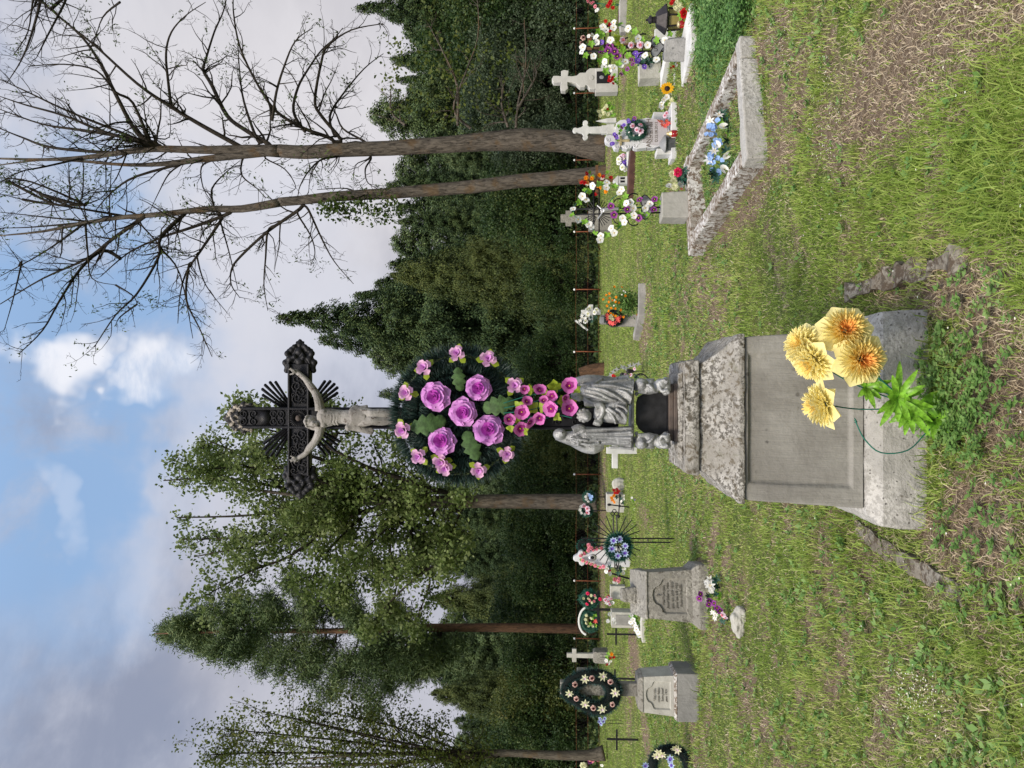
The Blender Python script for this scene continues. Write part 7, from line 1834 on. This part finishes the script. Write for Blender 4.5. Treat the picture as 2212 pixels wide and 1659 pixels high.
    mb = MB(); mb.box((0, 0, (z(335) + z(147)) / 2), (34 * k, .12, z(147) - z(335)), top=(.85, 1)); mb.build('shaft', M['palestone'], r_, bev=.01); mb = MB(); mb.box((0, -.003, z(200)), (92 * k, .11, 30 * k)); mb.build('crossbar', M['palestone'], r_, bev=.01)
    block('pedestal', M['oldstone'], r_, (0, 0, z(350) / 2), (86 * k, .5, z(350)), (.92, .9), .03); mb = MB(); mb.box((0, 0, z(343)), (84 * k, .45, .1), top=(.8, .8)); mb.build('cap', M['oldstone'], r_, bev=.02)
    s2 = Site(RA, 560, 870); g = s2.root('bouquet', 'red, white and yellow flowers on a thin stand before the slim stone cross', 'bouquet'); flowers(g, s2, [('mum_red', 13, [(480, 875), (430, 925), (455, 880)]), ('mum_yellow', 16, [(465, 855)]), ('white5', 14, [(425, 900), (440, 920), (455, 905)]), ('leaf_lime', 18, [(430, 875), (450, 890), (440, 850)])])
    mb = MB(); [mb.tube([(x, 0, 0), (x, 0, s2.L(380, 870).z)], .006, 5) for x in (-.04, .04)]; mb.build('stand', M['steel'], g)
    # blue flower on a stand
    s = Site(RA, 555, 1335); g = s.root('bouquet', 'pale blue flower heads on a thin stand left of the wreathed stone cross', 'bouquet'); flowers(g, s, [('paleviolet', 17, [(385, 1310), (405, 1330), (390, 1345), (415, 1310), (375, 1330)])]); mb = MB(); [mb.tube([(x, 0, 0), (x, 0, s.L(420, 1335).z)], .006, 5) for x in (-.04, .04)]; mb.build('stand', M['steel'], g)
    s = Site(RA, 420, 1600); g = s.root('bouquet', 'dark pink flowers with a cream head at the foot of the thin tree', 'bouquet'); flowers(g, s, [('rose_pale', 20, [(305, 1595), (370, 1600), (325, 1605)]), ('pansy', 18, [(285, 1570), (310, 1615)]), ('rose_cream', 28, [(265, 1640)]), ('white5', 14, [(395, 1640)])]); stems(g, s, [(305, 1595), (265, 1640)], (420, 1600), .006, 'steel')
    # wreath half out of the picture, with iron finial
    s = Site(RA, 1040, 1640); g = s.root('funeral_wreath', 'dark wreath with grey white rosettes lying against an iron post at the near left', 'wreath'); k = s.k; c = s.L(880, 1650)
    path = [c + Vector((125 * k * math.cos(a), 0, 125 * k * math.sin(a))) for a in np.linspace(0, 2 * PI, 33)]; mb = MB(); mb.tube(path, 34 * k, 8); mb.build('ring', M['deepblack'], g, smooth=True); tinsel('needle_ring', path, .04, .09, 5200, M['tinsel2'], g, .8, .0024)
    flowers(g, s, [('lily_silver', 34, [(930, 1530), (800, 1545), (780, 1570), (905, 1510), (820, 1560)]), ('paleviolet', 30, [(700, 1640), (890, 1640), (880, 1600)])], d=-.08)
    s = Site(RA, 900, 1590); r_ = s.root('iron_post', 'short rusty iron post with spearhead finial by the near left wreath', 'post'); zt = s.L(735, 1570).z; mb = MB(); mb.tube([(0, 0, -.05), (0, 0, zt * .75)], .014, 8); mb.build('post', M['rusticon'], r_, smooth=True); mb = MB(); mb.lathe([(.014, zt * .74), (.045, zt * .82), (.04, zt * .88), (.003, zt)], 4); mb.build('finial', M['rusticon'], r_)
    # grey flower box grave behind the squat tombstone
    s = Site(RA, 705, 700); r_ = s.root('stone_planter', 'pale grey stone vase box with sunk front left behind the squat tombstone', 'planter'); k = s.k; s_ = Site(RA, 620, 610); r_.location = s_.o; hh = s_.L(463, 610).z
    block('body', M['palestone'], r_, (0, .1, hh / 2), (108 * s_.k, .3, hh), (1.02, 1.02), ch=.006); mb = MB(); mb.box((0, -.055, hh * .48), (74 * s_.k, .02, hh * .72)); mb.build('sunk_panel', M['greystone'], r_, bev=.01)
    a, b = G(*conv(RA, 715, 765)), G(*conv(RA, 715, 560)); kerbline('kerb_stone', [a, b], .14, .12, 'pale grey kerb stone with a heap of white flowers behind the squat tombstone', M['palestone'], rough=.003, seg=.15)
    g = s.root('bouquet', 'heap of white flowers on the kerb stone behind the squat tombstone', 'bouquet'); flowers(g, s, [('white5', 20, [(600, 630), (625, 640), (640, 680), (650, 700), (610, 650), (660, 720), (615, 610), (655, 660), (635, 655)]), ('mum_white', 18, [(440, 620), (485, 630), (480, 610), (605, 575), (450, 570)]), ('leaf_fresh', 30, [(610, 590), (630, 610), (655, 640), (625, 580)]), ('mum_red', 9, [(678, 700)])], d=0)
    a, b = G(*conv(RA, 560, 400)), G(*conv(RA, 500, 385)); s2 = Site(RA, 560, 420); r_ = s2.root('stone_slab', 'pale upright stone slab behind the stump of the squat tombstone', 'slab'); h2 = s2.L(455, 420).z; block('body', M['palestone'], r_, (0, .1, h2 / 2), (90 * s2.k, .2, h2), ch=.006)
    g = s2.root('bouquet', 'white and rose flowers on the pale slab behind the broken stump', 'bouquet'); flowers(g, s2, [('rose_palewhite', 14, [(420, 470), (440, 480), (450, 500), (460, 460), (435, 455)]), ('mum_red', 10, [(445, 440), (430, 450)]), ('white5', 14, [(470, 490), (430, 490)])], d=-.1)
    # wreaths on stands
    def stand_wreath(x0, y0, cx, cy, rx, ry, lab, items, lace=None, shape=None):
        s = Site(RA, x0, y0); g = s.root('stand_wreath', lab, 'wreath', 'wreaths on thin wire stands'); k = s.k
        pts = shape or [(cx + rx * math.cos(a), cy + ry * math.sin(a)) for a in np.linspace(0, 2 * PI, 25)]
        path = [s.L(x, y) for x, y in pts]; mb = MB(); mb.tube(path, 14 * k, 6); mb.build('ring', M['deepgreen'], g, smooth=True); tinsel('needle_ring', path, .04, .12, 2200, M['tinselgreen'], g, .8, .006)
        mb = MB(); c = s.L(cx, cy); [mb.tube([(x, .03, 0), (x, .03, c.z)], .007, 5) for x in (c.x - .06, c.x + .06)]; mb.build('stand', M['steel'], g)
        flowers(g, s, items, d=-.08)
        if lace:
            mb = MB()
            for x, y in lace: mb.ball(s.L(x, y), (.035, .012, .035), 6, 4)
            mb.build('lace_edge', M['white'], g)
        return s, g
    stand_wreath(450, 620, 310, 620, 52, 62, 'round green wreath with white lace arch left of the squat tombstone', [('mum_cream', 13, [(285, 580), (280, 610), (285, 635), (300, 655)]), ('lily_coral', 20, [(350, 620)]), ('leaf_lime', 18, [(330, 600), (345, 580), (350, 650), (315, 640)]), ('mum_cream', 12, [(330, 655), (320, 600)])],
                 lace=[(300 + 68 * math.cos(a) * 1., 620 + 100 * math.sin(a)) for a in np.linspace(1.9, 4.4, 26)])
    stand_wreath(480, 460, 320, 465, 40, 40, 'diamond shaped flower frame of rose and white blooms above the pale slab', [('rose_pink', 13, [(295, 425), (290, 500), (383, 465)]), ('mum_cream', 12, [(265, 460), (320, 440), (325, 490), (300, 460), (350, 455)]), ('rose_pale', 10, [(340, 480), (345, 440), (310, 475)])], shape=[(240, 460), (300, 405), (330, 430), (370, 465), (340, 500), (300, 525), (240, 460)])
    s = Site(RA, 480, 540); r_ = s.root('iron_cross', 'dark iron cross standing between the round and the diamond shaped flower frames', 'iron cross'); mb = MB(); mb.box((0, 0, s.L(300, 540).z / 2), (.07, .03, s.L(300, 540).z)); mb.build('post', M['steel'], r_); mb = MB(); a = s.L(370, 540); mb.box((.1, -.02, a.z), (.9, .025, .07)); mb.build('crossbar', M['steel'], r_)
    # white monument with pink garland
    s = Site(R5, 1060, 1450); k = s.k; z = lambda x: s.L(x, 1450).z; r_ = s.root('marble_headstone', 'white heart shouldered headstone with oval portrait and pink rose garland', 'headstone')
    pts = [(1050, 1560), (1050, 1320), (660, 1310), (560, 1340), (470, 1380), (400, 1415), (360, 1420), (370, 1390), (340, 1355), (300, 1370), (280, 1410), (250, 1425), (215, 1450), (210, 1490), (240, 1515), (290, 1520), (300, 1560), (340, 1585), (375, 1560), (385, 1520), (440, 1530), (520, 1590), (600, 1620), (700, 1625), (760, 1600), (1050, 1600)]
    MB().prism(s.out(pts), 0, .16).build('body', M['marble'], r_, bev=.015); c = s.L(488, 1455); mb = MB(); mb.lathe([(.07, 0), (.07, .012), (.045, .02)], 20, M=Matrix.Translation((c.x, 0, c.z)) @ Matrix.Rotation(PI / 2, 4, 'X') @ Matrix.Scale(1.2, 4, (0, 1, 0))); mb.build('portrait_frame', M['silver'], r_, smooth=True); mb = MB(); mb.ball((c.x, -.02, c.z), (.035, .006, .045), 10, 6); mb.build('portrait', M['photo'], r_)
    g = s.root('flower_garland', 'pink rose garland hung round the white heart shouldered headstone', 'garland'); flowers(g, s, [('rose_pale', 30, [(320, 1430), (370, 1400), (430, 1360), (440, 1330), (480, 1320), (550, 1330), (620, 1320), (350, 1500), (410, 1530), (470, 1550), (530, 1575), (600, 1600), (650, 1590), (500, 1345), (435, 1275), (465, 1310)]), ('leaf_fresh', 26, [(340, 1415), (400, 1380), (520, 1320), (590, 1330), (380, 1515), (440, 1540), (500, 1565), (570, 1590), (320, 1490)])], d=-.06)
    s2 = Site(R5, 700, 1290, Y=s.Y + 1); g = s2.root('small_wreath', 'dark coiled wreath right of the white heart shouldered headstone', 'wreath'); g.location.z = 0; s2.o.z = 0; c = s2.L(400, 1290); path = [c + Vector((.13 * math.cos(a), 0, .16 * math.sin(a))) for a in np.linspace(0, 2 * PI, 21)]; mb = MB(); mb.tube(path, .05, 7); mb.build('ring', M['deepblack'], g, smooth=True); tinsel('needle_ring', path, .04, .09, 900, M['tinselgreen'], g, .8, .006); mb = MB(); mb.tube([(c.x, .05, 0), (c.x, .05, c.z)], .012, 6); mb.build('stand', M['steel'], g)
    # tall twin-rod cross with purple flowered wreath
    s = Site(R5, 1675, 1210); s.o.x += 0; r_ = s.root('iron_cross', 'tall thin twin rod iron cross with starburst carrying the violet flowered wreath', 'iron cross')
    iron_cross(s, r_, (320, 1208), (1675, 1208), ((818, 1600), (818, 850)), .0, .008)
    for o in kids(r_): bpy.data.objects.remove(o)
    mb = MB(); a, b = s.L(330, 1180), s.L(1650, 1180); c, d = s.L(330, 1235), s.L(1690, 1237); mb.tube([a, b + Vector((0, 0, -.05))], .010, 6); mb.tube([c, d + Vector((0, 0, -.05))], .010, 6); mb.tube([s.L(1295, 1180), s.L(1295, 1236)], .009, 6); mb.build('upright', M['steel'], r_)
    mb = MB(); mb.tube([s.L(790, 850, -.02), s.L(815, 1620, -.02)], .010, 6); mb.tube([s.L(840, 850, -.02), s.L(872, 1620, -.02)], .010, 6); mb.build('arm', M['steel'], r_)
    mb = MB(); c = s.L(830, 1205)
    for q_ in range(4):
        for j in range(4): an = q_ * PI / 2 + R(22 + j * 15); v = Vector((math.cos(an), 0, math.sin(an))); mb.tube([c + v * .05, c + v * .36], .007, 5)
    mb.build('ray_star', M['steel'], r_)
    for x, y, rr in ((782, 820, 26), (838, 820, 26), (808, 785, 26), (835, 1590, 24), (880, 1600, 24), (858, 1630, 24)):
        mb = MB(); cc = s.L(x, y); mb.tube([cc + Vector((rr * s.k * math.cos(a), 0, rr * s.k * math.sin(a))) for a in np.linspace(0, 2 * PI, 15)], .006, 5); mb.build('ring_ornament', M['steel'], r_)
    g = s.root('small_wreath', 'green tinsel ring wreath with six violet flowers on the twin rod cross', 'wreath'); k = s.k; cc = s.L(870, 1300)
    path = [s.L(x, y, -.05) for x, y in [(870 + 140 * math.cos(a), 1305 + 150 * math.sin(a)) for a in np.linspace(0, 2 * PI, 29)]]; mb = MB(); mb.tube(path, 22 * k, 6); mb.build('ring', M['deepgreen'], g, smooth=True); tinsel('needle_ring', path, .03, .09, 4200, M['tinselgreen'], g, .8, .003)
    flowers(g, s, [('paleviolet', 58, [(795, 1215), (880, 1190), (965, 1285), (960, 1395), (855, 1430), (770, 1335)])], d=-.1, spread=.15)
    g = s.root('bouquet', 'creamy yellow flowers behind the violet flowered wreath', 'bouquet'); flowers(g, s, [('mum_cream', 40, [(690, 1165), (710, 1210), (680, 1260), (720, 1270)])], d=.15)
    # finialled black cross before the grey block
    s = Site(R5, 1060, 710); r_ = s.root('iron_cross', 'black iron cross with spear finials leaning before the plain grey block', 'iron cross'); mb = MB(); a, b = s.L(735, 690), s.L(1050, 730); mb.tube([a, b], .014, 6); mb.ball(a, (.03, .02, .045), 8, 6); mb.build('post', M['steel'], r_); mb = MB(); a, b = s.L(885, 565, -.02), s.L(870, 860, -.02); mb.tube([a, b], .014, 6); mb.ball(a, (.045, .02, .03), 8, 6); mb.ball(b, (.045, .02, .03), 8, 6); mb.ball(s.L(883, 710, -.02), .03, 8, 6); mb.build('crossbar', M['steel'], r_)
    s = Site(R5, 960, 670); r_ = s.root('headstone_block', 'plain grey block headstone near the trunk of the willow tree', 'headstone'); h_ = s.L(700, 670).z; block('body', M['palestone'], r_, (0, .2, h_ / 2), (270 * s.k, .4, h_), (.96, .96), ch=.005)
    g = s.root('bouquet', 'red and yellow flowers before the plain grey block', 'bouquet'); flowers(g, s, [('mum_red', 30, [(800, 480), (840, 470), (850, 520), (820, 520), (870, 500)]), ('mum_yellow', 30, [(770, 590), (800, 560), (810, 650), (780, 620)]), ('white5', 22, [(870, 600), (910, 640), (960, 600), (940, 560), (930, 740), (970, 620)]), ('leaf_deep', 40, [(840, 580), (900, 600), (930, 660)])], d=-.15)
    s = Site(R5, 1130, 640); g = s.root('bouquet', 'low white and violet flowers in the grass before the plain grey block', 'bouquet'); flowers(g, s, [('white5', 20, [(1060, 590), (1100, 760), (1140, 800), (1150, 780)]), ('violet', 20, [(1110, 620), (1150, 810)]), ('leaf_fresh', 36, [(1090, 640), (1110, 680), (1150, 740), (1120, 720)])])
    for cx, cy, lab, items in ((400, 775, 'white flowered ring wreath on a black stand beside the willow trunk', [('rose_palewhite', 40, [(365, 705), (420, 745), (420, 800)]), ('mum_white', 26, [(325, 720), (310, 765), (330, 810), (380, 830)])]), (440, 580, 'blue and white flowered ring wreath before the willow trunk', [('blue', 26, [(450, 560), (460, 590), (480, 570), (440, 540), (470, 610)]), ('mum_white', 24, [(395, 575), (400, 610), (430, 640), (420, 540)])])):
        s = Site(R5, 700, cy); k = s.k; g = s.root('stand_wreath', lab, 'wreath', 'wreaths on thin wire stands'); path = [s.L(x, y) for x, y in [(cx + 72 * math.cos(a), cy + 68 * math.sin(a)) for a in np.linspace(0, 2 * PI, 23)]]
        mb = MB(); mb.tube(path, 20 * k, 6); mb.build('ring', M['deepgreen'], g, smooth=True); tinsel('needle_ring', path, .04, .09, 1300, M['tinselgreen'], g, .8, .006); flowers(g, s, items, d=-.08); mb = MB(); mb.tube([(0, .03, 0), (0, .03, s.L(cx, cy).z)], .018, 6); mb.build('stand', M['steel'], g)
    s = Site(R5, 960, 395); q = MB(); q.ball((0, 0, .12), (.16, .1, .2), 10, 8); o = q.build('rock', M['palestone'], loc=s.o); rough_up(o, 1, .2, 1, .06); tag(o, 'smooth upright grey stone right of the plain grey block', 'rock')
    # white cross peeping out behind the veiled woman
    s = Site(ST, 1230, 1290, Y=15.5); s.o.z = 0; r_ = s.root('concrete_cross', 'small plain white cross showing behind the veiled woman statue', 'cross'); z = s.L(868, 1275).z; mb = MB(); mb.box((.02, 0, z / 2), (.13, .09, z)); mb.build('shaft', M['whitestone'], r_, bev=.01); a = s.L(968, 1280); mb = MB(); mb.box((0, -.004, a.z), (.42 * 1.6, .08, .12)); mb.build('crossbar', M['whitestone'], r_, bev=.01)
    # bouquet on dark post behind tomb (pink rose cross)
    s = Site(RA, 620, 300); r_ = s.root('iron_cross', 'leaning dark iron cross behind the squat tombstone with a pink and white bunch', 'iron cross'); mb = MB(); a, b = s.L(420, 270), s.L(600, 330); mb.tube([a, Vector((b.x, 0, 0))], .02, 6); mb.build('post', M['steel'], r_); mb = MB(); mb.tube([s.L(495, 200, -.02), s.L(520, 345, -.02)], .016, 6); mb.build('crossbar', M['steel'], r_)
    g = s.root('bouquet', 'hot pink rose with white blooms on the leaning dark iron cross', 'bouquet'); flowers(g, s, [('rose_pink', 18, [(445, 262)]), ('white5', 16, [(430, 250), (450, 285), (545, 280), (550, 250), (425, 270)]), ('rose_pale', 16, [(485, 325), (510, 340), (515, 325)]), ('mum_white', 13, [(480, 345), (500, 350)]), ('leaf_deep', 24, [(530, 260), (520, 240), (510, 280), (450, 240)])], d=-.06)
M['greystone2'] = stone('dark grey plinth', (.17, .17, .16), (.26, .255, .24), (.11, .105, .095), .35, .1, 5, brush=.6, bmp=.6)
M['tinsel2'] = leafmat('dark teal tinsel', [(.008, .03, .03), (.016, .05, .048), (.03, .08, .075), (.06, .11, .10)], 0, .5, 3.)
left_graves()
p0 = lambda x, y: G(*conv(BQ, x, y))
leafy('leafy_herbs', 'dark creeping leaves and weeds around the foot of the yellow bouquet', [p0(2050, 1500), p0(2080, 650), p0(1480, 560), p0(1560, 1330)], 190, .07, .03, M['weed'])
leafy('leafy_herbs', 'scattered leafy weeds nearest the viewer before the pedestal', [G(2210, 1350), G(2210, 560), G(2010, 600), G(2030, 1300)], 150, .06, .032, M['weed'])
build_grass()
